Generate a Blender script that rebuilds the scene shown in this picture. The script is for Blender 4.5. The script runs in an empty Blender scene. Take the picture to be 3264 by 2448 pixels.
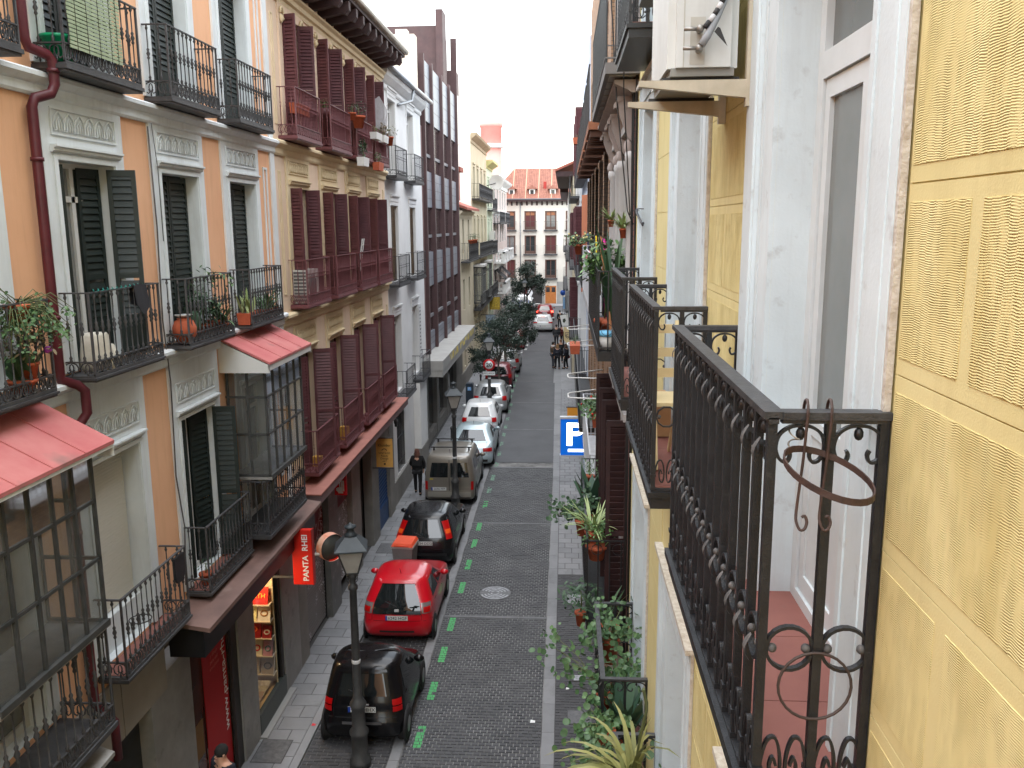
import bpy, bmesh, math, random
from mathutils import Vector, Matrix
sc = bpy.context.scene
COL = sc.collection
RNG = random.Random(11)
rad = math.radians

# ---------------------------------------------------------------- camera
cam_data = bpy.data.cameras.new('camera')
cam = bpy.data.objects.new('camera', cam_data)
COL.objects.link(cam)
cam_data.sensor_width = 36.0
cam_data.lens = 2740.0 / 3264.0 * 36.0
cam_data.clip_start = 0.05
cam_data.clip_end = 2000.0
_r = Vector((.99816243, .06016601, -.00719869))
_d = Vector((.00392411, -.18273317, -.98315471))
_f = Vector((-.06046794, .98131985, -.18263349))
cam.matrix_world = Matrix(((_r.x, -_d.x, -_f.x, 0), (_r.y, -_d.y, -_f.y, 0), (_r.z, -_d.z, -_f.z, 9.6), (0, 0, 0, 1)))
sc.camera = cam

# ---------------------------------------------------------------- sky, sun, exposure
SUN_EL, SUN_ROT = rad(76), rad(200)
world = bpy.data.worlds.new('World')
sc.world = world
world.use_nodes = True
wn, wl = world.node_tree.nodes, world.node_tree.links
wn.clear()
sky = wn.new('ShaderNodeTexSky')
sky.sky_type = 'NISHITA'
sky.sun_disc = False
sky.sun_elevation = SUN_EL
sky.sun_rotation = SUN_ROT
sky.air_density = 2.0
sky.dust_density = 1.0
sky.ozone_density = 1.0
hs = wn.new('ShaderNodeHueSaturation')
hs.inputs['Saturation'].default_value = 0.38
hs.inputs['Value'].default_value = 1.0
bg = wn.new('ShaderNodeBackground')
bg.inputs['Strength'].default_value = 0.15
wo = wn.new('ShaderNodeOutputWorld')
wl.new(sky.outputs['Color'], hs.inputs['Color'])
wl.new(hs.outputs['Color'], bg.inputs['Color'])
wl.new(bg.outputs['Background'], wo.inputs['Surface'])
sun_data = bpy.data.lights.new('sun', 'SUN')
sun_data.energy = 1.3
sun_data.angle = rad(120)
sun_data.color = (1.0, 0.985, 0.96)
sun = bpy.data.objects.new('sun', sun_data)
COL.objects.link(sun)
_sd = Vector((math.sin(SUN_ROT) * math.cos(SUN_EL), math.cos(SUN_ROT) * math.cos(SUN_EL), math.sin(SUN_EL)))
sun.rotation_euler = _sd.to_track_quat('Z', 'Y').to_euler()
sun.location = (-2, 20, 40)
vs = sc.view_settings
vs.view_transform = 'Standard'
vs.look = 'None'
vs.exposure = 2.0
vs.gamma = 1.0
vs.use_curve_mapping = False
sc.cycles.use_denoising = True
sc.cycles.max_bounces = 8
sc.cycles.diffuse_bounces = 6
sc.cycles.glossy_bounces = 3
sc.cycles.transparent_max_bounces = 12
sc.cycles.caustics_reflective = False
sc.cycles.caustics_refractive = False

# ---------------------------------------------------------------- helpers
def S(r, g, b, k=1.0):
    f = lambda c: (c / 12.92 if c <= .04045 else ((c + .055) / 1.055) ** 2.4)
    return tuple(min(.92, f(c / 255.0) * k) for c in (r, g, b))

MATS = {}
def mat(name, c=(.5, .5, .5), rough=.7, c2=None, ns=2.0, metal=0.0, bump=0.0, bs=80.0, streak=0.0, streakc=None, spec=.4, emit=None, es=0.0, coat=0.0, obj=False, spot=0.0, spotc=(.05, .05, .05), spots=14.0, alpha=None):
    if name in MATS:
        return MATS[name]
    m = bpy.data.materials.new(name)
    MATS[name] = m
    m.use_nodes = True
    m.diffuse_color = (*c[:3], 1)
    n, l = m.node_tree.nodes, m.node_tree.links
    p = n['Principled BSDF']
    p.inputs['Roughness'].default_value = rough
    p.inputs['Metallic'].default_value = metal
    p.inputs['Specular IOR Level'].default_value = spec
    p.inputs['Coat Weight'].default_value = coat
    p.inputs['Coat Roughness'].default_value = .08
    if emit:
        p.inputs['Emission Color'].default_value = (*emit, 1)
        p.inputs['Emission Strength'].default_value = es
    if obj:
        tc = n.new('ShaderNodeTexCoord'); pos = tc.outputs['Object']
    else:
        tc = n.new('ShaderNodeNewGeometry'); pos = tc.outputs['Position']
    cur = None
    if c2 is not None:
        nz = n.new('ShaderNodeTexNoise'); nz.inputs['Scale'].default_value = ns; nz.inputs['Detail'].default_value = 6; nz.inputs['Roughness'].default_value = .62
        l.new(pos, nz.inputs['Vector'])
        mr = n.new('ShaderNodeMapRange'); mr.inputs['From Min'].default_value = .35; mr.inputs['From Max'].default_value = .68
        l.new(nz.outputs['Fac'], mr.inputs['Value'])
        mx = n.new('ShaderNodeMix'); mx.data_type = 'RGBA'
        mx.inputs['A'].default_value = (*c, 1); mx.inputs['B'].default_value = (*c2, 1)
        l.new(mr.outputs['Result'], mx.inputs['Factor'])
        cur = mx.outputs['Result']
    def base(cur):
        if cur is None:
            rg = n.new('ShaderNodeRGB'); rg.outputs[0].default_value = (*c, 1); return rg.outputs[0]
        return cur
    if streak > 0:
        cur = base(cur)
        vm = n.new('ShaderNodeVectorMath'); vm.operation = 'MULTIPLY'; vm.inputs[1].default_value = (5, 5, .45)
        l.new(pos, vm.inputs[0])
        nz = n.new('ShaderNodeTexNoise'); nz.inputs['Scale'].default_value = 1.6; nz.inputs['Detail'].default_value = 7; nz.inputs['Roughness'].default_value = .7
        l.new(vm.outputs[0], nz.inputs['Vector'])
        mr = n.new('ShaderNodeMapRange'); mr.inputs['From Min'].default_value = .5; mr.inputs['From Max'].default_value = .78; mr.inputs['To Max'].default_value = streak
        l.new(nz.outputs['Fac'], mr.inputs['Value'])
        mx = n.new('ShaderNodeMix'); mx.data_type = 'RGBA'; mx.inputs['B'].default_value = (*(streakc or (.12, .11, .1)), 1)
        l.new(mr.outputs['Result'], mx.inputs['Factor']); l.new(cur, mx.inputs['A'])
        cur = mx.outputs['Result']
    if spot > 0:
        cur = base(cur)
        nz = n.new('ShaderNodeTexNoise'); nz.inputs['Scale'].default_value = spots; nz.inputs['Detail'].default_value = 4; nz.inputs['Roughness'].default_value = .6
        l.new(pos, nz.inputs['Vector'])
        mr = n.new('ShaderNodeMapRange'); mr.inputs['From Min'].default_value = .6; mr.inputs['From Max'].default_value = .72; mr.inputs['To Max'].default_value = spot
        l.new(nz.outputs['Fac'], mr.inputs['Value'])
        mx = n.new('ShaderNodeMix'); mx.data_type = 'RGBA'; mx.inputs['B'].default_value = (*spotc, 1)
        l.new(mr.outputs['Result'], mx.inputs['Factor']); l.new(cur, mx.inputs['A'])
        cur = mx.outputs['Result']
    if cur is not None:
        l.new(cur, p.inputs['Base Color'])
    else:
        p.inputs['Base Color'].default_value = (*c, 1)
    if bump > 0:
        nz = n.new('ShaderNodeTexNoise'); nz.inputs['Scale'].default_value = bs; nz.inputs['Detail'].default_value = 5
        l.new(pos, nz.inputs['Vector'])
        bp = n.new('ShaderNodeBump'); bp.inputs['Strength'].default_value = bump; bp.inputs['Distance'].default_value = .01
        l.new(nz.outputs['Fac'], bp.inputs['Height']); l.new(bp.outputs['Normal'], p.inputs['Normal'])
    if alpha is not None:
        p.inputs['Alpha'].default_value = alpha
    return m

def glass_mat(name, tint=(.8, .85, .85), k=.35, grey_film=.15):
    """thin pane: mostly see-through, mirror-like at grazing angles, a grey film for dust and pale reflection"""
    m = bpy.data.materials.new(name); MATS[name] = m; m.use_nodes = True
    n, l = m.node_tree.nodes, m.node_tree.links; n.clear()
    o = n.new('ShaderNodeOutputMaterial'); t = n.new('ShaderNodeBsdfTransparent'); t.inputs['Color'].default_value = (*tint, 1)
    g = n.new('ShaderNodeBsdfGlossy'); g.inputs['Roughness'].default_value = .04; g.inputs['Color'].default_value = (.9, .93, .95, 1)
    d = n.new('ShaderNodeBsdfDiffuse'); d.inputs['Color'].default_value = (.35, .36, .34, 1)
    lw = n.new('ShaderNodeLayerWeight'); lw.inputs['Blend'].default_value = k
    a = n.new('ShaderNodeMixShader'); l.new(lw.outputs['Fresnel'], a.inputs['Fac']); l.new(t.outputs[0], a.inputs[1]); l.new(g.outputs[0], a.inputs[2])
    b = n.new('ShaderNodeMixShader')
    ge = n.new('ShaderNodeNewGeometry'); nz = n.new('ShaderNodeTexNoise'); nz.inputs['Scale'].default_value = 2.5; nz.inputs['Detail'].default_value = 6
    l.new(ge.outputs['Position'], nz.inputs['Vector'])
    mr = n.new('ShaderNodeMapRange'); mr.inputs['To Min'].default_value = grey_film * .4; mr.inputs['To Max'].default_value = grey_film * 1.6
    l.new(nz.outputs['Fac'], mr.inputs['Value']); l.new(mr.outputs['Result'], b.inputs['Fac'])
    l.new(a.outputs[0], b.inputs[1]); l.new(d.outputs[0], b.inputs[2]); l.new(b.outputs[0], o.inputs['Surface'])
    return m

class MB:
    """collects faces for one mesh"""
    def __init__(s):
        s.v = []; s.f = []; s.m = []; s.s = []
    def add(s, vs_, fs, m=0, sm=False):
        o = len(s.v); s.v.extend([tuple(q) for q in vs_])
        for f in fs:
            s.f.append([i + o for i in f]); s.m.append(m); s.s.append(sm)
        return s
    def quad(s, a, b, c, d, m=0):
        return s.add((a, b, c, d), ((0, 1, 2, 3),), m)
    def box(s, x0, x1, y0, y1, z0, z1, m=0):
        if x0 > x1: x0, x1 = x1, x0
        if y0 > y1: y0, y1 = y1, y0
        if z0 > z1: z0, z1 = z1, z0
        return s.add(((x0, y0, z0), (x1, y0, z0), (x1, y1, z0), (x0, y1, z0), (x0, y0, z1), (x1, y0, z1), (x1, y1, z1), (x0, y1, z1)),
                     ((0, 3, 2, 1), (4, 5, 6, 7), (0, 1, 5, 4), (1, 2, 6, 5), (2, 3, 7, 6), (3, 0, 4, 7)), m)
    def bar(s, p, q, w, h=None, m=0, up=(0, 0, 1)):
        """square bar from p to q"""
        h = w if h is None else h
        p, q = Vector(p), Vector(q); d = (q - p).normalized(); u = Vector(up)
        a = d.cross(u)
        if a.length < 1e-4: a = d.cross(Vector((1, 0, 0)))
        a.normalize(); b = a.cross(d).normalized()
        a *= w / 2; b *= h / 2
        vs_ = [p - a - b, p + a - b, p + a + b, p - a + b, q - a - b, q + a - b, q + a + b, q - a + b]
        return s.add(vs_, ((0, 1, 2, 3), (7, 6, 5, 4), (0, 4, 5, 1), (1, 5, 6, 2), (2, 6, 7, 3), (3, 7, 4, 0)), m)
    def tube(s, pts, r, n=6, m=0, closed=False, cap=True, sm=True, flat=None):
        """round tube along pts; flat=(w, t, normal): flat bar section instead"""
        pts = [Vector(p) for p in pts]; N = len(pts)
        rs = r if isinstance(r, (list, tuple)) else [r] * N
        rings = []; pa = None
        for i, p in enumerate(pts):
            if closed: d = pts[(i + 1) % N] - pts[i - 1]
            else: d = pts[min(i + 1, N - 1)] - pts[max(i - 1, 0)]
            if d.length < 1e-9: d = Vector((0, 0, 1))
            d.normalize()
            if flat:
                b = Vector(flat[2]).normalized(); a = d.cross(b).normalized()
                w, t = flat[0] / 2, flat[1] / 2
                rings.append([p - b * w - a * t, p + b * w - a * t, p + b * w + a * t, p - b * w + a * t])
            else:
                if pa is None:
                    a = d.cross(Vector((0, 0, 1)))
                    if a.length < .1: a = d.cross(Vector((1, 0, 0)))
                else:
                    a = pa - d * pa.dot(d)
                    if a.length < 1e-4: a = d.cross(Vector((.3, .5, .8)))
                a.normalize(); pa = a; b = d.cross(a)
                rings.append([p + (a * math.cos(2 * math.pi * k / n) + b * math.sin(2 * math.pi * k / n)) * rs[i] for k in range(n)])
        n = len(rings[0]); vs_ = [q for g in rings for q in g]; fs = []
        for i in range(N if closed else N - 1):
            j = (i + 1) % N
            for k in range(n):
                fs.append((i * n + k, i * n + (k + 1) % n, j * n + (k + 1) % n, j * n + k))
        if cap and not closed:
            fs.append(tuple(range(n))[::-1]); fs.append(tuple((N - 1) * n + k for k in range(n)))
        return s.add(vs_, fs, m, sm and not flat)
    def lathe(s, prof, c=(0, 0, 0), n=10, m=0, sm=True, axis='z', cap=True):
        vs_ = []; fs = []
        for r, z in prof:
            for k in range(n):
                a = 2 * math.pi * k / n; x, y = r * math.cos(a), r * math.sin(a)
                q = (x, y, z) if axis == 'z' else ((z, x, y) if axis == 'x' else (x, z, y))
                vs_.append((c[0] + q[0], c[1] + q[1], c[2] + q[2]))
        for i in range(len(prof) - 1):
            for k in range(n):
                fs.append((i * n + k, i * n + (k + 1) % n, (i + 1) * n + (k + 1) % n, (i + 1) * n + k))
        if cap:
            fs.append(tuple(range(n))[::-1]); fs.append(tuple((len(prof) - 1) * n + k for k in range(n)))
        return s.add(vs_, fs, m, sm)
    def ball(s, c, r, n=8, m=0):
        rx = r if isinstance(r, (list, tuple)) else (r, r, r); k2 = max(4, n // 2 + 1); vs_ = []; fs = []
        for i in range(k2 + 1):
            t = math.pi * i / k2
            for k in range(n):
                a = 2 * math.pi * k / n
                vs_.append((c[0] + rx[0] * math.sin(t) * math.cos(a), c[1] + rx[1] * math.sin(t) * math.sin(a), c[2] - rx[2] * math.cos(t)))
        for i in range(k2):
            for k in range(n):
                fs.append((i * n + k, i * n + (k + 1) % n, (i + 1) * n + (k + 1) % n, (i + 1) * n + k))
        return s.add(vs_, fs, m, True)
    def prism(s, poly, ax, a, b, m=0):
        """poly in the two other axes (order x,y,z without ax), extruded along ax from a to b"""
        def P(u, v, w): return (w, u, v) if ax == 'x' else ((u, w, v) if ax == 'y' else (u, v, w))
        n = len(poly)
        vs_ = [P(u, v, a) for u, v in poly] + [P(u, v, b) for u, v in poly]
        fs = [tuple(range(n)), tuple(range(2 * n - 1, n - 1, -1))] + [(i, i + n, (i + 1) % n + n, (i + 1) % n) for i in range(n)]
        return s.add(vs_, fs, m)
    def mesh(s, name, mats):
        me = bpy.data.meshes.new(name)
        me.from_pydata(s.v, [], s.f)
        for q in (mats if isinstance(mats, (list, tuple)) else [mats]):
            me.materials.append(q)
        me.polygons.foreach_set('material_index', s.m)
        me.polygons.foreach_set('use_smooth', s.s)
        me.update()
        return me

def fixn(me):
    bm = bmesh.new(); bm.from_mesh(me); bmesh.ops.recalc_face_normals(bm, faces=bm.faces[:]); bm.to_mesh(me); bm.free()
    return me

ORG = {}            # world translation of the Empties that hold world-built parts
def O(name, g, mats=None, parent=None, loc=None, rz=0.0, rot=None, sc_=None, kind=None, label=None):
    """one mesh object; g an MB or a ready mesh. Under a thing made by thing() the part is given in world coordinates"""
    me = fixn(g.mesh(name, mats)) if isinstance(g, MB) else g
    o = bpy.data.objects.new(name, me)
    COL.objects.link(o)
    if parent is not None:
        o.parent = parent
        if parent.name in ORG:
            o.matrix_parent_inverse = Matrix.Translation(-ORG[parent.name])
    if loc is not None: o.location = loc
    if rot is not None: o.rotation_euler = rot
    elif rz: o.rotation_euler = (0, 0, rz)
    if sc_ is not None: o.scale = sc_ if isinstance(sc_, (list, tuple)) else (sc_,) * 3
    if kind: o['kind'] = kind
    if label: o['label'] = label
    return o

def thing(name, label, cat, loc=(0, 0, 0), group=None, rz=None, local=False):
    """Empty at the thing's base. local: its parts are given in its own frame, else in world coordinates"""
    o = bpy.data.objects.new(name, None); COL.objects.link(o)
    o.empty_display_size = .2; o.location = loc
    o['label'] = label; o['category'] = cat
    if group: o['group'] = group
    if rz is not None: o.rotation_euler = (0, 0, rz)
    if not local: ORG[o.name] = Vector(loc)
    return o

def tag(o, label, cat, group=None):
    o['label'] = label; o['category'] = cat
    if group: o['group'] = group
    return o

def struct(name, g, mats):
    o = O(name, g, mats); o['kind'] = 'structure'; return o

def clone(o, parent, loc=None):
    c = o.copy(); COL.objects.link(c)
    if parent is not None: c.parent = parent
    if loc is not None: c.location = loc
    return c

def smooth(pts, n=4):
    """Catmull-Rom through pts"""
    out = []; P = [Vector(p) for p in pts]
    for i in range(len(P) - 1):
        a, b, c, d = P[max(i - 1, 0)], P[i], P[i + 1], P[min(i + 2, len(P) - 1)]
        for k in range(n):
            t = k / n; out.append(.5 * ((2 * b) + (c - a) * t + (2 * a - 5 * b + 4 * c - d) * t * t + (3 * b - a - 3 * c + d) * t ** 3))
    return out + [P[-1]]

def arc(c, r, a0, a1, n, plane='yz', x=0.0, r1=None):
    pts = []
    for i in range(n + 1):
        t = i / n; a = rad(a0 + (a1 - a0) * t); q = r + ((r1 - r) * t if r1 is not None else 0)
        u, v = c[0] + q * math.cos(a), c[1] + q * math.sin(a)
        pts.append((x, u, v) if plane == 'yz' else ((u, x, v) if plane == 'xz' else (u, v, x)))
    return pts

def facade(mb, x, y0, y1, z0, z1, ops, depth, sgn, m=0, mr=1):
    """wall sheet at x with rectangular openings (ya,yb,za,zb) and reveals going inward (sgn = direction of the inside)"""
    ys = sorted({y0, y1} | {v for o in ops for v in o[:2] if y0 < v < y1}); zs = sorted({z0, z1} | {v for o in ops for v in o[2:4] if z0 < v < z1})
    for i in range(len(ys) - 1):
        for j in range(len(zs) - 1):
            cy, cz = (ys[i] + ys[i + 1]) / 2, (zs[j] + zs[j + 1]) / 2
            if any(o[0] < cy < o[1] and o[2] < cz < o[3] for o in ops): continue
            mb.quad((x, ys[i], zs[j]), (x, ys[i + 1], zs[j]), (x, ys[i + 1], zs[j + 1]), (x, ys[i], zs[j + 1]), m)
    for o in ops:
        d = (o[4] if len(o) > 4 else depth) * sgn; a, b, c, e = o[:4]
        mb.quad((x, a, c), (x + d, a, c), (x + d, a, e), (x, a, e), mr); mb.quad((x, b, c), (x + d, b, c), (x + d, b, e), (x, b, e), mr)
        mb.quad((x, a, e), (x, b, e), (x + d, b, e), (x + d, a, e), mr); mb.quad((x, a, c), (x, b, c), (x + d, b, c), (x + d, a, c), mr)

def text(name, body, size, m, parent, loc, rot, align='CENTER', ext=.002, sx=1.0, off=0.0):
    cu = bpy.data.curves.new(name, 'FONT'); cu.body = body; cu.size = size; cu.align_x = align; cu.align_y = 'CENTER'; cu.extrude = ext; cu.resolution_u = 2
    cu.materials.append(m)
    if off: cu.offset = off
    tmp = bpy.data.objects.new('tmp_text', cu); COL.objects.link(tmp)
    me = bpy.data.meshes.new_from_object(tmp.evaluated_get(bpy.context.evaluated_depsgraph_get())); bpy.data.objects.remove(tmp)
    o = bpy.data.objects.new(name, me); COL.objects.link(o); o.parent = parent
    if parent is not None and parent.name in ORG: o.matrix_parent_inverse = Matrix.Translation(-ORG[parent.name])
    o.location = loc; o.rotation_euler = rot; o.scale = (sx, 1, 1)
    return o

def axes(x, y, z): return Matrix((x, y, z)).transposed().to_euler()
ROT_LW = axes((0, 1, 0), (0, 0, 1), (1, 0, 0))          # on a wall facing +x
ROT_LW_UP = axes((0, 0, 1), (0, -1, 0), (1, 0, 0))      # same, reading upwards
ROT_S = axes((1, 0, 0), (0, 0, 1), (0, -1, 0))          # facing the near end of the street
ROT_S_UP = axes((0, 0, 1), (-1, 0, 0), (0, -1, 0))
# ================================================================ ground, road, pavements
def sett_mat(name, c, c2, rough=.62):
    m = bpy.data.materials.new(name); MATS[name] = m; m.use_nodes = True
    n, l = m.node_tree.nodes, m.node_tree.links; p = n['Principled BSDF']; p.inputs['Roughness'].default_value = rough
    ge = n.new('ShaderNodeNewGeometry'); oi = n.new('ShaderNodeObjectInfo')
    ad = n.new('ShaderNodeMath'); ad.operation = 'ADD'; l.new(ge.outputs['Random Per Island'], ad.inputs[0]); l.new(oi.outputs['Random'], ad.inputs[1])
    fr = n.new('ShaderNodeMath'); fr.operation = 'FRACT'; l.new(ad.outputs[0], fr.inputs[0])
    nz = n.new('ShaderNodeTexNoise'); nz.inputs['Scale'].default_value = .8; nz.inputs['Detail'].default_value = 8; nz.inputs['Roughness'].default_value = .7
    l.new(ge.outputs['Position'], nz.inputs['Vector'])
    mr = n.new('ShaderNodeMapRange'); mr.inputs['From Min'].default_value = .36; mr.inputs['From Max'].default_value = .64; l.new(nz.outputs['Fac'], mr.inputs['Value'])
    av = n.new('ShaderNodeMath'); av.operation = 'MULTIPLY_ADD'; av.inputs[1].default_value = .55; l.new(fr.outputs[0], av.inputs[0])
    hf = n.new('ShaderNodeMath'); hf.operation = 'MULTIPLY'; hf.inputs[1].default_value = .6; l.new(mr.outputs['Result'], hf.inputs[0]); l.new(hf.outputs[0], av.inputs[2])
    mx = n.new('ShaderNodeMix'); mx.data_type = 'RGBA'; mx.inputs['A'].default_value = (*c, 1); mx.inputs['B'].default_value = (*c2, 1); l.new(av.outputs[0], mx.inputs['Factor'])
    sp = n.new('ShaderNodeTexNoise'); sp.inputs['Scale'].default_value = 24; sp.inputs['Detail'].default_value = 5; l.new(ge.outputs['Position'], sp.inputs['Vector'])
    m2 = n.new('ShaderNodeMapRange'); m2.inputs['From Min'].default_value = .66; m2.inputs['From Max'].default_value = .8; m2.inputs['To Max'].default_value = .5; l.new(sp.outputs['Fac'], m2.inputs['Value'])
    mz = n.new('ShaderNodeMix'); mz.data_type = 'RGBA'; mz.inputs['B'].default_value = (.17, .17, .17, 1); l.new(mx.outputs['Result'], mz.inputs['A']); l.new(m2.outputs['Result'], mz.inputs['Factor'])
    st = n.new('ShaderNodeTexNoise'); st.inputs['Scale'].default_value = .55; st.inputs['Detail'].default_value = 9; st.inputs['Roughness'].default_value = .75; st.inputs['Distortion'].default_value = .6; l.new(ge.outputs['Position'], st.inputs['Vector'])
    sr = n.new('ShaderNodeMapRange'); sr.inputs['From Min'].default_value = .53; sr.inputs['From Max'].default_value = .68; sr.inputs['To Max'].default_value = .6; l.new(st.outputs['Fac'], sr.inputs['Value'])
    sm_ = n.new('ShaderNodeMix'); sm_.data_type = 'RGBA'; sm_.inputs['B'].default_value = (*[q * .5 for q in c], 1); l.new(mz.outputs['Result'], sm_.inputs['A']); l.new(sr.outputs['Result'], sm_.inputs['Factor'])
    l.new(sm_.outputs['Result'], p.inputs['Base Color'])
    bz = n.new('ShaderNodeTexNoise'); bz.inputs['Scale'].default_value = 90; bz.inputs['Detail'].default_value = 4; l.new(ge.outputs['Position'], bz.inputs['Vector'])
    bp = n.new('ShaderNodeBump'); bp.inputs['Strength'].default_value = .5; bp.inputs['Distance'].default_value = .01; l.new(bz.outputs['Fac'], bp.inputs['Height']); l.new(bp.outputs['Normal'], p.inputs['Normal'])
    return m

m_sett = sett_mat('granite_sett', (.036, .037, .041), (.074, .075, .079))
m_sett_d = sett_mat('dark_sett', (.034, .034, .037), (.066, .066, .07))
m_slab = sett_mat('pavement_slab', (.17, .174, .182), (.24, .243, .25), .75)
m_kerb = sett_mat('kerb_granite', (.17, .175, .182), (.235, .238, .245), .75)
m_joint = mat('sand_joint', (.06, .059, .057), .9, (.26, .255, .245), 1.3, bump=.4)
m_jdark = mat('slab_joint', (.07, .07, .07), .9)
# far road: same setts too small to pick apart
m_far = mat('far_road', (.052, .053, .057), .62, (.074, .074, .079), .7, bump=.4, bs=25, spot=.35, spotc=(.13, .13, .13), spots=9)
m_green = mat('green_paint', S(84, 168, 104), .75, S(72, 148, 92), 9, spot=.45, spotc=(.1, .1, .1), spots=30)
m_greenw = mat('worn_green_paint', S(120, 160, 135), .8, S(90, 110, 100), 9, spot=.7, spotc=(.12, .12, .12), spots=22)

g = MB(); g.quad((-300, -200, -.06), (300, -200, -.06), (300, 600, -.06), (-300, 600, -.06))
struct('ground', g, mat('ground_earth', (.16, .155, .15), .9, (.2, .19, .18), .3))


def lay(parent, name, m, x0, x1, y0, y1, w, h, z, gap, lim, ymin_parts, zj=.004, rest='set_stones', holes=()):
    rn = random.Random(len(name) * 37 + int(x0 * 10))
    cells = []; row = 0; y = y0
    while y < y1 - h * .4:
        x = x0 - (w / 2 if row % 2 else 0)
        while x < x1 - .01:
            a, b = max(x, x0), min(x + w, x1)
            if b - a > w * .2 and not any(hx0 < (a + b) / 2 < hx1 and hy0 < y + h / 2 < hy1 for hx0, hx1, hy0, hy1 in holes): cells.append((a, b, y, min(y + h, y1)))
            x += w
        y += h; row += 1
    vis = [c for c in cells if c[2] >= ymin_parts][:lim]; vset = set(vis)
    cache = {}
    def shape(b, a0, a1, c0, c1, zz):
        i = min(.006, gap)
        v = [(a0, c0, zz - .05), (a1, c0, zz - .05), (a1, c1, zz - .05), (a0, c1, zz - .05)]
        j = [rn.uniform(-zj, zj) * .5 for _ in range(4)]
        v += [(a0 + i, c0 + i, zz + j[0]), (a1 - i, c0 + i, zz + j[1]), (a1 - i, c1 - i, zz + j[2]), (a0 + i, c1 - i, zz + j[3])]
        b.add(v, ((4, 5, 6, 7), (0, 1, 5, 4), (1, 2, 6, 5), (2, 3, 7, 6), (3, 0, 4, 7)))
    restb = MB()
    for c in cells:
        zz = z + rn.uniform(-zj, zj)
        if c in vset:
            k = (round(c[1] - c[0], 3), round(c[3] - c[2], 3), rn.randrange(3))
            if k not in cache:
                b = MB(); hx, hy = (k[0] - gap) / 2, (k[1] - gap) / 2; shape(b, -hx, hx, -hy, hy, 0); cache[k] = b.mesh(name, m)
            O(name, cache[k], parent=parent, loc=((c[0] + c[1]) / 2, (c[2] + c[3]) / 2, zz))
        else:
            shape(restb, c[0] + gap / 2, c[1] - gap / 2, c[2] + gap / 2, c[3] - gap / 2, zz)
    if restb.v: O(rest, restb, m, parent, kind='stuff')

m_bandg = mat('dull_granite_band', (.105, .107, .112), .75, (.15, .152, .157), 2.5, spot=.4, spotc=(.06, .06, .06), spots=7)
BANDS = [13.35, 19.9, 26.7, 33.25, 39.75, 46.0, 52.5, 59.0, 65.5, 72.0, 78.5, 85.0, 91.5]
g = MB()
g.quad((-3.4, -6, -.012), (-.1, -6, -.012), (-.1, 34, -.012), (-3.4, 34, -.012), 0)
g.quad((-3.4, 34, 0), (-.1, 34, 0), (-.3, 96, 0), (-3.9, 96, 0), 1)
g.quad((-40, 96, 0), (40, 96, 0), (40, 101.5, 0), (-40, 101.5, 0), 1)
road = struct('road', g, [m_joint, m_far])
for i in range(len(BANDS)):
    b = BANDS[i]; k = MB()
    if b < 33:
        xx = -2.98
        while xx < -.42:
            k.box(xx + .004, min(xx + .62, -.41), b - .06, b + .06, -.04, .004 if b < 34 else .008); xx += .626
    else:
        k.box(-3.0 - (b - 34) * .006, -.4 - (b - 34) * .004, b - .07, b + .07, -.03, .008)
    O('granite_band', k, m_bandg, road)
ys = [-3] + [b for b in BANDS if b < 34]
lay(road, 'sett', m_sett, -2.97, -.41, 13.42, 19.83, .132, .102, 0, .009, 300, 13.5)
for a, b in ((-1, 13.28), (19.97, 26.63), (26.77, 33.18)):
    lay(road, 'sett', m_sett, -2.97, -.41, a, b, .132, .102, 0, .009, 0, 99)
# parking lane
g = MB(); g.quad((-4.8, -6, -.014), (-3.1, -6, -.014), (-3.1, 34, -.014), (-4.8, 34, -.014), 0); g.quad((-4.8, 34, -.002), (-3.1, 34, -.002), (-3.4, 96, -.002), (-5.4, 96, -.002), 1)
lane = struct('parking_lane', g, [m_joint, m_far])
lay(lane, 'sett', m_sett_d, -4.74, -3.18, 12.9, 34, .2, .1, 0, .008, 260, 13.4)
# light granite strip between lane and road
strip = struct('granite_edge_strip', MB().box(-3.17, -2.985, -6, -5.5, -.05, .002), m_kerb)
for i in range(46):
    O('edge_stone', MB().box(-3.17 - max(0, i - 34) * .012, -2.985 - max(0, i - 34) * .012, i * 1.0 + 8.004, i * 1.0 + 8.996, -.05, .003), m_kerb, strip)
O('edge_stones', MB().add([(-3.25, 54, .006), (-3.08, 54, .006), (-3.4, 95, .006), (-3.56, 95, .006)], ((0, 1, 2, 3),)), m_kerb, strip)
# left pavement
pl = struct('left_pavement', MB().box(-6.3, -4.76, -6, 96, -.05, .048), m_jdark)
lay(pl, 'paving_slab', m_slab, -5.8, -4.9, 11.0, 47, .6, .42, .06, .007, 300, 11, .002)
O('paving_slabs', MB().box(-6.2, -4.9, 47, 95.5, .0, .06), m_slab, pl, kind='stuff')
for i in range(40):
    O('kerb_stone', MB().box(-4.896, -4.745, 8.003 + i, 8.997 + i, -.05, .061), m_kerb, pl)
O('kerb_stones', MB().box(-4.896, -4.745, 48, 95.5, -.05, .061), m_kerb, pl, kind='stuff')
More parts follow.
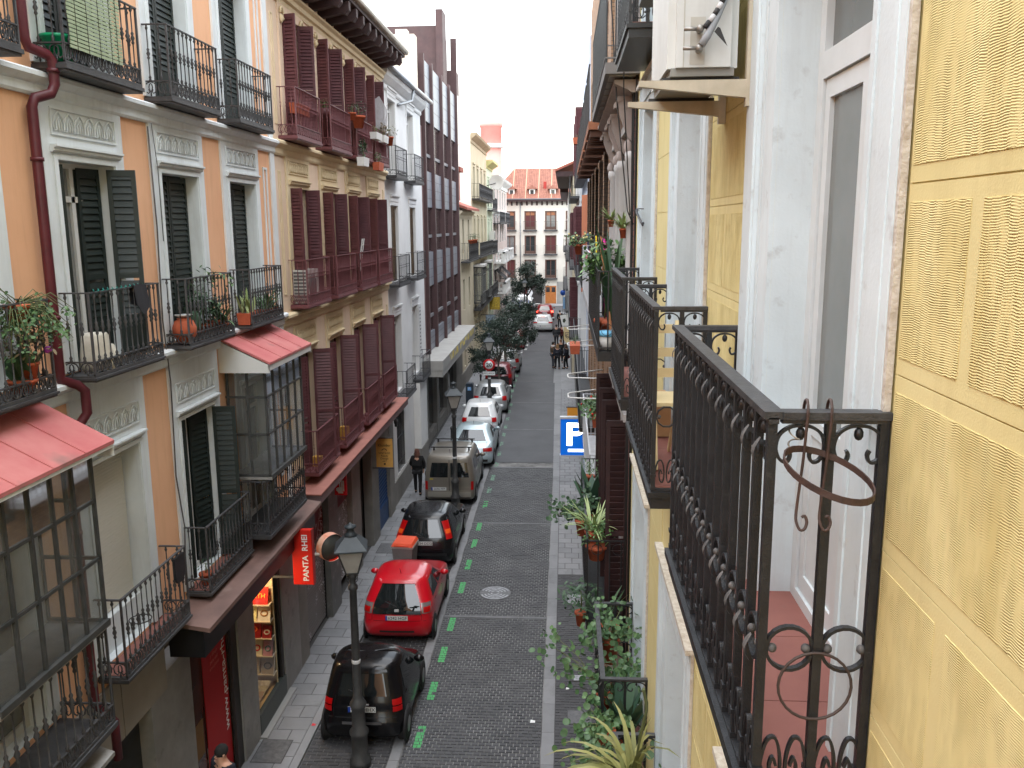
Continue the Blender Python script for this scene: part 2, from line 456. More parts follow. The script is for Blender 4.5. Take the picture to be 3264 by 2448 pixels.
# right pavement: dark setts near, light slabs beyond
pr = struct('right_pavement', MB().box(-.16, 1.1, -6, 96, -.05, -.006), m_jdark)
lay(pr, 'sett', m_sett_d, -.155, .9, 12.0, 22.55, .2, .1, .006, .008, 150, 13.2)
lay(pr, 'paving_slab', m_slab, -.155, .9, 22.6, 50, .4, .4, .008, .007, 240, 20, .002)
O('paving_slabs', MB().box(-.3, .95, 50, 95.5, -.04, .008), m_slab, pr, kind='stuff')
for i in range(44):
    O('kerb_stone', MB().box(-.40 - max(0, i - 22) * .008, -.165, 8.004 + i, 8.996 + i, -.05, .012), m_kerb, pr)
O('kerb_stones', MB().box(-.66, -.2, 52, 95.5, -.05, .012), m_kerb, pr, kind='stuff')
# pavement on the far side of the cross street
fp = struct('far_pavement', MB().box(-30, 30, 101.5, 104.4, -.05, .12), m_slab)

# green parking-bay dashes, painted stone by stone
DASH = [14.75, 16.4, 17.95, 19.45, 21.6, 23.2, 24.85, 26.35, 28.6, 30.2, 31.8, 33.6, 35.3, 37.0, 38.7, 40.3, 42.0, 43.7, 45.4]
for i, y in enumerate(DASH):
    b = MB(); rn = random.Random(i)
    drift = max(0, y - 34) * .012
    for r_ in range(7):
        off = .033 if r_ % 2 else 0
        for c_ in range(2):
            if rn.random() < (.03 if y < 28 else .2): continue
            x = -2.80 + c_ * (.078 + off) - drift; w = (.072 + off) if c_ == 0 else (.072 - off * .9)
            yy = y - .36 + r_ * .102
            b.quad((x + rn.uniform(0, .01), yy + .006, .0075), (x + w, yy + rn.uniform(.004, .014), .0075), (x + w - rn.uniform(0, .01), yy + .097, .0075), (x, yy + .096, .0075))
    o = O('green_marking', b, m_green if y < 30 else m_greenw); o['kind'] = 'structure'
for i in range(3):
    o = O('white_marking', MB().quad((-3.12, 66 + i * 2.2, .007), (-2.9, 66 + i * 2.2, .007), (-2.9, 66.9 + i * 2.2, .007), (-3.12, 66.9 + i * 2.2, .007)), mat('white_paint', (.5, .5, .5), .8)); o['kind'] = 'structure'
for i in range(6):
    y = 47.2 + i * 1.7
    o = O('green_marking', MB().quad((-3.1, y, .007), (-2.93, y, .007), (-2.95, y + .8, .007), (-3.12, y + .8, .007)), m_greenw); o['kind'] = 'structure'

# covers and litter
m_iron = mat('cast_iron_cover', (.10, .10, .105), .55, (.16, .16, .16), 12, metal=.4, bump=.3)
m_pale = mat('pale_worn_metal', (.42, .43, .44), .5, (.18, .18, .19), 18, metal=.5)
def round_cover(x, y, z, r, label, pale=False):
    t = thing('manhole_cover', label, 'manhole cover', (x, y, z))
    O('plate', MB().lathe([(r, z - .02), (r, z + .004), (r * .97, z + .006)], (x, y, 0), 28), m_iron, t)
    b = MB()
    for k in range(4):
        q = r * (.25 + k * .21)
        for a0 in (20, 200):
            b.tube([(x + q * math.cos(rad(a0 + j * 14)), y + q * math.sin(rad(a0 + j * 14)), z + .008) for j in range(11)], 0, flat=(.004, .04, (0, 0, 1)))
    O('raised_pattern', b, m_pale, t)
round_cover(-1.8, 21.3, .004, .42, 'round iron manhole cover with pale concentric arcs in the roadway')
round_cover(.30, 21.0, .012, .3, 'round pale manhole cover in the right pavement setts')
def sq_cover(x, y, z, w, h, label, m):
    t = thing('access_cover', label, 'manhole cover', (x, y, z))
    O('frame', MB().box(x - w / 2, x + w / 2, y - h / 2, y + h / 2, z - .02, z + .004), m_jdark, t)
    O('plate', MB().box(x - w / 2 + .02, x + w / 2 - .02, y - h / 2 + .02, y + h / 2 - .02, z - .02, z + .007), m, t)
sq_cover(-5.36, 14.08, .062, .58, .72, 'square dark iron cover in the left pavement by the bookshop', m_iron)
sq_cover(.33, 15.55, .010, .5, .5, 'square studded iron cover in the dark right pavement setts', m_iron)
sq_cover(.33, 17.05, .010, .24, .26, 'small pale square cover in the dark right pavement setts', m_pale)
sq_cover(-5.3, 24.2, .062, .5, .8, 'rectangular dark cover in the left pavement before the blue door', m_iron)
sq_cover(-5.2, 36.5, .062, .5, .5, 'small square dark cover in left pavement beside the white hatchback', m_iron)
def litter(x, y, z, w, label, c):
    b = MB(); b.add([(x - w, y - w * .8, z + .003), (x + w * .9, y - w, z + .012), (x + w, y + w * .7, z + .004), (x - w * .8, y + w, z + .016), (x, y, z + .02)], ((0, 1, 4), (1, 2, 4), (2, 3, 4), (3, 0, 4)))
    tag(O('litter', b, mat('paper_%d' % int(c[0] * 100), c, .8)), label, 'litter')
litter(-.59, 15.36, .004, .05, 'crumpled white paper lying on the near road setts', (.8, .8, .8))
litter(-4.83, 14.95, .062, .04, 'small red scrap lying on the left kerb beside the black microcar', (.6, .05, .06))
litter(.1, 16.6, .01, .035, 'small white scrap lying on the dark right pavement setts', (.75, .75, .75))
# ================================================================ shared facade pieces
m_white = mat('white_stucco', S(220, 226, 228), .85, S(204, 209, 210), 1.0, streak=.3, streakc=(.3, .29, .27), bump=.08)
m_orange = mat('orange_stucco', S(230, 180, 142), .9, S(220, 168, 130), .55, streak=.26, streakc=S(176, 126, 96), bump=.1)
m_iron_b = mat('black_wrought_iron', (.028, .029, .032), .5, (.06, .06, .064), 10, spec=.5, bump=.15, bs=120)
m_iron_g = mat('grey_wrought_iron', (.045, .046, .05), .55, (.075, .075, .078), 7, spec=.5)
m_greenwood = mat('dark_green_shutter', (.012, .02, .018), .5, (.02, .028, .025), 6, spec=.45)
m_glass = mat('dark_window_glass', (.03, .034, .036), .06, spec=.7)
m_glass2 = mat('curtained_glass', (.16, .165, .16), .1, (.24, .24, .23), 3, spec=.7)
m_room = mat('dark_interior', (.02, .02, .02), .9)  # near-black sheets in this colour stand for the darkness of unlit rooms
m_maroon = mat('maroon_paint', S(96, 56, 60), .55, S(80, 46, 50), 4, spec=.4)
m_maroon_i = mat('maroon_iron', S(112, 66, 70), .5, S(98, 58, 61), 5, spec=.4)
m_frame_w = mat('white_joinery', (.62, .62, .6), .5)
m_pane = glass_mat('bay_window_glass', (.9, .93, .93), .45, .2)  # diffuse grey film partly imitates the panes' pale reflections
m_redroof = mat('red_roof_sheet', S(172, 92, 92), .85, S(184, 116, 112), 1.6, spot=.85, spotc=S(104, 92, 86), spots=.95)
m_terra = mat('terracotta', S(178, 92, 62), .85, S(158, 78, 52), 8)
m_soil = mat('soil', (.04, .03, .022), .95)
def turned(h, r, n=6, style=0):
    b = MB()
    if style == 0:   # beaded spindle with a triple bead in the middle and small knobs at the ends
        p = [(r * .9, 0), (r * 1.9, .012), (r * 1.2, .03), (r * 1.8, .045), (r * .75, .075), (r * .75, h * .38), (r * 1.9, h * .41), (r * 1.1, h * .44), (r * 2.5, h * .485), (r * 1.2, h * .53), (r * 1.9, h * .56), (r * .75, h * .59), (r * .75, h * .9), (r * 1.9, h * .935), (r * 1.1, h * .965), (r * 1.5, h)]
    else:            # slim rod with two pairs of small beads
        p = [(r, 0), (r * 1.7, .015), (r, .03), (r, h * .47), (r * 1.9, h * .49), (r, h * .51), (r, h * .57), (r * 1.9, h * .59), (r, h * .61), (r, h * .95), (r * 1.7, h * .975), (r, h)]
    b.lathe(p, n=n); return b
BAL = {}
def baluster_mesh(key, m):
    if key not in BAL:
        BAL[key] = fixn(turned(key[1], key[2], 6 if key[0] == 0 else 5, key[0]).mesh('baluster', m))
    return BAL[key]

def balcony(bld, xw, out, y0, y1, zb, depth, m, st=0, panel=.2, slab=.11, rail=1.04, pitch=.13, br=.0115, motif=.135, sides=True, mslab=None, ends=True, low=False):
    """a part of the building: slab, rails, scrolled skirt; its balusters are sub-parts"""
    xf = xw + out * depth; zt = zb + slab; zp = zt + panel; zr = zb + rail
    b = MB()
    b.box(xw, xf, y0, y1, zb + .02, zt)
    if mslab: b.box(xw, xf - out * .05, y0 + .05, y1 - .05, zt, zt + .006, 1)
    b.box(xw, xf + out * .018, y0 - .018, y1 + .018, zb + .045, zt - .02)
    for z, w in ((zp, .03), (zr, .034)):
        b.bar((xf - out * .012, y0, z), (xf - out * .012, y1, z), w, .016)
        for y in (y0 + .012, y1 - .012): b.bar((xw, y, z), (xf, y, z), w, .016)
    for y in (y0 + .012, y1 - .012): b.bar((xf - out * .012, y, zt), (xf - out * .012, y, zr), .024)
    b.bar((xf - out * .012, y0, zt + .012), (xf - out * .012, y1, zt + .012), .026, .02)
    ba = O('balcony', b, [m, mslab or m], bld)
    if panel > .02:
        s = MB(); n = max(2, int((y1 - y0) / motif)); w = (y1 - y0) / n; hp = panel
        def mot(P, w):
            for a, e in ((0, 1), (1, -1)):
                s.tube([P(w * (a + e * u), zt + hp * v) for u, v in ((.5, .96), (.2, .86), (.06, .6), (.12, .32), (.32, .2), (.42, .34), (.33, .46))], 0, flat=(.012, .013, P(0, 0, True)))
            if not low:
                s.tube([P(w * (.5 + .13 * math.cos(t)), zt + hp * (.6 + .26 * math.sin(t))) for t in [k * math.pi / 4 for k in range(8)]], 0, closed=True, flat=(.012, .011, P(0, 0, True)))
                s.tube([P(w * .5, zt + hp * .02), P(w * .5, zt + hp * .34)], .011, 4)
        for i in range(n):
            mot(lambda u, z, nrm=False, i=i: (1, 0, 0) if nrm else (xf - out * .012, y0 + w * i + u, z), w)
        if sides:
            k = max(1, int(depth / motif)); w2 = depth / k
            for y in (y0 + .012, y1 - .012):
                for i in range(k):
                    mot(lambda u, z, nrm=False, i=i, y=y: (0, 1, 0) if nrm else (xw + out * (w2 * i + u), y, z), w2)
        O('scroll_panel', s, m, ba)
    h = zr - zp; me = baluster_mesh((st, round(h, 3), br), m)
    n = int((y1 - y0 - .05) / pitch)
    for i in range(1, n + 1):
        O('baluster', me, parent=ba, loc=(xf - out * .012, y0 + (y1 - y0) * i / (n + 1), zp))
    k = max(1, int(depth / pitch) - 0)
    for i in range(k):
        x = xw + out * depth * (i + .6) / (k + .35)
        O('baluster', me, parent=ba, loc=(x, y0 + .012, zp))
        O('baluster', me, parent=ba, loc=(x, y1 - .012, zp))
    return ba

SLATS = {}
def shutter(bld, loc, rz, w, h, m, pitch=.075, solid=0.0, key='b', th=.035, mid=True, nmax=300):
    """louvred leaf hinged at loc, lying along +y before rz; its slats are sub-parts as far as the limit goes"""
    b = MB(); sw = .055
    b.box(-th / 2, th / 2, 0, sw, 0, h); b.box(-th / 2, th / 2, w - sw, w, 0, h)
    zs = [0, h] if not mid else [0, h * .45, h]
    b.box(-th / 2 + .002, th / 2 - .002, sw, w - sw, 0, .09); b.box(-th / 2 + .002, th / 2 - .002, sw, w - sw, h - .08, h)
    lo = .09
    if mid: b.box(-th / 2 + .002, th / 2 - .002, sw, w - sw, h * .42, h * .42 + .07)
    if solid:
        b.box(-th / 2 + .012, th / 2 - .012, sw, w - sw, .09, h * solid); lo = h * solid
    o = O('shutter', b, m, bld, loc=loc, rz=rz)
    z = lo + pitch * .6; items = []
    while z < h - .055:
        if not (mid and h * .42 - .02 < z < h * .42 + .09): items.append(z)
        z += pitch
    used = SLATS.setdefault(bld.name, 0)
    q = pitch * .54; sl = MB().add([(.017, sw, -q + .004), (.010, sw, -q), (-.017, sw, q - .004), (-.010, sw, q), (.017, w - sw, -q + .004), (.010, w - sw, -q), (-.017, w - sw, q - .004), (-.010, w - sw, q)],
                  ((0, 1, 2, 3), (7, 6, 5, 4), (0, 4, 5, 1), (1, 5, 6, 2), (2, 6, 7, 3), (3, 7, 4, 0)))
    if used + len(items) <= nmax:
        k = ('slat', round(w, 2), round(pitch, 3), m.name)
        if k not in BAL: BAL[k] = fixn(sl.mesh('slat', m))
        for z in items: O('slat', BAL[k], parent=o, loc=(0, 0, z))
        SLATS[bld.name] += len(items)
    else:
        a = MB()
        for z in items: a.add([(p[0], p[1], p[2] + z) for p in sl.v], sl.f)
        O('slats', a, m, o, kind='stuff')
    return o

def french_window(bld, x, out, ya, yb, za, zb, mf, mg, mull=1, trans=.0, cols=(), fw=.06):
    """frame + panes lying in the plane x"""
    b = MB(); d = .05
    def fr(y0, y1, z0, z1): b.box(x, x + out * d, y0, y1, z0, z1)
    fr(ya, ya + fw, za, zb); fr(yb - fw, yb, za, zb); fr(ya + fw, yb - fw, zb - fw, zb); fr(ya + fw, yb - fw, za, za + fw * 1.6)
    n = mull + 1; w = (yb - ya) / n
    for i in range(1, n): fr(ya + w * i - fw * .6, ya + w * i + fw * .6, za + fw * 1.6, zb - fw)
    if trans: fr(ya + fw, yb - fw, zb - trans - .035, zb - trans + .035)
    o = O('window', b, mf, bld)
    for i in range(n):
        O('pane', MB().quad((x + out * .015, ya + w * i, za + .02), (x + out * .015, ya + w * (i + 1), za + .02), (x + out * .015, ya + w * (i + 1), zb - .02), (x + out * .015, ya + w * i, zb - .02)), mg, o)
    return o

def frieze_mesh(w, h, n, m):
    """relief panel in the y-z plane, raised frame, row of pointed loops; local centre, outward +x"""
    b = MB(); t = .02
    b.box(0, t, -w / 2, w / 2, -h / 2, -h / 2 + .02); b.box(0, t, -w / 2, w / 2, h / 2 - .02, h / 2)
    b.box(0, t, -w / 2, -w / 2 + .02, -h / 2 + .02, h / 2 - .02); b.box(0, t, w / 2 - .02, w / 2, -h / 2 + .02, h / 2 - .02)
    p = (w - .1) / n
    for i in range(n):
        c = -w / 2 + .05 + p * (i + .5)
        b.tube([(.012, c + p * u, h * v) for u, v in ((-.46, -.34), (-.5, -.05), (-.36, .18), (0, .36), (.36, .18), (.5, -.05), (.46, -.34), (.2, -.3), (.24, -.02), (0, .16), (-.24, -.02), (-.2, -.3))], .011, 4, closed=True)
        b.tube([(.012, c, -h * .36), (.014, c, h * .1)], [.018, .006], 4)
    return fixn(b.mesh('frieze', m))

def cornice(mb, x, out, y0, y1, z, prof, m=0):
    """prof: list of (projection, dz) closed against the wall"""
    pts = [(x, z + prof[0][1])] + [(x + out * p, z + d) for p, d in prof] + [(x, z + prof[-1][1])]
    mb.prism([(p[0], p[1]) for p in pts], 'y', y0, y1, m)
def moulding(bld, name, x, out, y0, y1, z, prof, m):
    b = MB()
    n = len(prof)
    sec = [(x, z + prof[0][1])] + [(x + out * p, z + d) for p, d in prof] + [(x, z + prof[-1][1])]
    k = len(sec)
    v = [(p[0], y0, p[1]) for p in sec] + [(p[0], y1, p[1]) for p in sec]
    f = [tuple(range(k)), tuple(range(2 * k - 1, k - 1, -1))] + [(i, (i + 1) % k, (i + 1) % k + k, i + k) for i in range(k)]
    b.add(v, f); return O(name, b, m, bld)

# ================================================================ ORANGE BUILDING (left, nearest)
WX = -5.73
ob = thing('orange_building', 'orange stuccoed house with white window surrounds and black balconies on the left', 'building', (WX, 8, 0))
BAYS = [5.22, 7.73, 10.25, 12.77, 15.28]
ROWS = [(4.17, 6.76), (7.95, 10.35), (11.36, 13.75)]
ops = []
for c in BAYS:
    for za, zb in ROWS: ops.append((c - .62, c + .62, za, zb, .24))
g = MB(); facade(g, WX, -34, 17.1, 3.75, 15.6, ops, .24, -1, 0, 1)  # stretch behind the camera is unseen, added to darken car reflections
g.quad((WX, -34, 0), (WX, -4, 0), (WX, -4, 3.75), (WX, -34, 3.75)); g.quad((WX, -34, 15.6), (WX, 17.1, 15.6), (WX - 9, 17.1, 15.6), (WX - 9, -34, 15.6))
g.quad((WX, -4, 0), (WX - 9, -4, 0), (WX - 9, -4, 15.6), (WX, -4, 15.6)); g.quad((WX - 9, -4, 0), (WX - 9, 17.1, 0), (WX - 9, 17.1, 15.6), (WX - 9, -4, 15.6))
O('wall', g, [m_orange, m_white], ob)
g = MB()
for z in (3.9, 7.2, 11.05, 14.1): g.quad((WX - .26, -4, z), (WX - .26, 17.08, z), (WX - .26, 17.08, z + 3), (WX - .26, -4, z + 3))
O('room_dark_sheet', MB().quad((WX - .3, -3.9, 3.8), (WX - .3, 17.05, 3.8), (WX - .3, 17.05, 15.5), (WX - .3, -3.9, 15.5)), m_room, ob)
fz = frieze_mesh(1.4, .30, 6, m_white)
for z0, zs in ((6.76, 7.62), (10.35, 11.0), (13.75, 14.5)):
    for c in BAYS:
        b = MB()
        zlow = {6.76: 4.17, 10.35: 7.95, 13.75: 11.36}[z0]
        b.box(WX - .002, WX + .035, c - .88, c - .62, zlow, zs); b.box(WX - .002, WX + .035, c + .62, c + .88, zlow, zs); b.box(WX - .002, WX + .035, c - .62, c + .62, z0, zs)
        b.box(WX + .036, WX + .055, c - .70, c - .63, zlow, z0 + .06); b.box(WX + .036, WX + .055, c + .63, c + .70, zlow, z0 + .06); b.box(WX + .036, WX + .055, c - .63, c + .63, z0 + .005, z0 + .06)
        O('window_surround', b, m_white, ob)
        moulding(ob, 'lintel', WX + .036, 1, c - .74, c + .74, z0 + .08, [(.02, 0), (.05, .02), (.05, .045), (.085, .06), (.085, .085)], m_white)
        O('frieze', fz, parent=ob, loc=(WX + .036, c, z0 + .42))
m_band = m_white
for z in (7.62, 11.0):
    moulding(ob, 'cornice', WX, 1, -4, 17.1, z, [(.04, 0), (.06, .03), (.06, .12), (.09, .135), (.15, .19), (.15, .235), (.11, .26)], m_white)
# slender white panels at the seam with the cream house
for z0, z1 in ((4.6, 7.3), (8.1, 10.7), (11.5, 14.0)):
    b = MB(); b.box(WX, WX + .02, 16.45, 16.50, z0, z1); b.box(WX, WX + .02, 16.62, 16.67, z0, z1); b.box(WX, WX + .02, 16.5, 16.62, z1 - .04, z1); b.box(WX, WX + .02, 16.5, 16.62, z0, z0 + .04)
    O('pilaster_frame', b, m_white, ob)
O('corner_strip', MB().box(WX, WX + .03, 16.86, 17.1, 3.8, 15.5), m_white, ob)
# balconies
spans = {0: (6.9, 8.62), 1: (9.39, 11.1), 2: (11.92, 13.62), 3: (14.43, 16.1), -1: (4.4, 6.1)}
MI = m_iron_g
for k, (a, b_) in spans.items():
    balcony(ob, WX, 1, a, b_, 11.22 + .02, .38, m_iron_b, panel=.2)
    balcony(ob, WX, 1, a, b_, 7.83, .38, MI, panel=.16, slab=.09)
for k in (1, 2): balcony(ob, WX, 1, spans[k][0] + .06, spans[k][1] + .16, 4.03, .38, MI, panel=.2, slab=.1, rail=1.12, mslab=mat('brown_red_tile', S(150, 102, 92), .7, S(136, 92, 84), 4))
# windows and shutters, upper rows
for c in BAYS:
    for r_, (za, zb) in enumerate(ROWS):
        if r_ == 0 and c in (BAYS[1], BAYS[4], BAYS[2], BAYS[0]): continue
        xi = WX - .23
        if r_ == 1 and c == BAYS[2]:
            french_window(ob, xi, 1, c - .62, c + .62, za, zb, m_frame_w, m_glass2, 1, .42)
            shutter(ob, (WX - .20, c - .56, za + .02), rad(-62), .22, zb - za - .06, m_greenwood, .085, solid=.22)
            shutter(ob, (WX - .19, c + .10, za + .02), rad(-8), .42, zb - za - .06, m_greenwood, .085, solid=.22)
            shutter(ob, (WX - .05, c + .58, za + .02), rad(-74), .34, zb - za - .06, m_greenwood, .085, solid=.22)
        elif r_ == 0:
            french_window(ob, xi, 1, c - .62, c + .62, za, zb, m_frame_w, m_glass, 1)
            shutter(ob, (WX - .1, c - .6, za + .02), rad(-20), .24, zb - za - .06, m_greenwood, .085)
            shutter(ob, (WX + .01, c + .60, za + .02), rad(-82), .36, zb - za - .06, m_greenwood, .085)
            shutter(ob, (WX - .2, c + .12, za + .02), rad(-14), .46, zb - za - .06, m_greenwood, .085)
        else:
            shutter(ob, (WX - .17, c - .61, za + .02), 0, .60, zb - za - .04, m_greenwood, .085, solid=.2)
            shutter(ob, (WX - .17, c + .005, za + .02), 0, .60, zb - za - .04, m_greenwood, .085, solid=.2)
# roller shutter behind the first-floor balcony
c = BAYS[2]; za, zb = ROWS[0]
rs = O('roller_blind', MB().box(WX - .235, WX - .225, c - .6, c + .6, za + .3, zb), mat('blind_backing', (.35, .34, .31), .8), ob)
slat = fixn(MB().box(-.008, .008, -.6, .6, -.02, .018).mesh('slat', mat('cream_slat', S(206, 202, 190), .6)))
z = za + .5
while z < zb - .02:
    O('slat', slat, parent=rs, loc=(WX - .214, c, z)); z += .042
O('blind_housing', MB().box(WX - .235, WX - .12, c - .62, c + .62, za, za + .46), m_white, ob)
# drainpipe
pipe = [(WX + .1, 9.14, 15.4), (WX + .1, 9.14, 11.56), (WX + .12, 9.17, 11.46), (WX + .2, 9.36, 11.42), (WX + .23, 9.4, 11.36), (WX + .23, 9.4, 11.12), (WX + .2, 9.36, 11.02), (WX + .12, 9.18, 10.95), (WX + .1, 9.15, 10.86), (WX + .1, 9.15, 8.0), (WX + .1, 9.16, 7.92), (WX + .2, 9.3, 7.84), (WX + .25, 9.36, 7.76), (WX + .25, 9.36, 7.5), (WX + .2, 9.3, 7.4), (WX + .1, 9.16, 7.3), (WX + .1, 9.16, 3.95), (WX + .3, 9.2, 3.7), (WX + .3, 9.2, 3.2)]
b = MB(); b.tube(pipe, .055, 10)
for z in (13.2, 11.24, 10.3, 8.6, 6.1): b.lathe([(.068, z), (.068, z + .04)], (WX + (.23 if z == 11.24 else .1), 9.4 if z == 11.24 else 9.15, 0), 10)
O('drainpipe', b, mat('maroon_drainpipe', S(88, 32, 40), .45, S(74, 26, 34), 5), ob)
# cables along the wall
b = MB(); b.tube([(WX + .05, 11.84, 10.95), (WX + .06, 11.86, 9.6), (WX + .05, 11.82, 8.3), (WX + .07, 11.87, 7.4), (WX + .05, 11.84, 6.0), (WX + .09, 11.9, 5.2), (WX + .06, 11.85, 4.3)], .011, 5)
b.tube([(WX + .06, 11.93, 11.0), (WX + .07, 12.0, 10.4), (WX + .06, 12.02, 9.4)], .007, 4)
O('cable', b, mat('grey_cable', (.09, .09, .09), .6), ob)

def mirador(bld, y0, y1, x1, z0, z1, zr, fascia):
    """glazed bay on a balcony, red sheet roof"""
    fr = mat('dark_bay_frame', (.04, .043, .042), .5, (.07, .07, .068), 6)
    b = MB(); t = .036
    n = 5; w = (y1 - y0) / n
    zm = [z0, z0 + (z1 - z0) * .37, z1 - (z1 - z0) * .30, z1]
    for i in range(n + 1): b.box(x1 - t, x1, y0 + w * i - t / 2, y0 + w * i + t / 2, z0, z1)
    for z in zm: b.box(x1 - t + .004, x1 + (.03 if z == z0 else -.004), y0 - t / 2, y1 + t / 2, z - t / 2 - (.03 if z == z0 else 0), z + t / 2)
    for y in (y0, y1):
        for x in (WX + .02, (WX + x1) / 2 + .01): b.box(x, x + t, y - t / 2, y + t / 2, z0, z1)
        for z in zm: b.box(WX, x1, y - t / 2 + .003, y + t / 2 - .003, z - t / 2, z + t / 2)
    o = O('bay_window', b, fr, bld)
    for i in range(n):
        for j in range(3): O('pane', MB().quad((x1 - .02, y0 + w * i, zm[j]), (x1 - .02, y0 + w * (i + 1), zm[j]), (x1 - .02, y0 + w * (i + 1), zm[j + 1]), (x1 - .02, y0 + w * i, zm[j + 1])), m_pane, o)
    for y in (y0, y1):
        O('pane', MB().quad((WX, y, z0), (x1, y, z0), (x1, y, z1), (WX, y, z1)), m_pane, o)
    O('sill', MB().box(WX, x1 + .02, y0 - .03, y1 + .03, z0 - .07, z0 - .03), mat('grey_sill', (.22, .21, .2), .8, (.3, .29, .27), 4), o)
    r = MB(); xo = x1 + .16
    r.add([(WX, y0 - .2, zr), (WX, y1 + .2, zr), (xo, y1 + .2, z1 + .04), (xo, y0 - .2, z1 + .04), (WX, y0 - .2, zr - .04), (WX, y1 + .2, zr - .04), (xo, y1 + .2, z1), (xo, y0 - .2, z1)],
          ((0, 3, 2, 1), (4, 5, 6, 7), (0, 1, 5, 4), (1, 2, 6, 5), (2, 3, 7, 6), (3, 0, 4, 7)))
    rf = O('bay_roof', r, m_redroof, bld)
    for k in range(1, 4):
        yk = y0 - .2 + (y1 - y0 + .4) * k / 4; O('roof_seam', MB().bar((WX + .01, yk, zr + .006), (xo - .005, yk, z1 + .046), .014, .012), m_redroof, rf)
    s = MB()
    for y in (y0 - .2, y1 + .2): s.add([(WX, y, zr - .06), (xo - .01, y, z1 - .01), (xo - .01, y, z1 - .14), (WX, y, z1 - .14)], ((0, 1, 2, 3),))
    s.box(xo - .03, xo - .012, y0 - .2, y1 + .2, z1 - fascia, z1 - .005)
    O('fascia', s, m_white if fascia < .1 else m_frame_w, rf)
    return o
mirador(ob, 13.98, 15.95, -5.02, 5.38, 7.34, 7.80, .1)
mirador(ob, 6.72, 8.56, -5.02, 5.34, 7.30, 7.80, .04)
balcony(ob, WX, 1, 13.9, 15.98, 4.22, .66, m_iron_b, panel=.2, slab=.12, rail=1.06, pitch=.125)
balcony(ob, WX, 1, 6.66, 8.62, 3.98, .66, m_iron_g, panel=.2, slab=.12, rail=1.28, pitch=.15, br=.013)
for c in (BAYS[1], BAYS[4], BAYS[0]):
    french_window(ob, WX - .22, 1, c - .62, c + .62, 4.17, 6.76, m_frame_w, m_glass2, 1, .5)
# grey-beige stone fascia over the nearer shop and street-level piers
m_marble = mat('grey_marble', (.20, .195, .18), .45, (.28, .27, .25), 2.2, spot=.55, spotc=(.10, .095, .09), spots=3.2, spec=.5)
m_beige = mat('beige_stone_panel', (.26, .235, .20), .7, (.31, .285, .245), 1.5)
m_blackp = mat('black_fascia', (.012, .012, .013), .35)
for i, (a, b_) in enumerate(((4.0, 5.45), (5.46, 6.9), (6.91, 8.3), (8.31, 9.88), (9.89, 11.1))):
    O('stone_panel', MB().box(WX - .05, WX + .03, a, b_ - .012, 3.05, 3.92), m_beige, ob)
def pier(a, b_, z1=3.0, m=None): return O('pier', MB().box(WX - .3, WX + .02, a, b_, -.02, z1), m or m_marble, ob)
pier(10.6, 11.86, 3.3); pier(13.75, 14.52, 3.2); pier(16.05, 17.1, 3.6)
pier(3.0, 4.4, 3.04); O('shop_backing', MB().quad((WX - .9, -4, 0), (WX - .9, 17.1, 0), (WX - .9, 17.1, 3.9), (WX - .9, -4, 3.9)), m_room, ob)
O('shutter_door', MB().box(WX - .22, WX - .18, 4.4, 10.6, 0, 3.04), mat('black_shop_shutter', (.012, .014, .013), .5, (.03, .03, .03), 3), ob)
# brown sheet canopy over the bookshop, black fascia under it
b = MB(); b.add([(WX, 11.2, 4.02), (WX, 16.95, 4.02), (-5.06, 16.95, 3.93), (-5.06, 11.2, 3.93), (WX, 11.2, 3.97), (WX, 16.95, 3.97), (-5.06, 16.95, 3.86), (-5.06, 11.2, 3.86)], ((0, 3, 2, 1), (4, 5, 6, 7), (0, 1, 5, 4), (1, 2, 6, 5), (2, 3, 7, 6), (3, 0, 4, 7)))
O('canopy', b, mat('brown_canopy_sheet', S(124, 98, 90), .55, S(104, 82, 76), 2.0, spot=.3, spotc=S(150, 135, 125), spots=2.2), ob)
O('canopy_box', MB().box(WX, -5.2, 11.3, 16.9, 3.42, 3.855), m_blackp, ob)
O('fascia_panel', MB().box(WX - .06, WX + .03, 11.86, 16.05, 3.15, 3.42), m_blackp, ob)
# bookshop: door with a red banner, lit window with books
m_dk = mat('dark_shop_frame', (.03, .026, .024), .5)
O('stall_riser', MB().box(WX - .1, WX + .03, 14.52, 16.05, 0, .5), mat('dark_riser', (.05, .06, .055), .4), ob)
O('threshold', MB().box(WX, WX + .16, 14.45, 16.25, .0, .09), mat('pale_step', (.3, .3, .29), .8), ob)
b = MB(); b.box(WX - .08, WX - .02, 14.52, 14.58, .5, 3.15); b.box(WX - .08, WX + .0, 15.93, 16.05, .1, 3.15); b.box(WX - .08, WX - .02, 11.86, 11.94, 0, 3.15); b.box(WX - .08, WX - .02, 13.5, 13.75, 0, 3.15)
O('shopfront_frame', b, m_dk, ob)
m_case = mat('cream_display', S(226, 205, 165), .7)
disp = O('display_case', MB().quad((WX - .66, 14.52, .5), (WX - .66, 16.05, .5), (WX - .66, 16.05, 3.15), (WX - .66, 14.52, 3.15)).quad((WX - .66, 15.72, .5), (WX - .03, 15.72, .5), (WX - .03, 15.72, 3.15), (WX - .66, 15.72, 3.15)).quad((WX - .66, 14.52, .52), (WX - .05, 14.52, .52), (WX - .05, 15.72, .52), (WX - .66, 15.72, .52)), m_case, ob)
O('shop_pane', MB().quad((WX - .05, 14.55, .5), (WX - .05, 15.95, .5), (WX - .05, 15.95, 3.15), (WX - .05, 14.55, 3.15)), glass_mat('shop_glass', (.96, .97, .96), .2, .01), ob)
SH = [2.27, 1.92, 1.56, 1.18, .78]
for z in SH: O('shelf', MB().box(WX - .62, WX - .04, 15.5, 15.71, z - .025, z), mat('pale_shelf', S(225, 214, 190), .6), ob)
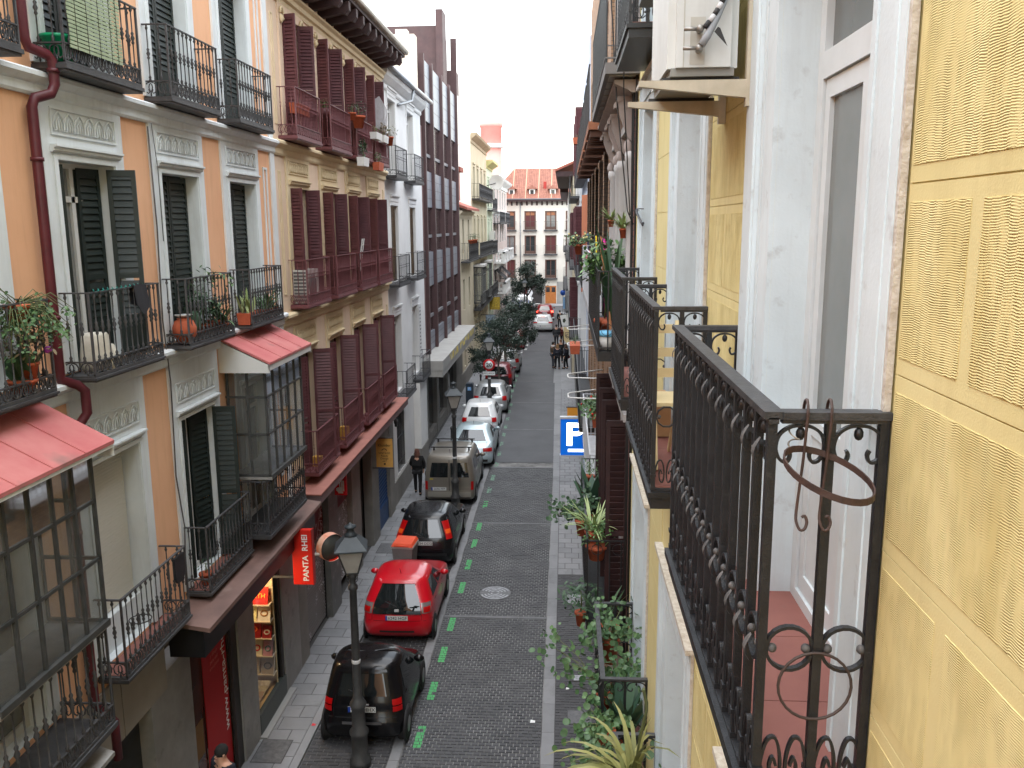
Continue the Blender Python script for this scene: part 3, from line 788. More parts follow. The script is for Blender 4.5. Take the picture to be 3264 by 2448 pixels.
books = [(0, -.58, .5, .32, S(196, 44, 34), 'red book with a yellow title on the top shelf of the lit shop window', 'T'),
 (1, -.6, .27, .34, S(244, 226, 170), 'cream book with a brown ring motif on the second shelf', (.2, .12, .1)), (1, -.3, .25, .3, S(222, 218, 206), 'grey-white book with an orange drawing on the second shelf', S(150, 110, 60)),
 (2, -.6, .34, .34, S(150, 30, 30), 'large dark red picture book on the third shelf of the lit window', S(255, 120, 60)), (2, -.24, .19, .22, S(140, 30, 36), 'small red book on the third shelf of the lit window', (.6, .55, .5)),
 (3, -.62, .14, .28, S(206, 168, 110), 'narrow tan book at the start of the fourth shelf', None), (3, -.46, .2, .3, S(240, 232, 204), 'cream book with a red dot on the fourth shelf', S(205, 40, 30)), (3, -.24, .19, .28, S(200, 140, 150), 'pink book at the end of the fourth shelf', S(90, 120, 90)),
 (4, -.6, .26, .34, S(214, 206, 188), 'pale large book on the lowest shelf of the lit window', None), (4, -.3, .26, .34, S(190, 182, 172), 'grey illustrated book on the lowest shelf of the lit window', (.15, .15, .16))]
for k, (r_, x, w, h, c_, lb, mo) in enumerate(books):
    z = SH[r_]; x += WX; bk = thing('book', lb, 'book', (x + w / 2, 15.56, z), 'books in the lit shop window')
    O('cover', MB().add([(x, 15.52, z), (x + w, 15.52, z), (x + w, 15.62, z + h), (x, 15.62, z + h), (x, 15.55, z), (x + w, 15.55, z), (x + w, 15.65, z + h), (x, 15.65, z + h)], ((0, 1, 2, 3), (4, 7, 6, 5), (0, 4, 5, 1), (1, 5, 6, 2), (2, 6, 7, 3), (3, 7, 4, 0))), mat('book_cover_%d' % k, c_, .5, tuple(min(.9, q * 1.2) for q in c_), 6), bk)
    if mo == 'T': text('title', 'EARTH', .13, mat('yellow_title', S(245, 196, 80), .5), bk, (x + w / 2, 15.565, z + h * .5), (rad(73), 0, 0))
    elif mo:
        O('cover_motif', MB().tube([(x + w * (.5 + .27 * math.cos(t)), 15.515 + .1 * (.5 + .16 * math.sin(t)), z + h * (.5 + .16 * math.sin(t))) for t in [q * math.pi / 6 for q in range(12)]], .014, 5, closed=True), mat('motif_%d' % k, mo, .5), bk)
for i, (y, z) in enumerate(((14.7, .54), (14.92, .545), (15.12, .55), (15.3, .56))):
    bk = thing('book', ['open pale book lying nearest on the window floor', 'second open book lying on the shop window floor', 'third open book lying on the shop window floor', 'pale book propped under the lowest shelf of the window'][i], 'book', (WX - .3, y, z), 'books in the lit shop window')
    O('cover', MB().add([(WX - .55, y, z), (WX - .12, y, z), (WX - .1, y + .2, z + .1), (WX - .5, y + .2, z + .1)], ((0, 1, 2, 3),)), mat('lying_book_%d' % i, (S(214, 206, 186), S(190, 150, 120), S(206, 196, 160), S(224, 220, 210))[i], .5, S(150, 140, 120), 9), bk)
O('door_panel', MB().quad((WX - .12, 11.9, 0), (WX - .12, 12.52, 0), (WX - .12, 12.52, 3.15), (WX - .12, 11.9, 3.15)), mat('brown_door_glass', (.06, .035, .03), .12, (.12, .05, .045), 1.5), ob)
bn = thing('window_banner', 'tall dark red banner with vertical white web address in bookshop door', 'banner', (WX - .09, 12.95, 0))
O('sheet', MB().box(WX - .1, WX - .09, 12.5, 13.44, .05, 3.15), mat('dark_red_banner', S(168, 14, 18), .5), bn)
m_wtxt = mat('white_lettering', (.75, .74, .72), .6)
text('lettering', 'www.panta-rhei', .235, m_wtxt, bn, (WX - .085, 13.3, 1.92), ROT_LW_UP, 'CENTER', sx=1.22)
for i, s in enumerate(('ilustracion', 'tienda de', 'ilustrado', 'y dibujo', 'para unir', 'emociones')):
    text('lettering', s, .09, mat('pale_red_lettering', S(200, 110, 105), .6), bn, (WX - .085, 12.94, 2.95 - i * .11), ROT_LW)
O('notice', MB().box(WX - .115, WX - .105, 12.0, 12.4, 1.15, 1.75), mat('brown_notice', S(120, 88, 50), .7), ob)
lt = bpy.data.lights.new('display_lamp', 'POINT'); lt.energy = 16; lt.color = (1, .72, .42); lt.shadow_soft_size = .12
lo = bpy.data.objects.new('display_lamp', lt); COL.objects.link(lo); lo.location = (WX - .2, 15.05, 3.12)
# small grey metal roof near the bottom corner
b = MB(); b.add([(WX + .0, 7.7, 4.02), (WX, 8.5, 4.02), (-5.05, 8.5, 3.78), (-5.05, 7.7, 3.78), (WX, 7.7, 3.97), (WX, 8.5, 3.97), (-5.05, 8.5, 3.73), (-5.05, 7.7, 3.73)], ((0, 3, 2, 1), (4, 5, 6, 7), (0, 1, 5, 4), (1, 2, 6, 5), (2, 3, 7, 6), (3, 0, 4, 7)))
O('door_hood', b, mat('stained_metal_hood', (.30, .29, .27), .5, (.13, .12, .11), 2.6), ob)
# ================================================================ CREAM BUILDING with maroon shutters
m_cream = mat('cream_stucco', S(222, 200, 176), .9, S(212, 188, 163), .6, streak=.25, streakc=S(160, 125, 90), bump=.1)
m_creamt = mat('cream_trim', S(216, 200, 166), .85, S(206, 188, 152), 1.0, streak=.25, streakc=S(140, 115, 80))
m_wood = mat('dark_eave_wood', S(70, 50, 50), .7, S(52, 38, 38), 5)
cb = thing('cream_building', 'cream house with maroon louvred shutters and deep dark wooden eaves on the left', 'building', (WX, 22, 0))
CB = [18.62, 21.05, 23.5, 25.92]
CR = [(4.27, 6.85), (7.97, 10.38), (11.4, 13.8)]
ops = [(c - .6, c + .6, a, b_, .2) for c in CB for a, b_ in CR]
g = MB(); facade(g, WX, 17.1, 27.75, 4.0, 14.62, ops, .2, -1)
g.quad((WX - 9, 17.1, 0), (WX - 9, 27.75, 0), (WX - 9, 27.75, 15), (WX - 9, 17.1, 15)); g.quad((WX, 27.75, 0), (WX - 9, 27.75, 0), (WX - 9, 27.75, 15), (WX, 27.75, 14.45))
O('wall', g, m_cream, cb)
O('room_dark_sheet', MB().quad((WX - .25, 17.15, 4.0), (WX - .25, 27.7, 4.0), (WX - .25, 27.7, 14.4), (WX - .25, 17.15, 14.4)), m_room, cb)
fz2 = frieze_mesh(1.34, .28, 9, m_creamt)
for za, zb in CR:
    for c in CB:
        b = MB(); top = zb + .66 if zb < 13 else zb + .2
        b.box(WX, WX + .03, c - .82, c - .6, za, top); b.box(WX, WX + .03, c + .6, c + .82, za, top); b.box(WX, WX + .03, c - .6, c + .6, zb, top)
        O('window_surround', b, m_creamt if zb < 13 else m_cream, cb)
        if zb < 13:
            moulding(cb, 'lintel', WX + .03, 1, c - .7, c + .7, zb + .06, [(.02, 0), (.05, .03), (.05, .06), (.08, .08), (.08, .1)], m_creamt)
            O('frieze', fz2, parent=cb, loc=(WX + .031, c, zb + .42))
        else:
            b = MB()
            for s in (-1, 1): b.tube([(WX + .06, c + s * (.66 + .1 * math.cos(t)), zb - .02 + .13 * math.sin(t)) for t in [q * .7 for q in range(7)]], .03, 5); b.ball((WX + .06, c + s * .7, zb - .12), (.04, .06, .09), 6)
            O('corner_ornament', b, m_creamt, cb)
        french_window(cb, WX - .19, 1, c - .6, c + .6, za, zb, m_maroon, m_glass if zb > 7 else m_glass2, 1)
moulding(cb, 'cornice', WX, 1, 17.1, 27.75, 10.99, [(.03, 0), (.05, .04), (.05, .14), (.08, .16), (.14, .22), (.14, .27), (.1, .3)], m_creamt)
moulding(cb, 'cornice', WX, 1, 17.1, 27.75, 7.55, [(.03, 0), (.05, .04), (.05, .14), (.08, .16), (.14, .2), (.14, .25), (.1, .28)], m_creamt)
moulding(cb, 'cornice', WX, 1, 17.1, 27.75, 13.98, [(.03, 0), (.05, .08), (.10, .11), (.10, .2), (.16, .25), (.16, .3)], m_creamt)
for z0, z1 in ((4.6, 7.1), (8.2, 10.7), (11.6, 13.7)):
    for y in (17.42, 27.42):
        b = MB(); b.box(WX, WX + .015, y - .07, y - .045, z0, z1); b.box(WX, WX + .015, y + .045, y + .07, z0, z1); b.box(WX, WX + .015, y - .045, y + .045, z1 - .025, z1); b.box(WX, WX + .015, y - .045, y + .045, z0, z0 + .025)
        O('pilaster_frame', b, m_creamt, cb)
bsp = [(17.72, 19.5), (20.14, 22.02), (22.62, 24.46), (24.84, 26.74)]
for a, b_ in bsp:
    balcony(cb, WX, 1, a - .2 if a < 18 else a, b_ - .2 if a < 18 else b_, 11.28, .38, m_maroon_i, st=1, panel=.2, pitch=.098, br=.0085, motif=.12)
    balcony(cb, WX, 1, a, b_, 7.86, .38, m_maroon_i, st=1, panel=.19, pitch=.098, br=.0085, motif=.12)
    balcony(cb, WX, 1, a + .14, b_ + .16, 4.17, .38, m_maroon_i, st=1, panel=.19, pitch=.098, br=.0085, motif=.12)
for c in CB:
    for r_, (za, zb) in enumerate(CR[::-1]):
        h = zb - za - .02
        if r_ == 0:
            shutter(cb, (WX + .02, c - .56, za + .01), rad(-104), .30, h, m_maroon, .07)
            shutter(cb, (WX + .0, c + .52, za + .01), rad(-84), .34, h, m_maroon, .07)
        elif r_ == 1:
            shutter(cb, (WX + .01, c - .57, za + .01), rad(-112), .3, h, m_maroon, .07)
            shutter(cb, (WX - .05, c - .52, za + .01), rad(-14), .52, h, m_maroon, .07)
            shutter(cb, (WX + .0, c + .56, za + .01), rad(-92), .32, h, m_maroon, .07)
        else:
            shutter(cb, (WX - .08, c - .56, za + .01), rad(-30), .34, h - .06, m_maroon, .07)
            shutter(cb, (WX + .0, c + .50, za + .01), rad(-72), .44, h, m_maroon, .07)
# eaves: dark boards, brackets, roof edge and gutter
xe = -4.98
b = MB(); b.add([(WX, 17.1, 14.62), (WX, 27.9, 14.62), (xe, 27.9, 14.72), (xe, 17.1, 14.72), (WX, 17.1, 14.72), (WX, 27.9, 14.72), (xe, 27.9, 14.80), (xe, 17.1, 14.80)], ((0, 3, 2, 1), (4, 5, 6, 7), (0, 1, 5, 4), (1, 2, 6, 5), (2, 3, 7, 6), (3, 0, 4, 7)))
O('eave_board', b, m_wood, cb)
br = MB()
br.prism([(0, 0), (.72, .16), (.72, .2), (.66, .2), (.0, .2)], 'y', -.06, .06)
bm = fixn(MB().add([(x, -.09, z) for x, z in ((0, -.12), (.3, -.08), (.55, -.02), (.66, -.05), (.74, .05), (.74, .24), (0, .2))] + [(x, .09, z) for x, z in ((0, -.12), (.3, -.08), (.55, -.02), (.66, -.05), (.74, .05), (.74, .24), (0, .2))], [tuple(range(7)), tuple(range(13, 6, -1))] + [(i, i + 7, (i + 1) % 7 + 7, (i + 1) % 7) for i in range(7)]).mesh('eave_bracket', m_wood))
y = 17.3
while y < 27.9:
    O('eave_bracket', bm, parent=cb, loc=(WX, y, 14.45)); y += .72
b = MB(); b.tube([(xe + .03, 17.0, 14.88), (xe + .03, 27.95, 14.88)], .085, 8)
O('gutter', b, mat('pale_zinc_gutter', S(178, 172, 160), .6, S(150, 145, 134), 3), cb)
b = MB(); b.add([(xe, 17.1, 14.84), (xe, 27.95, 14.84), (WX - 5, 27.95, 17.0), (WX - 5, 17.1, 17.0)], ((0, 1, 2, 3),))
m_tile = mat('roof_tile', S(176, 106, 84), .85, S(140, 82, 66), 2.0, streak=.2)
O('roof', b, m_tile, cb)
# terracotta-topped slab over the shops, street-level piers and doors
m_slabtop = mat('pink_slab', S(162, 108, 96), .8, S(146, 96, 86), 2.5)
b = MB(); b.box(WX, -5.13, 17.2, 27.62, 3.97, 4.0, 0); b.box(WX, -5.15, 17.22, 27.6, 3.78, 3.969, 1)
O('shop_slab', b, [m_slabtop, mat('mauve_slab_edge', S(112, 92, 92), .7)], cb)
m_gstone = mat('grey_plinth_stone', (.19, .18, .165), .8, (.25, .24, .22), 1.6, streak=.3)
m_redshut = mat('dark_red_shutter', S(110, 28, 36), .6, S(88, 24, 30), 3, spot=.3, spotc=(.35, .32, .3), spots=4)
for a, b_ in ((17.1, 17.7), (22.0, 22.95), (24.4, 25.3), (27.0, 27.75)):
    O('pier', MB().box(WX - .25, WX + .02, a, b_, 0, 3.78), m_gstone, cb)
O('pier', MB().box(WX - .1, WX + .05, 19.58, 20.42, 0, 3.2), mat('grey_board', (.12, .125, .12), .6, (.16, .16, .155), 3, spot=.4, spotc=(.4, .4, .4), spots=3), cb)
O('back_wall', MB().quad((WX - .5, 17.1, 0), (WX - .5, 27.75, 0), (WX - .5, 27.75, 3.8), (WX - .5, 17.1, 3.8)), m_room, cb)  # dark sheet standing for the unlit depth of the shops
O('shop_door', MB().box(WX - .34, WX - .28, 22.95, 24.4, 0, 3.7), mat('very_dark_door', (.022, .02, .019), .5), cb)
def graffiti(name, base):
    m = bpy.data.materials.new(name); MATS[name] = m; m.use_nodes = True; n, l = m.node_tree.nodes, m.node_tree.links; p = n['Principled BSDF']; p.inputs['Roughness'].default_value = .6
    ge = n.new('ShaderNodeNewGeometry'); v = n.new('ShaderNodeTexVoronoi'); v.feature = 'DISTANCE_TO_EDGE'; v.inputs['Scale'].default_value = 3.1
    nz = n.new('ShaderNodeTexNoise'); nz.inputs['Scale'].default_value = 2.2; l.new(ge.outputs['Position'], nz.inputs['Vector'])
    ad = n.new('ShaderNodeVectorMath'); ad.operation = 'ADD'; l.new(ge.outputs['Position'], ad.inputs[0]); l.new(nz.outputs['Color'], ad.inputs[1]); l.new(ad.outputs[0], v.inputs['Vector'])
    mr = n.new('ShaderNodeMapRange'); mr.inputs['From Min'].default_value = .02; mr.inputs['From Max'].default_value = .05; mr.inputs['To Min'].default_value = 1; mr.inputs['To Max'].default_value = 0; l.new(v.outputs['Distance'], mr.inputs['Value'])
    n2 = n.new('ShaderNodeTexNoise'); n2.inputs['Scale'].default_value = 1.4; l.new(ge.outputs['Position'], n2.inputs['Vector'])
    m2 = n.new('ShaderNodeMapRange'); m2.inputs['From Min'].default_value = .45; m2.inputs['From Max'].default_value = .55; l.new(n2.outputs['Fac'], m2.inputs['Value'])
    mu = n.new('ShaderNodeMath'); mu.operation = 'MULTIPLY'; l.new(mr.outputs[0], mu.inputs[0]); l.new(m2.outputs[0], mu.inputs[1])
    mx = n.new('ShaderNodeMix'); mx.data_type = 'RGBA'; mx.inputs['A'].default_value = (*base, 1); mx.inputs['B'].default_value = (.5, .5, .52, 1); l.new(mu.outputs[0], mx.inputs['Factor']); l.new(mx.outputs['Result'], p.inputs['Base Color'])
    return m
m_graf = graffiti('graffitied_shutter', (.16, .15, .145)); m_grafr = graffiti('graffitied_red_shutter', S(96, 26, 32))
def roller(bld, y0, y1, z0, z1, x, m, pitch=.085, name='roller_shutter', mfix=None):
    o = O(name, MB().box(x - .02, x, y0, y1, z0, z1), mfix or m, bld)
    k = ('rslat', round(y1 - y0, 2), m.name)
    if k not in BAL: BAL[k] = fixn(MB().add([(0, 0, 0), (.018, 0, pitch * .5), (0, 0, pitch * .92), (0, y1 - y0, 0), (.018, y1 - y0, pitch * .5), (0, y1 - y0, pitch * .92)], ((0, 1, 2), (3, 5, 4), (0, 3, 4, 1), (1, 4, 5, 2))).mesh('slat', m))
    z = z0 + .02
    while z + pitch < z1: O('slat', BAL[k], parent=o, loc=(x + .001, y0, z)); z += pitch
    return o
roller(cb, 17.72, 19.56, .1, 2.3, WX - .14, m_graf); roller(cb, 20.44, 21.98, .35, 2.4, WX - .14, m_graf)
O('shop_sign_board', MB().box(WX - .2, WX - .1, 17.72, 19.56, 2.32, 3.4), m_grafr, cb); O('shop_sign_board', MB().box(WX - .2, WX - .1, 20.44, 21.98, 2.42, 3.5), m_redshut, cb)
m_blue = mat('blue_roller_paint', S(28, 66, 112), .5, S(22, 54, 96), 4)
bd = roller(cb, 25.32, 26.98, .1, 2.75, WX - .1, m_blue, .12)
O('door_panel', MB().box(WX - .1, WX - .06, 25.32, 26.98, .0, .75), m_blue, bd)
O('lintel_panel', MB().box(WX - .12, WX + .01, 25.3, 27.0, 2.75, 3.78), mat('pale_lintel', (.33, .31, .26), .8, (.24, .22, .19), 3), cb)

# ================================================================ WHITE BUILDING
W2 = -5.82
m_wht = mat('white_render', S(224, 224, 222), .9, S(212, 211, 209), .8, streak=.2, streakc=(.42, .40, .38), bump=.1)
wb = thing('white_building', 'narrow white rendered house with small black balconies next to the cream house', 'building', (W2, 31.5, 0))
WB = [29.6, 33.15]; WR = [(3.85, 6.5), (7.7, 10.24), (11.15, 13.68)]
ops = [(c - .62, c + .62, a, b_, .22) for c in WB for a, b_ in WR] + [(28.9, 30.34, .95, 3.15, .18)]
g = MB(); facade(g, W2, 27.75, 35.6, 0, 14.3, ops, .22, -1)
g.quad((W2, 35.6, 0), (W2 - 9, 35.6, 0), (W2 - 9, 35.6, 14.3), (W2, 35.6, 14.3)); g.quad((W2 - 9, 27.75, 0), (W2 - 9, 35.6, 0), (W2 - 9, 35.6, 14.3), (W2 - 9, 27.75, 14.3))
O('wall', g, m_wht, wb)
O('room_dark_sheet', MB().quad((W2 - .3, 27.8, 0), (W2 - .3, 35.55, 0), (W2 - .3, 35.55, 14.2), (W2 - .3, 27.8, 14.2)), m_room, wb)
m_brwood = mat('weathered_brown_door', S(92, 74, 52), .6, S(66, 52, 38), 6, streak=.4)
for c in WB:
    for r_, (za, zb) in enumerate(WR):
        moulding(wb, 'hood_mould', W2, 1, c - .74, c + .74, zb + .12, [(.02, 0), (.04, .03), (.04, .16), (.1, .2), (.1, .25)], m_wht)
        b = MB(); b.box(W2, W2 + .025, c - .74, c - .64, za, zb + .12); b.box(W2, W2 + .025, c + .64, c + .74, za, zb + .12); b.box(W2, W2 + .025, c - .64, c + .64, zb + .02, zb + .12); O('window_surround', b, m_wht, wb)
        french_window(wb, W2 - .21, 1, c - .62, c + .62, za, zb, m_brwood if r_ == 1 else m_frame_w, m_glass if r_ != 1 else m_glass2, 1, .3)
        if r_ == 1:
            shutter(wb, (W2 - .12, c - .58, za + .02), rad(-25), .4, zb - za - .04, m_brwood, .08)
            shutter(wb, (W2 - .12, c + .18, za + .02), rad(-4), .4, zb - za - .04, m_brwood, .08)
for a, b_ in ((28.1, 30.1), (31.65, 33.55)):
    for z, ln in ((11.07, .9), (7.56, 0), (3.62, .6)):
        y0, y1 = (a, b_) if z != 3.62 else (a + .7, b_ + .55)
        balcony(wb, W2, 1, y0, y1, z, .42, m_iron_b, st=1, panel=.16, slab=.12, pitch=.15, br=.007, motif=.16, low=True)
moulding(wb, 'cornice', W2, 1, 27.75, 35.6, 13.9, [(.03, 0), (.06, .05), (.06, .16), (.12, .2), (.26, .34), (.30, .42), (.30, .5)], m_wht)
b = MB(); b.tube([(W2 + .36, 27.8, 14.46), (W2 + .36, 36.3, 14.5)], .09, 8); b.tube([(W2 + .34, 32.2, 14.4), (W2 + .3, 32.1, 14.0), (W2 + .06, 31.0, 13.75), (W2 + .06, 30.7, 13.7)], .05, 8)
O('gutter', b, mat('zinc_gutter', (.30, .32, .34), .4, (.38, .4, .42), 3, metal=.4), wb)
O('roof', MB().quad((W2 + .3, 27.75, 14.5), (W2 + .3, 35.6, 14.5), (W2 - 6, 35.6, 16.4), (W2 - 6, 27.75, 16.4)), m_tile, wb)
b = MB(); b.box(W2 - 1.0, W2 - .05, 35.0, 35.6, 14.3, 16.9); b.box(W2 - .8, W2 - .35, 35.1, 35.6, 16.9, 17.1)
O('parapet_wall', b, mat('stained_parapet', S(226, 218, 202), .9, S(200, 190, 172), 1.5, streak=.3), wb)
O('plinth', MB().box(W2, W2 + .06, 27.75, 32.3, 0, .9), m_gstone, wb)
O('corner_pier', MB().box(W2, W2 + .3, 32.3, 33.9, 0, 1.0), m_gstone, wb); O('corner_pier', MB().box(W2, W2 + .27, 32.33, 33.87, 1.0, 3.6), m_wht, wb)
gr = MB()
for i in range(11): gr.box(W2 - .03, W2 - .015, 28.95 + i * .135, 28.97 + i * .135, .95, 3.15)
for z in (1.3, 2.2, 3.0): gr.box(W2 - .035, W2 - .01, 28.9, 30.34, z, z + .03)
O('window_grille', gr, m_iron_b, wb); O('window', MB().quad((W2 - .12, 28.9, .95), (W2 - .12, 30.34, .95), (W2 - .12, 30.34, 3.15), (W2 - .12, 28.9, 3.15)), m_glass, wb)
b = MB(); b.tube([(W2 + .1, 28.05, 4.3), (W2 + .16, 27.95, 3.9), (W2 + .2, 28.0, 3.4), (W2 + .14, 28.08, 2.9)], .05, 6); b.ball((W2 + .16, 28.0, 3.5), (.1, .1, .14), 8); b.ball((W2 + .16, 27.95, 3.1), (.07, .07, .12), 8)
O('wall_lamp', b, m_iron_b, wb)
for i, (y, z) in enumerate(((32.2, 6.1), (32.3, 5.0))):
    pass
st = thing('hanging_sign_strip', 'tall narrow pale board with dark lettering beside the white house window', 'sign', (W2 + .1, 33.95, 3.9))
O('board', MB().box(W2 + .02, W2 + .05, 33.85, 34.35, 4.1, 6.5), mat('pale_board', (.6, .6, .59), .7), st)
for i in range(15): O('lettering', MB().box(W2 + .051, W2 + .054, 33.95 + (i % 3) * .02, 34.22 - (i % 4) * .03, 4.3 + i * .145, 4.36 + i * .145), mat('grey_ink', (.12, .12, .12), .7), st)

# ================================================================ BROWN PANELLED BUILDING
m_fin = mat('brown_fin', S(84, 62, 62), .6, S(72, 53, 54), 3, streak=.2)
m_panelg = mat('pale_metal_panel', S(140, 145, 154), .42, S(128, 132, 141), 2, metal=.25, bump=.05)
m_bglass = mat('brown_tinted_glass', (.035, .022, .022), .12, (.05, .032, .032), 2, spec=.6)
bb = thing('brown_office_building', 'modern office block with brown vertical fins and pale metal panels', 'building', (W2, 42, 0))
x0 = W2 - .12
O('wall', MB().box(x0 - 9, x0 - .1, 35.6, 49.0, 3.6, 16.2), m_fin, bb)
fins = [36.45, 38.75, 41.75, 44.55, 47.45]
levels = [(3.9, 4.95), (6.97, 8.43), (10.35, 11.85), (13.93, 16.35)]
panes_z = [(4.95, 6.97), (8.43, 10.35), (11.85, 13.93)]
O('corner_pier', MB().box(x0 - .1, x0 + .06, 35.6, 36.35, 3.6, 13.6), mat('mauve_stone', S(120, 92, 88), .7, S(106, 80, 78), 2), bb)
for i, y in enumerate(fins): O('fin', MB().box(x0 - .1, x0 + .2, y + (-.12 if i else -.1), y + .12, 3.7, 16.45 if i < 4 else 19.2), m_fin, bb)
for i in range(4):
    a, b_ = fins[i] + .121, fins[i + 1] - .121
    for z0, z1 in levels:
        o = O('panel', MB().box(x0 - .08, x0 + .07, a, b_, z0, z1), m_panelg, bb)
        for k in range(1, 4): O('panel_seam', MB().box(x0 + .0701, x0 + .074, a + .02, b_ - .02, z0 + (z1 - z0) * k / 4 - .006, z0 + (z1 - z0) * k / 4 + .006), m_fin, o)
    for z0, z1 in panes_z:
        o = O('window', MB().box(x0 - .09, x0 - .02, a, b_, z0, z1), m_fin, bb)
        O('pane', MB().box(x0 - .03, x0 - .01, a + .06, b_ - .06, z0 + .75, z1 - .08), m_bglass, o); O('pane', MB().box(x0 - .03, x0 - .01, a + .06, b_ - .06, z0 + .06, z0 + .62), m_bglass, o)
        O('transom', MB().box(x0 - .02, x0 + .04, a, b_, z0 + .62, z0 + .75), mat('grey_transom', (.2, .2, .21), .5), o)
pb = MB(); pb.box(-12, -6.44, 45.2, 49, 13.5, 19.4); pb.box(-6.44, -6.1, 44.9, 46.2, 13.5, 20.1); pb.box(x0 - .3, x0 + .15, 47.3, 48.8, 16.4, 17.6)
O('penthouse', pb, m_fin, bb)
O('penthouse_window', MB().box(x0 - .31, x0 + .18, 47.58, 48.7, 13.9, 16.4), m_bglass, bb)
# marquee with yellow lettering and shop below
b = MB(); b.box(x0, -4.95, 34.5, 47.3, 3.72, 4.12); b.box(x0, -4.97, 34.52, 47.28, 3.45, 3.719)
O('marquee', b, mat('grey_marquee', (.36, .35, .33), .7, (.29, .28, .26), 2), bb)
rn = random.Random(3); m_yl = mat('yellow_letters', S(205, 184, 84), .5)
for i in range(19):
    if i in (6, 12): continue
    y = 36.6 + i * .54; b = MB()
    for k in range(rn.choice((2, 3))):
        a = rn.uniform(0, .28); e = a + rn.uniform(-.16, .16); z0, z1 = rn.choice(((3.76, 4.06), (3.76, 3.92), (3.9, 4.06)))
        b.bar((-4.944, y + a, z0), (-4.944, y + e, z1), .012, .06, up=(0, 1, 0))
    O('lettering', b, m_yl, bb)
for a, b_, m in ((35.6, 36.4, m_gstone), (38.9, 39.5, m_gstone), (42.3, 42.9, m_gstone), (46.2, 49.0, m_gstone)): O('pier', MB().box(x0 - .3, x0 + .05, a, b_, 0, 3.45), m, bb)
O('shop_window', MB().box(x0 - .2, x0 - .15, 36.4, 46.2, .5, 3.45), m_glass, bb); O('stall_riser', MB().box(x0 - .2, x0 + .02, 36.4, 46.2, 0, .5), m_gstone, bb)
O('ochre_panel', MB().box(x0 - .14, x0 + .0, 46.25, 48.6, 1.3, 3.4), mat('ochre_board', S(150, 128, 88), .7), bb)
# ================================================================ FAR LEFT HOUSES
def simple_house(name, label, x, out, y0, y1, zt, m, bays, rows, w=1.0, mtrim=None, depth=.18, mf=None, roof=None, z0=0.0, mg=None, back=8, base=None):
    """house whose windows, surrounds and reveals are built; returns the Empty"""
    t = thing(name, label, 'building', (x, (y0 + y1) / 2, 0))
    ops = [(c - w / 2, c + w / 2, a, b_, depth) for c in bays for a, b_ in rows]
    g = MB(); facade(g, x, y0, y1, z0, zt, ops, depth, -out)
    xb = x - out * back
    for y in (y0, y1): g.quad((x, y, 0), (xb, y, 0), (xb, y, zt), (x, y, zt))
    g.quad((xb, y0, 0), (xb, y1, 0), (xb, y1, zt), (xb, y0, zt)); g.quad((x, y0, zt), (x, y1, zt), (xb, y1, zt), (xb, y0, zt))
    O('wall', g, m, t)
    for c in bays:
        for a, b_ in rows:
            french_window(t, x - out * (depth - .01), out, c - w / 2, c + w / 2, a, b_, mf or m_brwood, mg or m_glass, 1, fw=.05)
            if mtrim:
                b = MB()
                for s in (-1, 1): b.box(x, x + out * .03, c + s * w / 2, c + s * (w / 2 + .14), a, b_ + .14)
                b.box(x, x + out * .03, c - w / 2, c + w / 2, b_, b_ + .14); b.box(x, x + out * .09, c - w / 2 - .2, c + w / 2 + .2, b_ + .16, b_ + .26)
                O('window_surround', b, mtrim, t)
    if base: O('plinth', MB().box(x, x + out * .05, y0 + .02, y1 - .02, 0, base[0]), base[1], t)
    return t
m_yel = mat('pale_yellow_render', S(204, 194, 168), .9, S(192, 181, 154), .8, streak=.2, streakc=S(150, 130, 95))
m_beig = mat('beige_render', S(204, 194, 172), .9, S(192, 182, 158), .8, streak=.2, streakc=S(150, 135, 105))
m_pgreen = mat('pale_green_render', S(214, 222, 200), .9, S(200, 208, 186), .8, streak=.15)
m_pink = mat('pale_pink_render', S(206, 190, 182), .9, S(196, 178, 170), .8, streak=.15)
XF = -5.95
h1 = simple_house('low_beige_house', 'low beige house with small red tiled eave just past the brown office block', XF, 1, 49.0, 55.8, 10.6, m_beig, [51.0, 53.9], [(1.2, 3.2), (4.6, 6.4), (7.9, 9.9)], .9, None, base=(1.0, m_gstone))
b = MB(); b.add([(XF + .5, 48.95, 10.55), (XF + .5, 55.9, 10.55), (XF - 3, 55.9, 11.9), (XF - 3, 48.95, 11.9), (XF + .5, 48.95, 10.42), (XF + .5, 55.9, 10.42), (XF - 3, 55.9, 11.7), (XF - 3, 48.95, 11.7)], ((0, 3, 2, 1), (4, 5, 6, 7), (0, 1, 5, 4), (1, 2, 6, 5), (2, 3, 7, 6), (3, 0, 4, 7)))
m_redtile = mat('red_clay_tile', S(158, 92, 78), .8, S(136, 78, 66), 2)
O('roof', b, m_redtile, h1); moulding(h1, 'cornice', XF, 1, 49, 55.8, 10.0, [(.05, 0), (.05, .15), (.2, .3), (.2, .38)], m_beig)
b = MB(); b.box(XF - 1.6, XF - .2, 50.2, 51.4, 11.0, 12.6); b.box(XF - 1.8, XF - .0, 50.0, 51.6, 12.6, 12.85); O('rooftop_hut', b, [m_redtile], h1)
balcony(h1, XF, 1, 49.6, 55.0, 7.4, .5, m_iron_b, st=1, panel=.1, pitch=.16, br=.009, motif=.3, low=True, rail=1.15)
h2 = simple_house('tall_yellow_house', 'tall pale yellow house with bare white flank wall and long black balconies', XF, 1, 55.8, 66.8, 15.2, m_yel, [57.4, 59.9, 62.5, 65.0], [(1.0, 3.3), (4.6, 6.6), (8.0, 10.0), (11.3, 13.3)], .95, m_yel, base=(1.0, m_gstone))
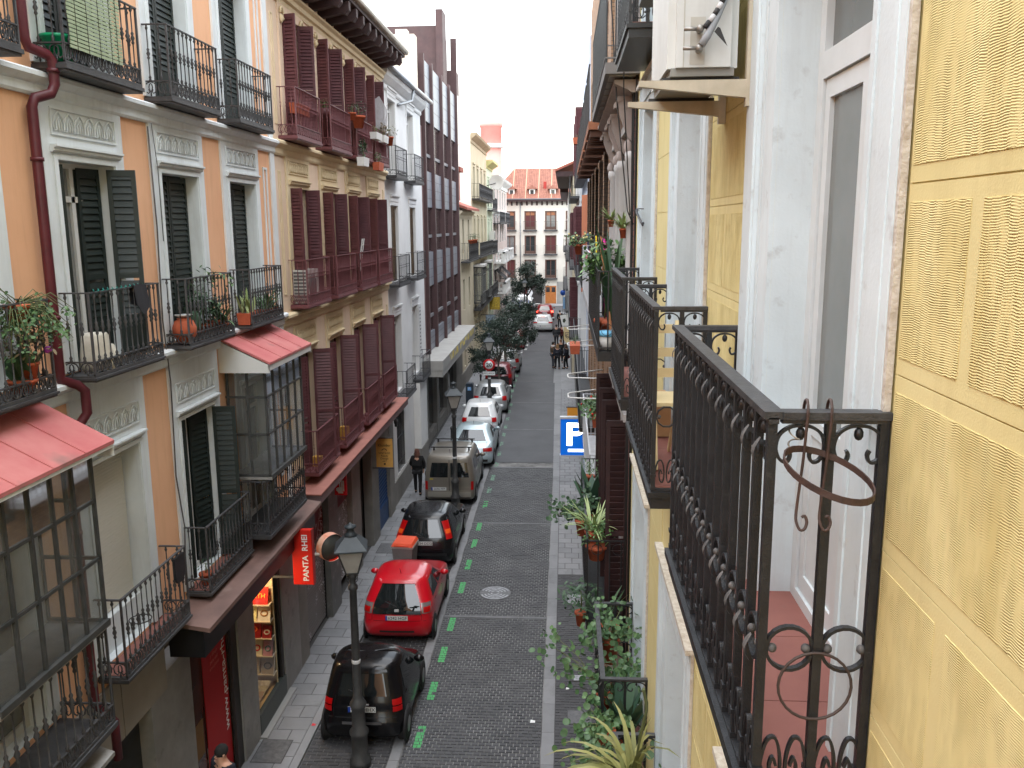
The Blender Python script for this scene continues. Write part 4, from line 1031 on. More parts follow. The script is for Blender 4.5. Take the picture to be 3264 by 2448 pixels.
O('flank_wall', MB().box(XF - 8, XF - .02, 55.74, 55.79, 10, 15.6), mat('bare_white_wall', S(232, 228, 220), .9, S(220, 214, 204), .6), h2)
moulding(h2, 'cornice', XF, 1, 55.8, 66.8, 14.7, [(.05, 0), (.05, .2), (.35, .45), (.4, .6)], mat('weathered_cornice', S(176, 160, 132), .9, S(150, 136, 112), 2))
b = MB(); b.box(XF - 3, XF - 1, 56.2, 58.4, 15.2, 16.0); b.box(XF - 2.6, XF - 1.9, 60.5, 61.3, 15.2, 17.3); b.box(XF - 2.4, XF - 2.1, 60.7, 61.1, 17.3, 17.6); O('chimney', b, mat('ochre_chimney', S(200, 170, 110), .9), h2)
balcony(h2, XF, 1, 56.1, 66.5, 11.15, .5, m_iron_b, st=1, panel=.12, pitch=.17, br=.010, motif=.3, low=True)
balcony(h2, XF, 1, 56.1, 66.5, 7.4, .5, m_iron_b, st=1, panel=.12, pitch=.17, br=.010, motif=.3, low=True)
balcony(h2, XF, 1, 56.1, 66.5, 4.0, .5, m_iron_b, st=1, panel=.12, pitch=.19, br=.010, motif=.3, low=True)
def small_bay(bld, y0, y1, z0, z1):
    x = XF + .62; b = MB()
    for i in range(4): b.box(x - .05, x, y0 + (y1 - y0) * i / 3 - .03, y0 + (y1 - y0) * i / 3 + .03, z0, z1)
    for z in (z0, z0 + .7, z1 - .5, z1): b.box(x - .055, x + .005, y0, y1, z - .03, z + .03)
    for y in (y0, y1): b.box(XF, XF + .05, y - .03, y + .03, z0, z1); b.box(XF, x, y - .031, y + .031, z1 - .05, z1 + .03); b.box(XF, x, y - .031, y + .031, z0 - .03, z0 + .05); b.box(XF, x, y - .03, y + .03, z1 - .53, z1 - .47)
    o = O('bay_window', b, mat('grey_bay_frame', (.10, .10, .10), .5), bld)
    O('pane', MB().quad((x - .03, y0, z0), (x - .03, y1, z0), (x - .03, y1, z1), (x - .03, y0, z1)), m_pane, o)
    for y in (y0, y1): O('pane', MB().quad((XF, y, z0), (x, y, z0), (x, y, z1), (XF, y, z1)), m_pane, o)
    O('bay_roof', MB().box(XF, x + .1, y0 - .15, y1 + .15, z1 + .03, z1 + .17), mat('pale_bay_roof', (.45, .44, .42), .8), o)
small_bay(h2, 56.5, 58.4, 4.5, 6.85); small_bay(h2, 61.6, 63.4, 4.5, 6.9)
# dish and air conditioner
sd = thing('satellite_dish', 'pale satellite dish beside the top balcony of the tall yellow house', 'dish', (XF + .5, 66.9, 12.4))
b = MB(); b.lathe([(.02, .14), (.3, .1), (.55, 0), (.57, 0), (.32, .12), (.02, .17)], (XF + .75, 66.9, 12.75), 16, axis='y'); O('dish', b, mat('pale_dish', (.5, .49, .47), .6), sd); O('arm', MB().tube([(XF, 66.9, 12.5), (XF + .7, 66.95, 12.7)], .03, 6), m_iron_b, sd)
def ac_box(label, x, y, z, w, d, h, grp=None, out=1):
    t = thing('air_conditioner', label, 'air conditioner', (x, y, z), grp)
    O('casing', MB().box(x, x + out * d, y, y + w, z, z + h), mat('ac_casing', (.55, .54, .5), .5), t)
    g2 = MB(); g2.lathe([(h * .4, 0), (h * .4, .01), (h * .1, .012)], (x + out * d, y + w * .4, z + h / 2), 14, axis='x'); O('fan_grille', g2, mat('ac_grille', (.12, .12, .12), .5), t)
    return t
ac_box('white air conditioner box under the satellite dish on far house', XF + .1, 67.3, 11.5, .8, .4, .7)
h3 = simple_house('pale_green_house', 'narrow pale green house between the yellow house and the ornate pink one', XF, 1, 66.8, 72.0, 14.4, m_pgreen, [68.2, 70.6], [(1.0, 3.2), (4.4, 6.5), (7.7, 9.8), (11.0, 13.0)], 1.0, m_pgreen)
moulding(h3, 'cornice', XF, 1, 66.8, 72, 13.8, [(.05, 0), (.05, .15), (.5, .45), (.5, .6)], mat('olive_eave', S(190, 186, 130), .9))
for z in (4.0, 7.3, 10.6): balcony(h3, XF, 1, 67.2, 71.6, z, .45, m_iron_b, st=1, panel=.1, pitch=.2, br=.011, motif=.35, low=True)
ac_box('white air conditioner hung on the pale green far house', XF + .1, 67.6, 8.4, .8, .4, .7)
h4 = simple_house('ornate_pink_house', 'ornate pale pink house with white stone balustrades and black awnings at far left', XF, 1, 72.0, 90.0, 13.2, m_pink, [74.0, 77.2, 80.4, 83.6, 86.8], [(1.0, 3.3), (4.7, 7.0), (8.0, 10.2), (11.0, 12.6)], 1.2, m_wht, base=(1.1, m_gstone))
moulding(h4, 'cornice', XF, 1, 72, 90, 12.8, [(.1, 0), (.1, .3), (.5, .6), (.6, .8)], m_wht)
moulding(h4, 'cornice', XF, 1, 72, 90, 10.4, [(.05, 0), (.1, .1), (.3, .25), (.3, .35)], m_wht)
def stone_balustrade(bld, y0, y1, z, d=.95):
    b = MB(); x = XF + d
    b.box(XF, x, y0, y1, z, z + .16); b.box(x - .18, x, y0, y1, z + .85, z + 1.0); b.box(XF, x, y0, y0 + .16, z + .85, z + 1.0); b.box(XF, x, y1 - .16, y1, z + .85, z + 1.0)
    for y in (y0 + .01, (y0 + y1) / 2, y1 - .21): b.box(x - .19, x - .01, y, y + .2, z + .16, z + .85)
    o = O('balcony', b, m_wht, bld)
    k = ('sb',)
    if k not in BAL: BAL[k] = fixn(MB().lathe([(.07, 0), (.07, .06), (.04, .12), (.085, .3), (.04, .5), (.07, .63), (.07, .69)], n=6).mesh('baluster', m_wht))
    n = int((y1 - y0) / .3)
    for i in range(n): O('baluster', BAL[k], parent=o, loc=(x - .1, y0 + .2 + (y1 - y0 - .3) * i / n, z + .16))
    for i in range(3): O('baluster', BAL[k], parent=o, loc=(XF + .15 + i * .27, y0 + .09, z + .16))
    c = MB()
    for y in (y0 + .4, y1 - .4): c.prism([(XF, z - .6), (XF + .25, z - .45), (XF + .7, z - .05), (XF + .8, z), (XF, z)], 'y', y - .12, y + .12)
    O('console', c, m_wht, o)
stone_balustrade(h4, 72.6, 78.0, 6.35); stone_balustrade(h4, 79.4, 86.0, 6.35); stone_balustrade(h4, 73.5, 80.0, 3.75)
for y0 in (72.6, 79.6): balcony(h4, XF, 1, y0, y0 + 5.8, 9.6, .6, m_iron_b, st=1, panel=.1, pitch=.22, br=.012, motif=.4, low=True)
for y0 in (72.8, 78.2): O('awning', MB().add([(XF, y0, 5.9), (XF, y0 + 3, 5.9), (XF + .9, y0 + 3, 5.1), (XF + .9, y0, 5.1), (XF + .9, y0 + 3, 4.9), (XF + .9, y0, 4.9)], ((0, 1, 2, 3), (3, 2, 4, 5))), mat('black_awning', (.02, .02, .022), .7), h4)
sg = thing('yellow_shop_sign', 'yellow hanging shop sign behind the near tree crown', 'sign', (-5.3, 66.0, 3.4)); O('panel', MB().box(-5.75, -4.95, 66.0, 66.08, 3.15, 4.1), mat('yellow_sign', S(196, 168, 60), .6, S(120, 100, 40), 9), sg); O('arm', MB().bar((XF, 66.04, 4.12), (-4.95, 66.04, 4.12), .04), m_iron_b, sg)
sg = thing('blue_grey_shop_sign', 'pale blue-grey printed shop sign behind the near tree crown', 'sign', (-5.0, 61.0, 2.6)); O('panel', MB().box(-5.6, -4.9, 61.0, 61.06, 2.35, 3.25), mat('blue_grey_print', S(150, 165, 180), .6, S(70, 85, 100), 8), sg); O('arm', MB().bar((XF, 61.03, 3.27), (-4.9, 61.03, 3.27), .04), m_iron_b, sg)
# round pink tower behind
tw = thing('pink_tower', 'round salmon pink tower with white ledge rising behind the far left houses', 'building', (-8.6, 100, 0))
O('shaft', MB().lathe([(1.15, 0), (1.15, 18.1)], (-8.4, 101, 0), 20), mat('salmon_render', S(222, 150, 140), .9, S(214, 140, 132), 1), tw); O('ledge', MB().lathe([(1.2, 18.1), (1.5, 18.2), (1.5, 18.55), (1.2, 18.6)], (-8.4, 101, 0), 20), m_wht, tw); O('drum', MB().lathe([(1.2, 18.6), (1.2, 20.4), (1.34, 20.45), (1.34, 20.9)], (-8.4, 101, 0), 20), MATS['salmon_render'], tw)
h5 = simple_house('white_corner_block', 'plain white block at the far left corner before the cross street', XF - .6, 1, 90.0, 95.0, 14.6, m_wht, [92.5], [(1.0, 3.0), (4.6, 6.6), (8.0, 10.0)], 1.1)

# ================================================================ END BUILDING across the street
YE = 104.5
eb = thing('end_building', 'cream house with red tiled roof and two dormers closing the street', 'building', (-3, YE, 0))
m_end = mat('cream_end_render', S(206, 202, 193), .9, S(198, 193, 183), .6, streak=.08, streakc=(.4, .38, .34))
cols = [-9.05, -6.58, -4.12, -1.66, .8, 3.3]; rws = [(3.2, 5.35), (6.1, 8.22), (8.95, 11.08)]; ww = 1.24
g = MB(); fv = MB(); facade(fv, 0, -12, 6, 0, 12.25, [(c - ww / 2, c + ww / 2, a, b_, .2) for c in cols for a, b_ in rws] + [(-2.3, -1.02, 0, 2.2, .2)], .2, 1)
g.add([(y, YE + x, z) for x, y, z in fv.v], fv.f)
O('back_wall', MB().quad((-12, YE + 10, 0), (6, YE + 10, 0), (6, YE + 10, 12.25), (-12, YE + 10, 12.25)), m_end, eb)
O('wall', g, m_end, eb)
O('room_dark_sheet', MB().quad((-12, YE + .25, 0), (6, YE + .25, 0), (6, YE + .25, 12), (-12, YE + .25, 12)), m_room, eb)
m_fbr = mat('brown_window_frame', S(92, 66, 56), .6)
for i, c in enumerate(cols):
    for j, (a, b_) in enumerate(rws):
        b = MB()
        for s in (-1, 1): b.box(c + s * (ww / 2 - .1), c + s * (ww / 2 + .06), YE - .03, YE + .12, a, b_ + .06)
        b.box(c - ww / 2, c + ww / 2, YE - .03, YE + .12, b_ - .04, b_ + .06); b.box(c - .05, c + .05, YE + .06, YE + .14, a, b_); b.box(c - ww / 2, c + ww / 2, YE + .05, YE + .13, a, a + .35)
        w_ = O('window', b, m_fbr, eb)
        O('pane', MB().quad((c - ww / 2, YE + .15, a), (c + ww / 2, YE + .15, a), (c + ww / 2, YE + .15, b_), (c - ww / 2, YE + .15, b_)), [m_glass, mat('maroon_blind', S(92, 44, 44), .4), m_glass2][(i + j) % 3], w_)
        if j == 2: O('roll_blind', MB().prism([(c - .5, b_ - .45), (c + .5, b_ - .45), (c + .5, b_ - .12), (c, b_ - .02), (c - .5, b_ - .12)], 'y', YE + .08, YE + .12), mat('orange_blind', S(150, 100, 70), .7), w_)
        r_ = MB(); r_.box(c - ww / 2 - .2, c + ww / 2 + .2, YE - .35, YE + .02, a - .18, a - .02)
        for k in range(12): x = c - ww / 2 - .18 + k * (ww + .36) / 11; r_.box(x - .008, x + .008, YE - .34, YE - .324, a - .02, a + .95)
        r_.box(c - ww / 2 - .2, c + ww / 2 + .2, YE - .35, YE - .32, a + .95, a + .98)
        for s in (-1, 1): r_.box(c + s * (ww / 2 + .19) - .01, c + s * (ww / 2 + .19) + .01, YE - .35, YE, a + .95, a + .98)
        O('balcony', r_, m_iron_b, eb)
d = MB(); d.box(-2.32, -1.0, YE - .02, YE + .1, 0, 2.25); dr = O('door', d, mat('varnished_wood', S(178, 112, 58), .5, S(156, 94, 46), 4), eb)
for s in (-1, 1):
    for z0, z1 in ((.2, .75), (.85, 1.35)): O('door_panel', MB().box(-1.66 + s * .33 - .22, -1.66 + s * .33 + .22, YE - .035, YE - .021, z0, z1), MATS['varnished_wood'], dr)
    O('door_pane', MB().box(-1.66 + s * .33 - .22, -1.66 + s * .33 + .22, YE - .03, YE - .021, 1.5, 2.1), m_glass, dr)
O('plinth', MB().box(-12, -2.4, YE - .05, YE + .02, 0, 2.75).box(-.9, 6, YE - .05, YE + .02, 0, 2.75), mat('grey_end_plinth', (.24, .235, .225), .8, (.3, .29, .27), 2), eb)
O('shop_front', MB().box(-4.0, -2.7, YE - .1, YE - .051, .1, 2.4), mat('dark_shop', (.04, .035, .035), .4), eb); O('shop_poster', MB().prism([(-4.6, .2), (-4.05, .2), (-3.85, .6), (-4.0, 1.0), (-3.8, 1.4), (-4.0, 1.9), (-4.6, 1.9)], 'y', YE - .12, YE - .051), mat('white_poster', (.6, .62, .64), .7), eb); O('shop_panel', MB().box(-4.95, -4.6, YE - .1, YE - .051, .3, 2.2), mat('red_panel', S(150, 30, 36), .6), eb)
O('string_course', MB().box(-12, 6, YE - .03, YE - .001, 11.55, 11.62), m_end, eb)
O('downpipe', MB().tube([(-5.3, YE - .08, 12.1), (-5.3, YE - .08, 2.8)], .06, 8), mat('grey_downpipe', (.2, .21, .22), .5), eb)
O('gutter', MB().tube([(-12, YE - .62, 12.5), (6, YE - .62, 12.5)], .09, 8), mat('dark_gutter', (.08, .085, .095), .4), eb)
O('eave_board', MB().box(-12, 6, YE - .6, YE, 12.25, 12.42), m_wood, eb)
cm_ = fixn(MB().add([(-.1, -.45, 0), (.1, -.45, 0), (.1, 0, -.36), (-.1, 0, -.36), (-.1, -.45, .1), (.1, -.45, .1), (.1, 0, .1), (-.1, 0, .1)], ((0, 3, 2, 1), (4, 5, 6, 7), (0, 1, 5, 4), (1, 2, 6, 5), (2, 3, 7, 6), (3, 0, 4, 7))).mesh('eave_bracket', m_wood))
for k in range(30): O('eave_bracket', cm_, parent=eb, loc=(-11.7 + k * .6, YE - .001, 12.15))
# tiled roof: rows of half-round tiles
rf = MB(); z0r, z1r, y0r, y1r = 12.5, 16.35, YE - .6, YE + 5.0; nx = 66
for k in range(nx):
    xa = -9.4 + k * .22; s0 = max(0.0, (-6.3 - xa) / 3.1); yt = y1r - (y1r - y0r) * s0; zt_ = z1r - (z1r - z0r) * s0
    if s0 >= 1: continue
    big = .05 if k % 7 else .12
    v = []
    for (yy, zz) in ((y0r, z0r), (yt, zt_)):
        for q in range(5):
            t = math.pi * q / 4; v.append((xa + .11 - .1 * math.cos(t), yy - .0, zz + big * math.sin(t)))
    rf.add(v, [(q, q + 1, q + 6, q + 5) for q in range(4)], 1 if k % 7 == 0 else 0)
rf.quad((-9.4, y0r, z0r - .01), (6, y0r, z0r - .01), (6, y1r, z1r - .01), (-6.3, y1r, z1r - .01))
O('roof', rf, [mat('end_roof_tile', S(138, 92, 76), .85, S(112, 72, 60), 3.0, spot=.35, spotc=S(168, 138, 122), spots=5), mat('pale_tile_row', S(166, 126, 106), .85)], eb)
for x in (-6.35, -3.9, -1.42):
    dm = MB(); dm.box(x - .36, x + .36, YE + .35, YE + 2.6, 12.95, 13.75)
    o = O('dormer', dm, m_end, eb)
    O('dormer_frame', MB().box(x - .33, x + .33, YE + .28, YE + .349, 12.88, 13.72), m_frame_w, o); O('dormer_pane', MB().box(x - .2, x + .2, YE + .26, YE + .279, 13.05, 13.6), m_glass, o)
    O('dormer_roof', MB().add([(x - .62, YE + .12, 13.72), (x + .62, YE + .12, 13.72), (x, YE + .25, 14.2), (x - .62, YE + 2.8, 13.78), (x + .62, YE + 2.8, 13.78), (x, YE + 2.8, 14.2)], ((0, 1, 2), (0, 2, 5, 3), (1, 4, 5, 2), (0, 3, 4, 1))), MATS['end_roof_tile'], o)
O('chimney', MB().box(-2.55, -2.2, YE + 1.2, YE + 1.6, 13.6, 14.6), mat('red_vent', S(150, 52, 46), .8), eb)
# ================================================================ YELLOW BUILDING (right, nearest)
RX = .84
m_yellow = mat('yellow_stucco', S(216, 204, 150), .9, S(208, 195, 138), 1.4, streak=.25, streakc=S(150, 128, 80), bump=.12, bs=160)
def comb_mat():
    m = bpy.data.materials.new('combed_yellow_plaster'); MATS[m.name] = m; m.use_nodes = True
    n, l = m.node_tree.nodes, m.node_tree.links; p = n['Principled BSDF']; p.inputs['Roughness'].default_value = .9; p.inputs['Specular IOR Level'].default_value = .2
    ge = n.new('ShaderNodeNewGeometry')
    nz = n.new('ShaderNodeTexNoise'); nz.inputs['Scale'].default_value = 14; nz.inputs['Detail'].default_value = 3; l.new(ge.outputs['Position'], nz.inputs['Vector'])
    sx = n.new('ShaderNodeSeparateXYZ'); l.new(ge.outputs['Position'], sx.inputs[0])
    # ridge phase: height, wavering along the wall in short combed strokes
    a = n.new('ShaderNodeMath'); a.operation = 'MULTIPLY_ADD'; a.inputs[1].default_value = .016; l.new(nz.outputs['Fac'], a.inputs[0]); l.new(sx.outputs['Z'], a.inputs[2])
    s2 = n.new('ShaderNodeMath'); s2.operation = 'MULTIPLY'; s2.inputs[1].default_value = 27; l.new(sx.outputs['Y'], s2.inputs[0])
    fl = n.new('ShaderNodeMath'); fl.operation = 'FLOOR'; l.new(s2.outputs[0], fl.inputs[0])
    wn_ = n.new('ShaderNodeTexWhiteNoise'); wn_.noise_dimensions = '1D'; l.new(fl.outputs[0], wn_.inputs['W'])
    a2 = n.new('ShaderNodeMath'); a2.operation = 'MULTIPLY_ADD'; a2.inputs[1].default_value = .0056; l.new(wn_.outputs['Value'], a2.inputs[0]); l.new(a.outputs[0], a2.inputs[2])
    k = n.new('ShaderNodeMath'); k.operation = 'MULTIPLY'; k.inputs[1].default_value = 2 * math.pi / .0056; l.new(a2.outputs[0], k.inputs[0])
    sn = n.new('ShaderNodeMath'); sn.operation = 'SINE'; l.new(k.outputs[0], sn.inputs[0])
    n2 = n.new('ShaderNodeTexNoise'); n2.inputs['Scale'].default_value = 16; n2.inputs['Detail'].default_value = 4
    vm = n.new('ShaderNodeVectorMath'); vm.operation = 'MULTIPLY'; vm.inputs[1].default_value = (1, 2.2, .7); l.new(ge.outputs['Position'], vm.inputs[0]); l.new(vm.outputs[0], n2.inputs['Vector'])
    mr = n.new('ShaderNodeMapRange'); mr.inputs['From Min'].default_value = .34; mr.inputs['From Max'].default_value = .62; mr.inputs['To Min'].default_value = .15; l.new(n2.outputs['Fac'], mr.inputs['Value'])
    h = n.new('ShaderNodeMath'); h.operation = 'MULTIPLY'; l.new(sn.outputs[0], h.inputs[0]); l.new(mr.outputs[0], h.inputs[1])
    bp = n.new('ShaderNodeBump'); bp.inputs['Strength'].default_value = 1.0; bp.inputs['Distance'].default_value = .0009; l.new(h.outputs[0], bp.inputs['Height']); l.new(bp.outputs['Normal'], p.inputs['Normal'])
    # grime caught in the furrows
    m2 = n.new('ShaderNodeMapRange'); m2.inputs['From Min'].default_value = -.9; m2.inputs['From Max'].default_value = -.1; m2.inputs['To Min'].default_value = .5; m2.inputs['To Max'].default_value = 0; l.new(h.outputs[0], m2.inputs['Value'])
    n3 = n.new('ShaderNodeTexNoise'); n3.inputs['Scale'].default_value = 2.6; n3.inputs['Detail'].default_value = 6; l.new(vm.outputs[0], n3.inputs['Vector'])
    m3 = n.new('ShaderNodeMapRange'); m3.inputs['From Min'].default_value = .36; m3.inputs['From Max'].default_value = .7; l.new(n3.outputs['Fac'], m3.inputs['Value'])
    c1 = n.new('ShaderNodeMix'); c1.data_type = 'RGBA'; c1.inputs['A'].default_value = (*S(222, 210, 154), 1); c1.inputs['B'].default_value = (*S(204, 189, 130), 1); l.new(m3.outputs[0], c1.inputs['Factor'])
    c2 = n.new('ShaderNodeMix'); c2.data_type = 'RGBA'; c2.inputs['B'].default_value = (*S(140, 120, 74), 1); l.new(c1.outputs['Result'], c2.inputs['A']); l.new(m2.outputs[0], c2.inputs['Factor'])
    l.new(c2.outputs['Result'], p.inputs['Base Color'])
    return m
m_comb = comb_mat()
m_rwhite = mat('weathered_white_trim', S(210, 222, 226), .85, S(192, 202, 205), 1.3, streak=.32, streakc=(.33, .32, .3), bump=.12, spot=.35, spotc=(.3, .29, .28), spots=11)
m_rgh = mat('rough_bare_plaster', S(206, 202, 192), .95, S(176, 166, 152), 22, bump=.6, bs=70)
yb = thing('yellow_building', 'yellow house with combed plaster panels, white window surrounds and black iron balconies on the right', 'building', (RX, 5, 0))
YB = [.18, 3.16, 6.10, 9.0]
YR = [(4.17, 6.6), (8.0, 10.75), (11.35, 13.9), (14.7, 17.0)]
ops = [(c - .69, c + .44, a, b_, .2) for c in YB for a, b_ in YR]
g = MB(); facade(g, RX + .005, -34, 10.35, 0, 18.5, ops, .2, 1, 0, 1)  # unseen run behind the camera, added to keep open sky out of reflections
g.quad((RX + .01, 10.35, 0), (RX + 9, 10.35, 0), (RX + 9, 10.35, 18.5), (RX + .01, 10.35, 18.5)); g.quad((RX, -4, 0), (RX + 9, -4, 0), (RX + 9, -4, 18.5), (RX, -4, 18.5)); g.quad((RX + 9, -4, 0), (RX + 9, 10.35, 0), (RX + 9, 10.35, 18.5), (RX + 9, -4, 18.5)); g.quad((RX, -34, 18.5), (RX, 10.35, 18.5), (RX + 9, 10.35, 18.5), (RX + 9, -34, 18.5))
O('wall', g, [m_yellow, m_rwhite], yb)
O('room_dark_sheet', MB().quad((RX + .32, -3.9, 0), (RX + .32, 10.3, 0), (RX + .32, 10.3, 18.4), (RX + .32, -3.9, 18.4)), m_room, yb)
# ashlar courses of smooth plaster with grooves between, combed panels on them
piers = [(-2.0, -.78), (1.12, 2.2), (4.12, 5.15), (7.05, 8.05), (9.95, 10.345)]
zg = [3.58 + .47 * i for i in range(24)]
for pi_, (a, b_) in enumerate(piers):
    for i in range(len(zg) - 1):
        z0, z1 = zg[i] + .002, zg[i + 1] - .002
        near = pi_ == 1 or (pi_ == 2 and 6 < z0 < 11)
        O('plaster_block', MB().box(RX - .001, RX + .0045, a, b_, z0, z1), m_yellow, yb)
        if not near and pi_ != 2: continue
        js = [1.838] if pi_ == 1 else [4.645]
        cuts = [a + .02] + ([js[0]] if i % 2 == 0 else []) + [b_ - .012]
        for q in range(len(cuts) - 1):
            y0, y1 = cuts[q] + (.028 if q else 0), cuts[q + 1] - (.028 if q < len(cuts) - 2 else 0)
            O('plaster_panel', MB().box(RX - .0028, RX - .0012, y0, y1, z0 + .042, z1 - .042), m_comb, yb)
for c in YB:
    for a, b_ in YR:
        zt = b_ + .28
        for s in (-1, 1):
            b = MB()
            f = lambda u0, u1, x0, x1, z0=a, z1=zt: b.box(x0, x1, *sorted((c + s * u0, c + s * u1)), z0, z1)
            f(.695, .925, RX - .024, RX + .011)
            if s > 0: f(.712, .74, RX - .034, RX - .0241); f(.60, .694, RX - .006, RX + .011); f(.615, .635, RX - .014, RX - .0061); f(.441, .60, RX - .014, RX + .011)
            else: f(.70, .735, RX - .031, RX - .0241); f(.85, .88, RX - .029, RX - .0241)
            O('window_surround', b, m_rwhite, yb)
            O('bare_edge', MB().box(RX - .02, RX - .002, *sorted((c + s * .926, c + s * .945)), a, zt), m_rgh, yb)
        b = MB(); b.box(RX - .024, RX + .011, c - .694, c + .694, b_ + .1, zt); b.box(RX - .010, RX + .011, c - .69, c + .44, b_, b_ + .0999)
        O('window_surround', b, m_rwhite, yb)
        b = MB(); b.box(RX - .06, RX + .011, c - .96, c + .96, zt, zt + .035); O('hood_ledge', b, m_rgh, yb)
        # glazed door with solid lower panel and fanlight
        x = RX + .15; b = MB(); y0, y1 = c - .69, c + .44; zf = b_ - .62 if a != 8.0 else 10.14
        m_door = mat('white_painted_door', S(210, 217, 219), .45, S(198, 205, 206), 3)
        for u0, u1, v0, v1 in ((y0, y0 + .07, a, b_), (y1 - .07, y1, a, b_), (y0 + .07, y1 - .07, b_ - .06, b_), (y0 + .07, y1 - .07, zf, zf + .1), (y0 + .07, y1 - .07, a, a + .06)): b.box(x, x + .06, u0, u1, v0, v1)
        fr_ = O('door_frame', b, m_door, yb)
        O('fanlight', MB().box(x + .03, x + .036, y0 + .07, y1 - .07, zf + .1, b_ - .06), mat('grey_glass', (.10, .11, .105), .06, spec=.7), fr_)
        b = MB()
        for k in range(2):
            u0, u1 = (y0 + .075, c - .128) if k == 0 else (c - .122, y1 - .075)
            b.box(x + .012, x + .055, u0, u0 + .06, a + .065, zf - .005); b.box(x + .012, x + .055, u1 - .06, u1, a + .065, zf - .005); b.box(x + .012, x + .055, u0 + .06, u1 - .06, zf - .075, zf - .005); b.box(x + .012, x + .055, u0 + .06, u1 - .06, a + .065, a + .14); b.box(x + .022, x + .05, u0 + .06, u1 - .06, a + .14, a + .75); b.box(x + .012, x + .055, u0 + .06, u1 - .06, a + .75, a + .82)
        d_ = O('glazed_door', b, m_door, fr_ if False else yb)
        for k in range(2):
            u0, u1 = (y0 + .075, c - .128) if k == 0 else (c - .122, y1 - .075)
            O('pane', MB().box(x + .03, x + .036, u0 + .06, u1 - .06, a + .82, zf - .075), mat('grey_green_glass', (.13, .145, .135), .05, (.16, .17, .165), 2, spec=.75), d_)

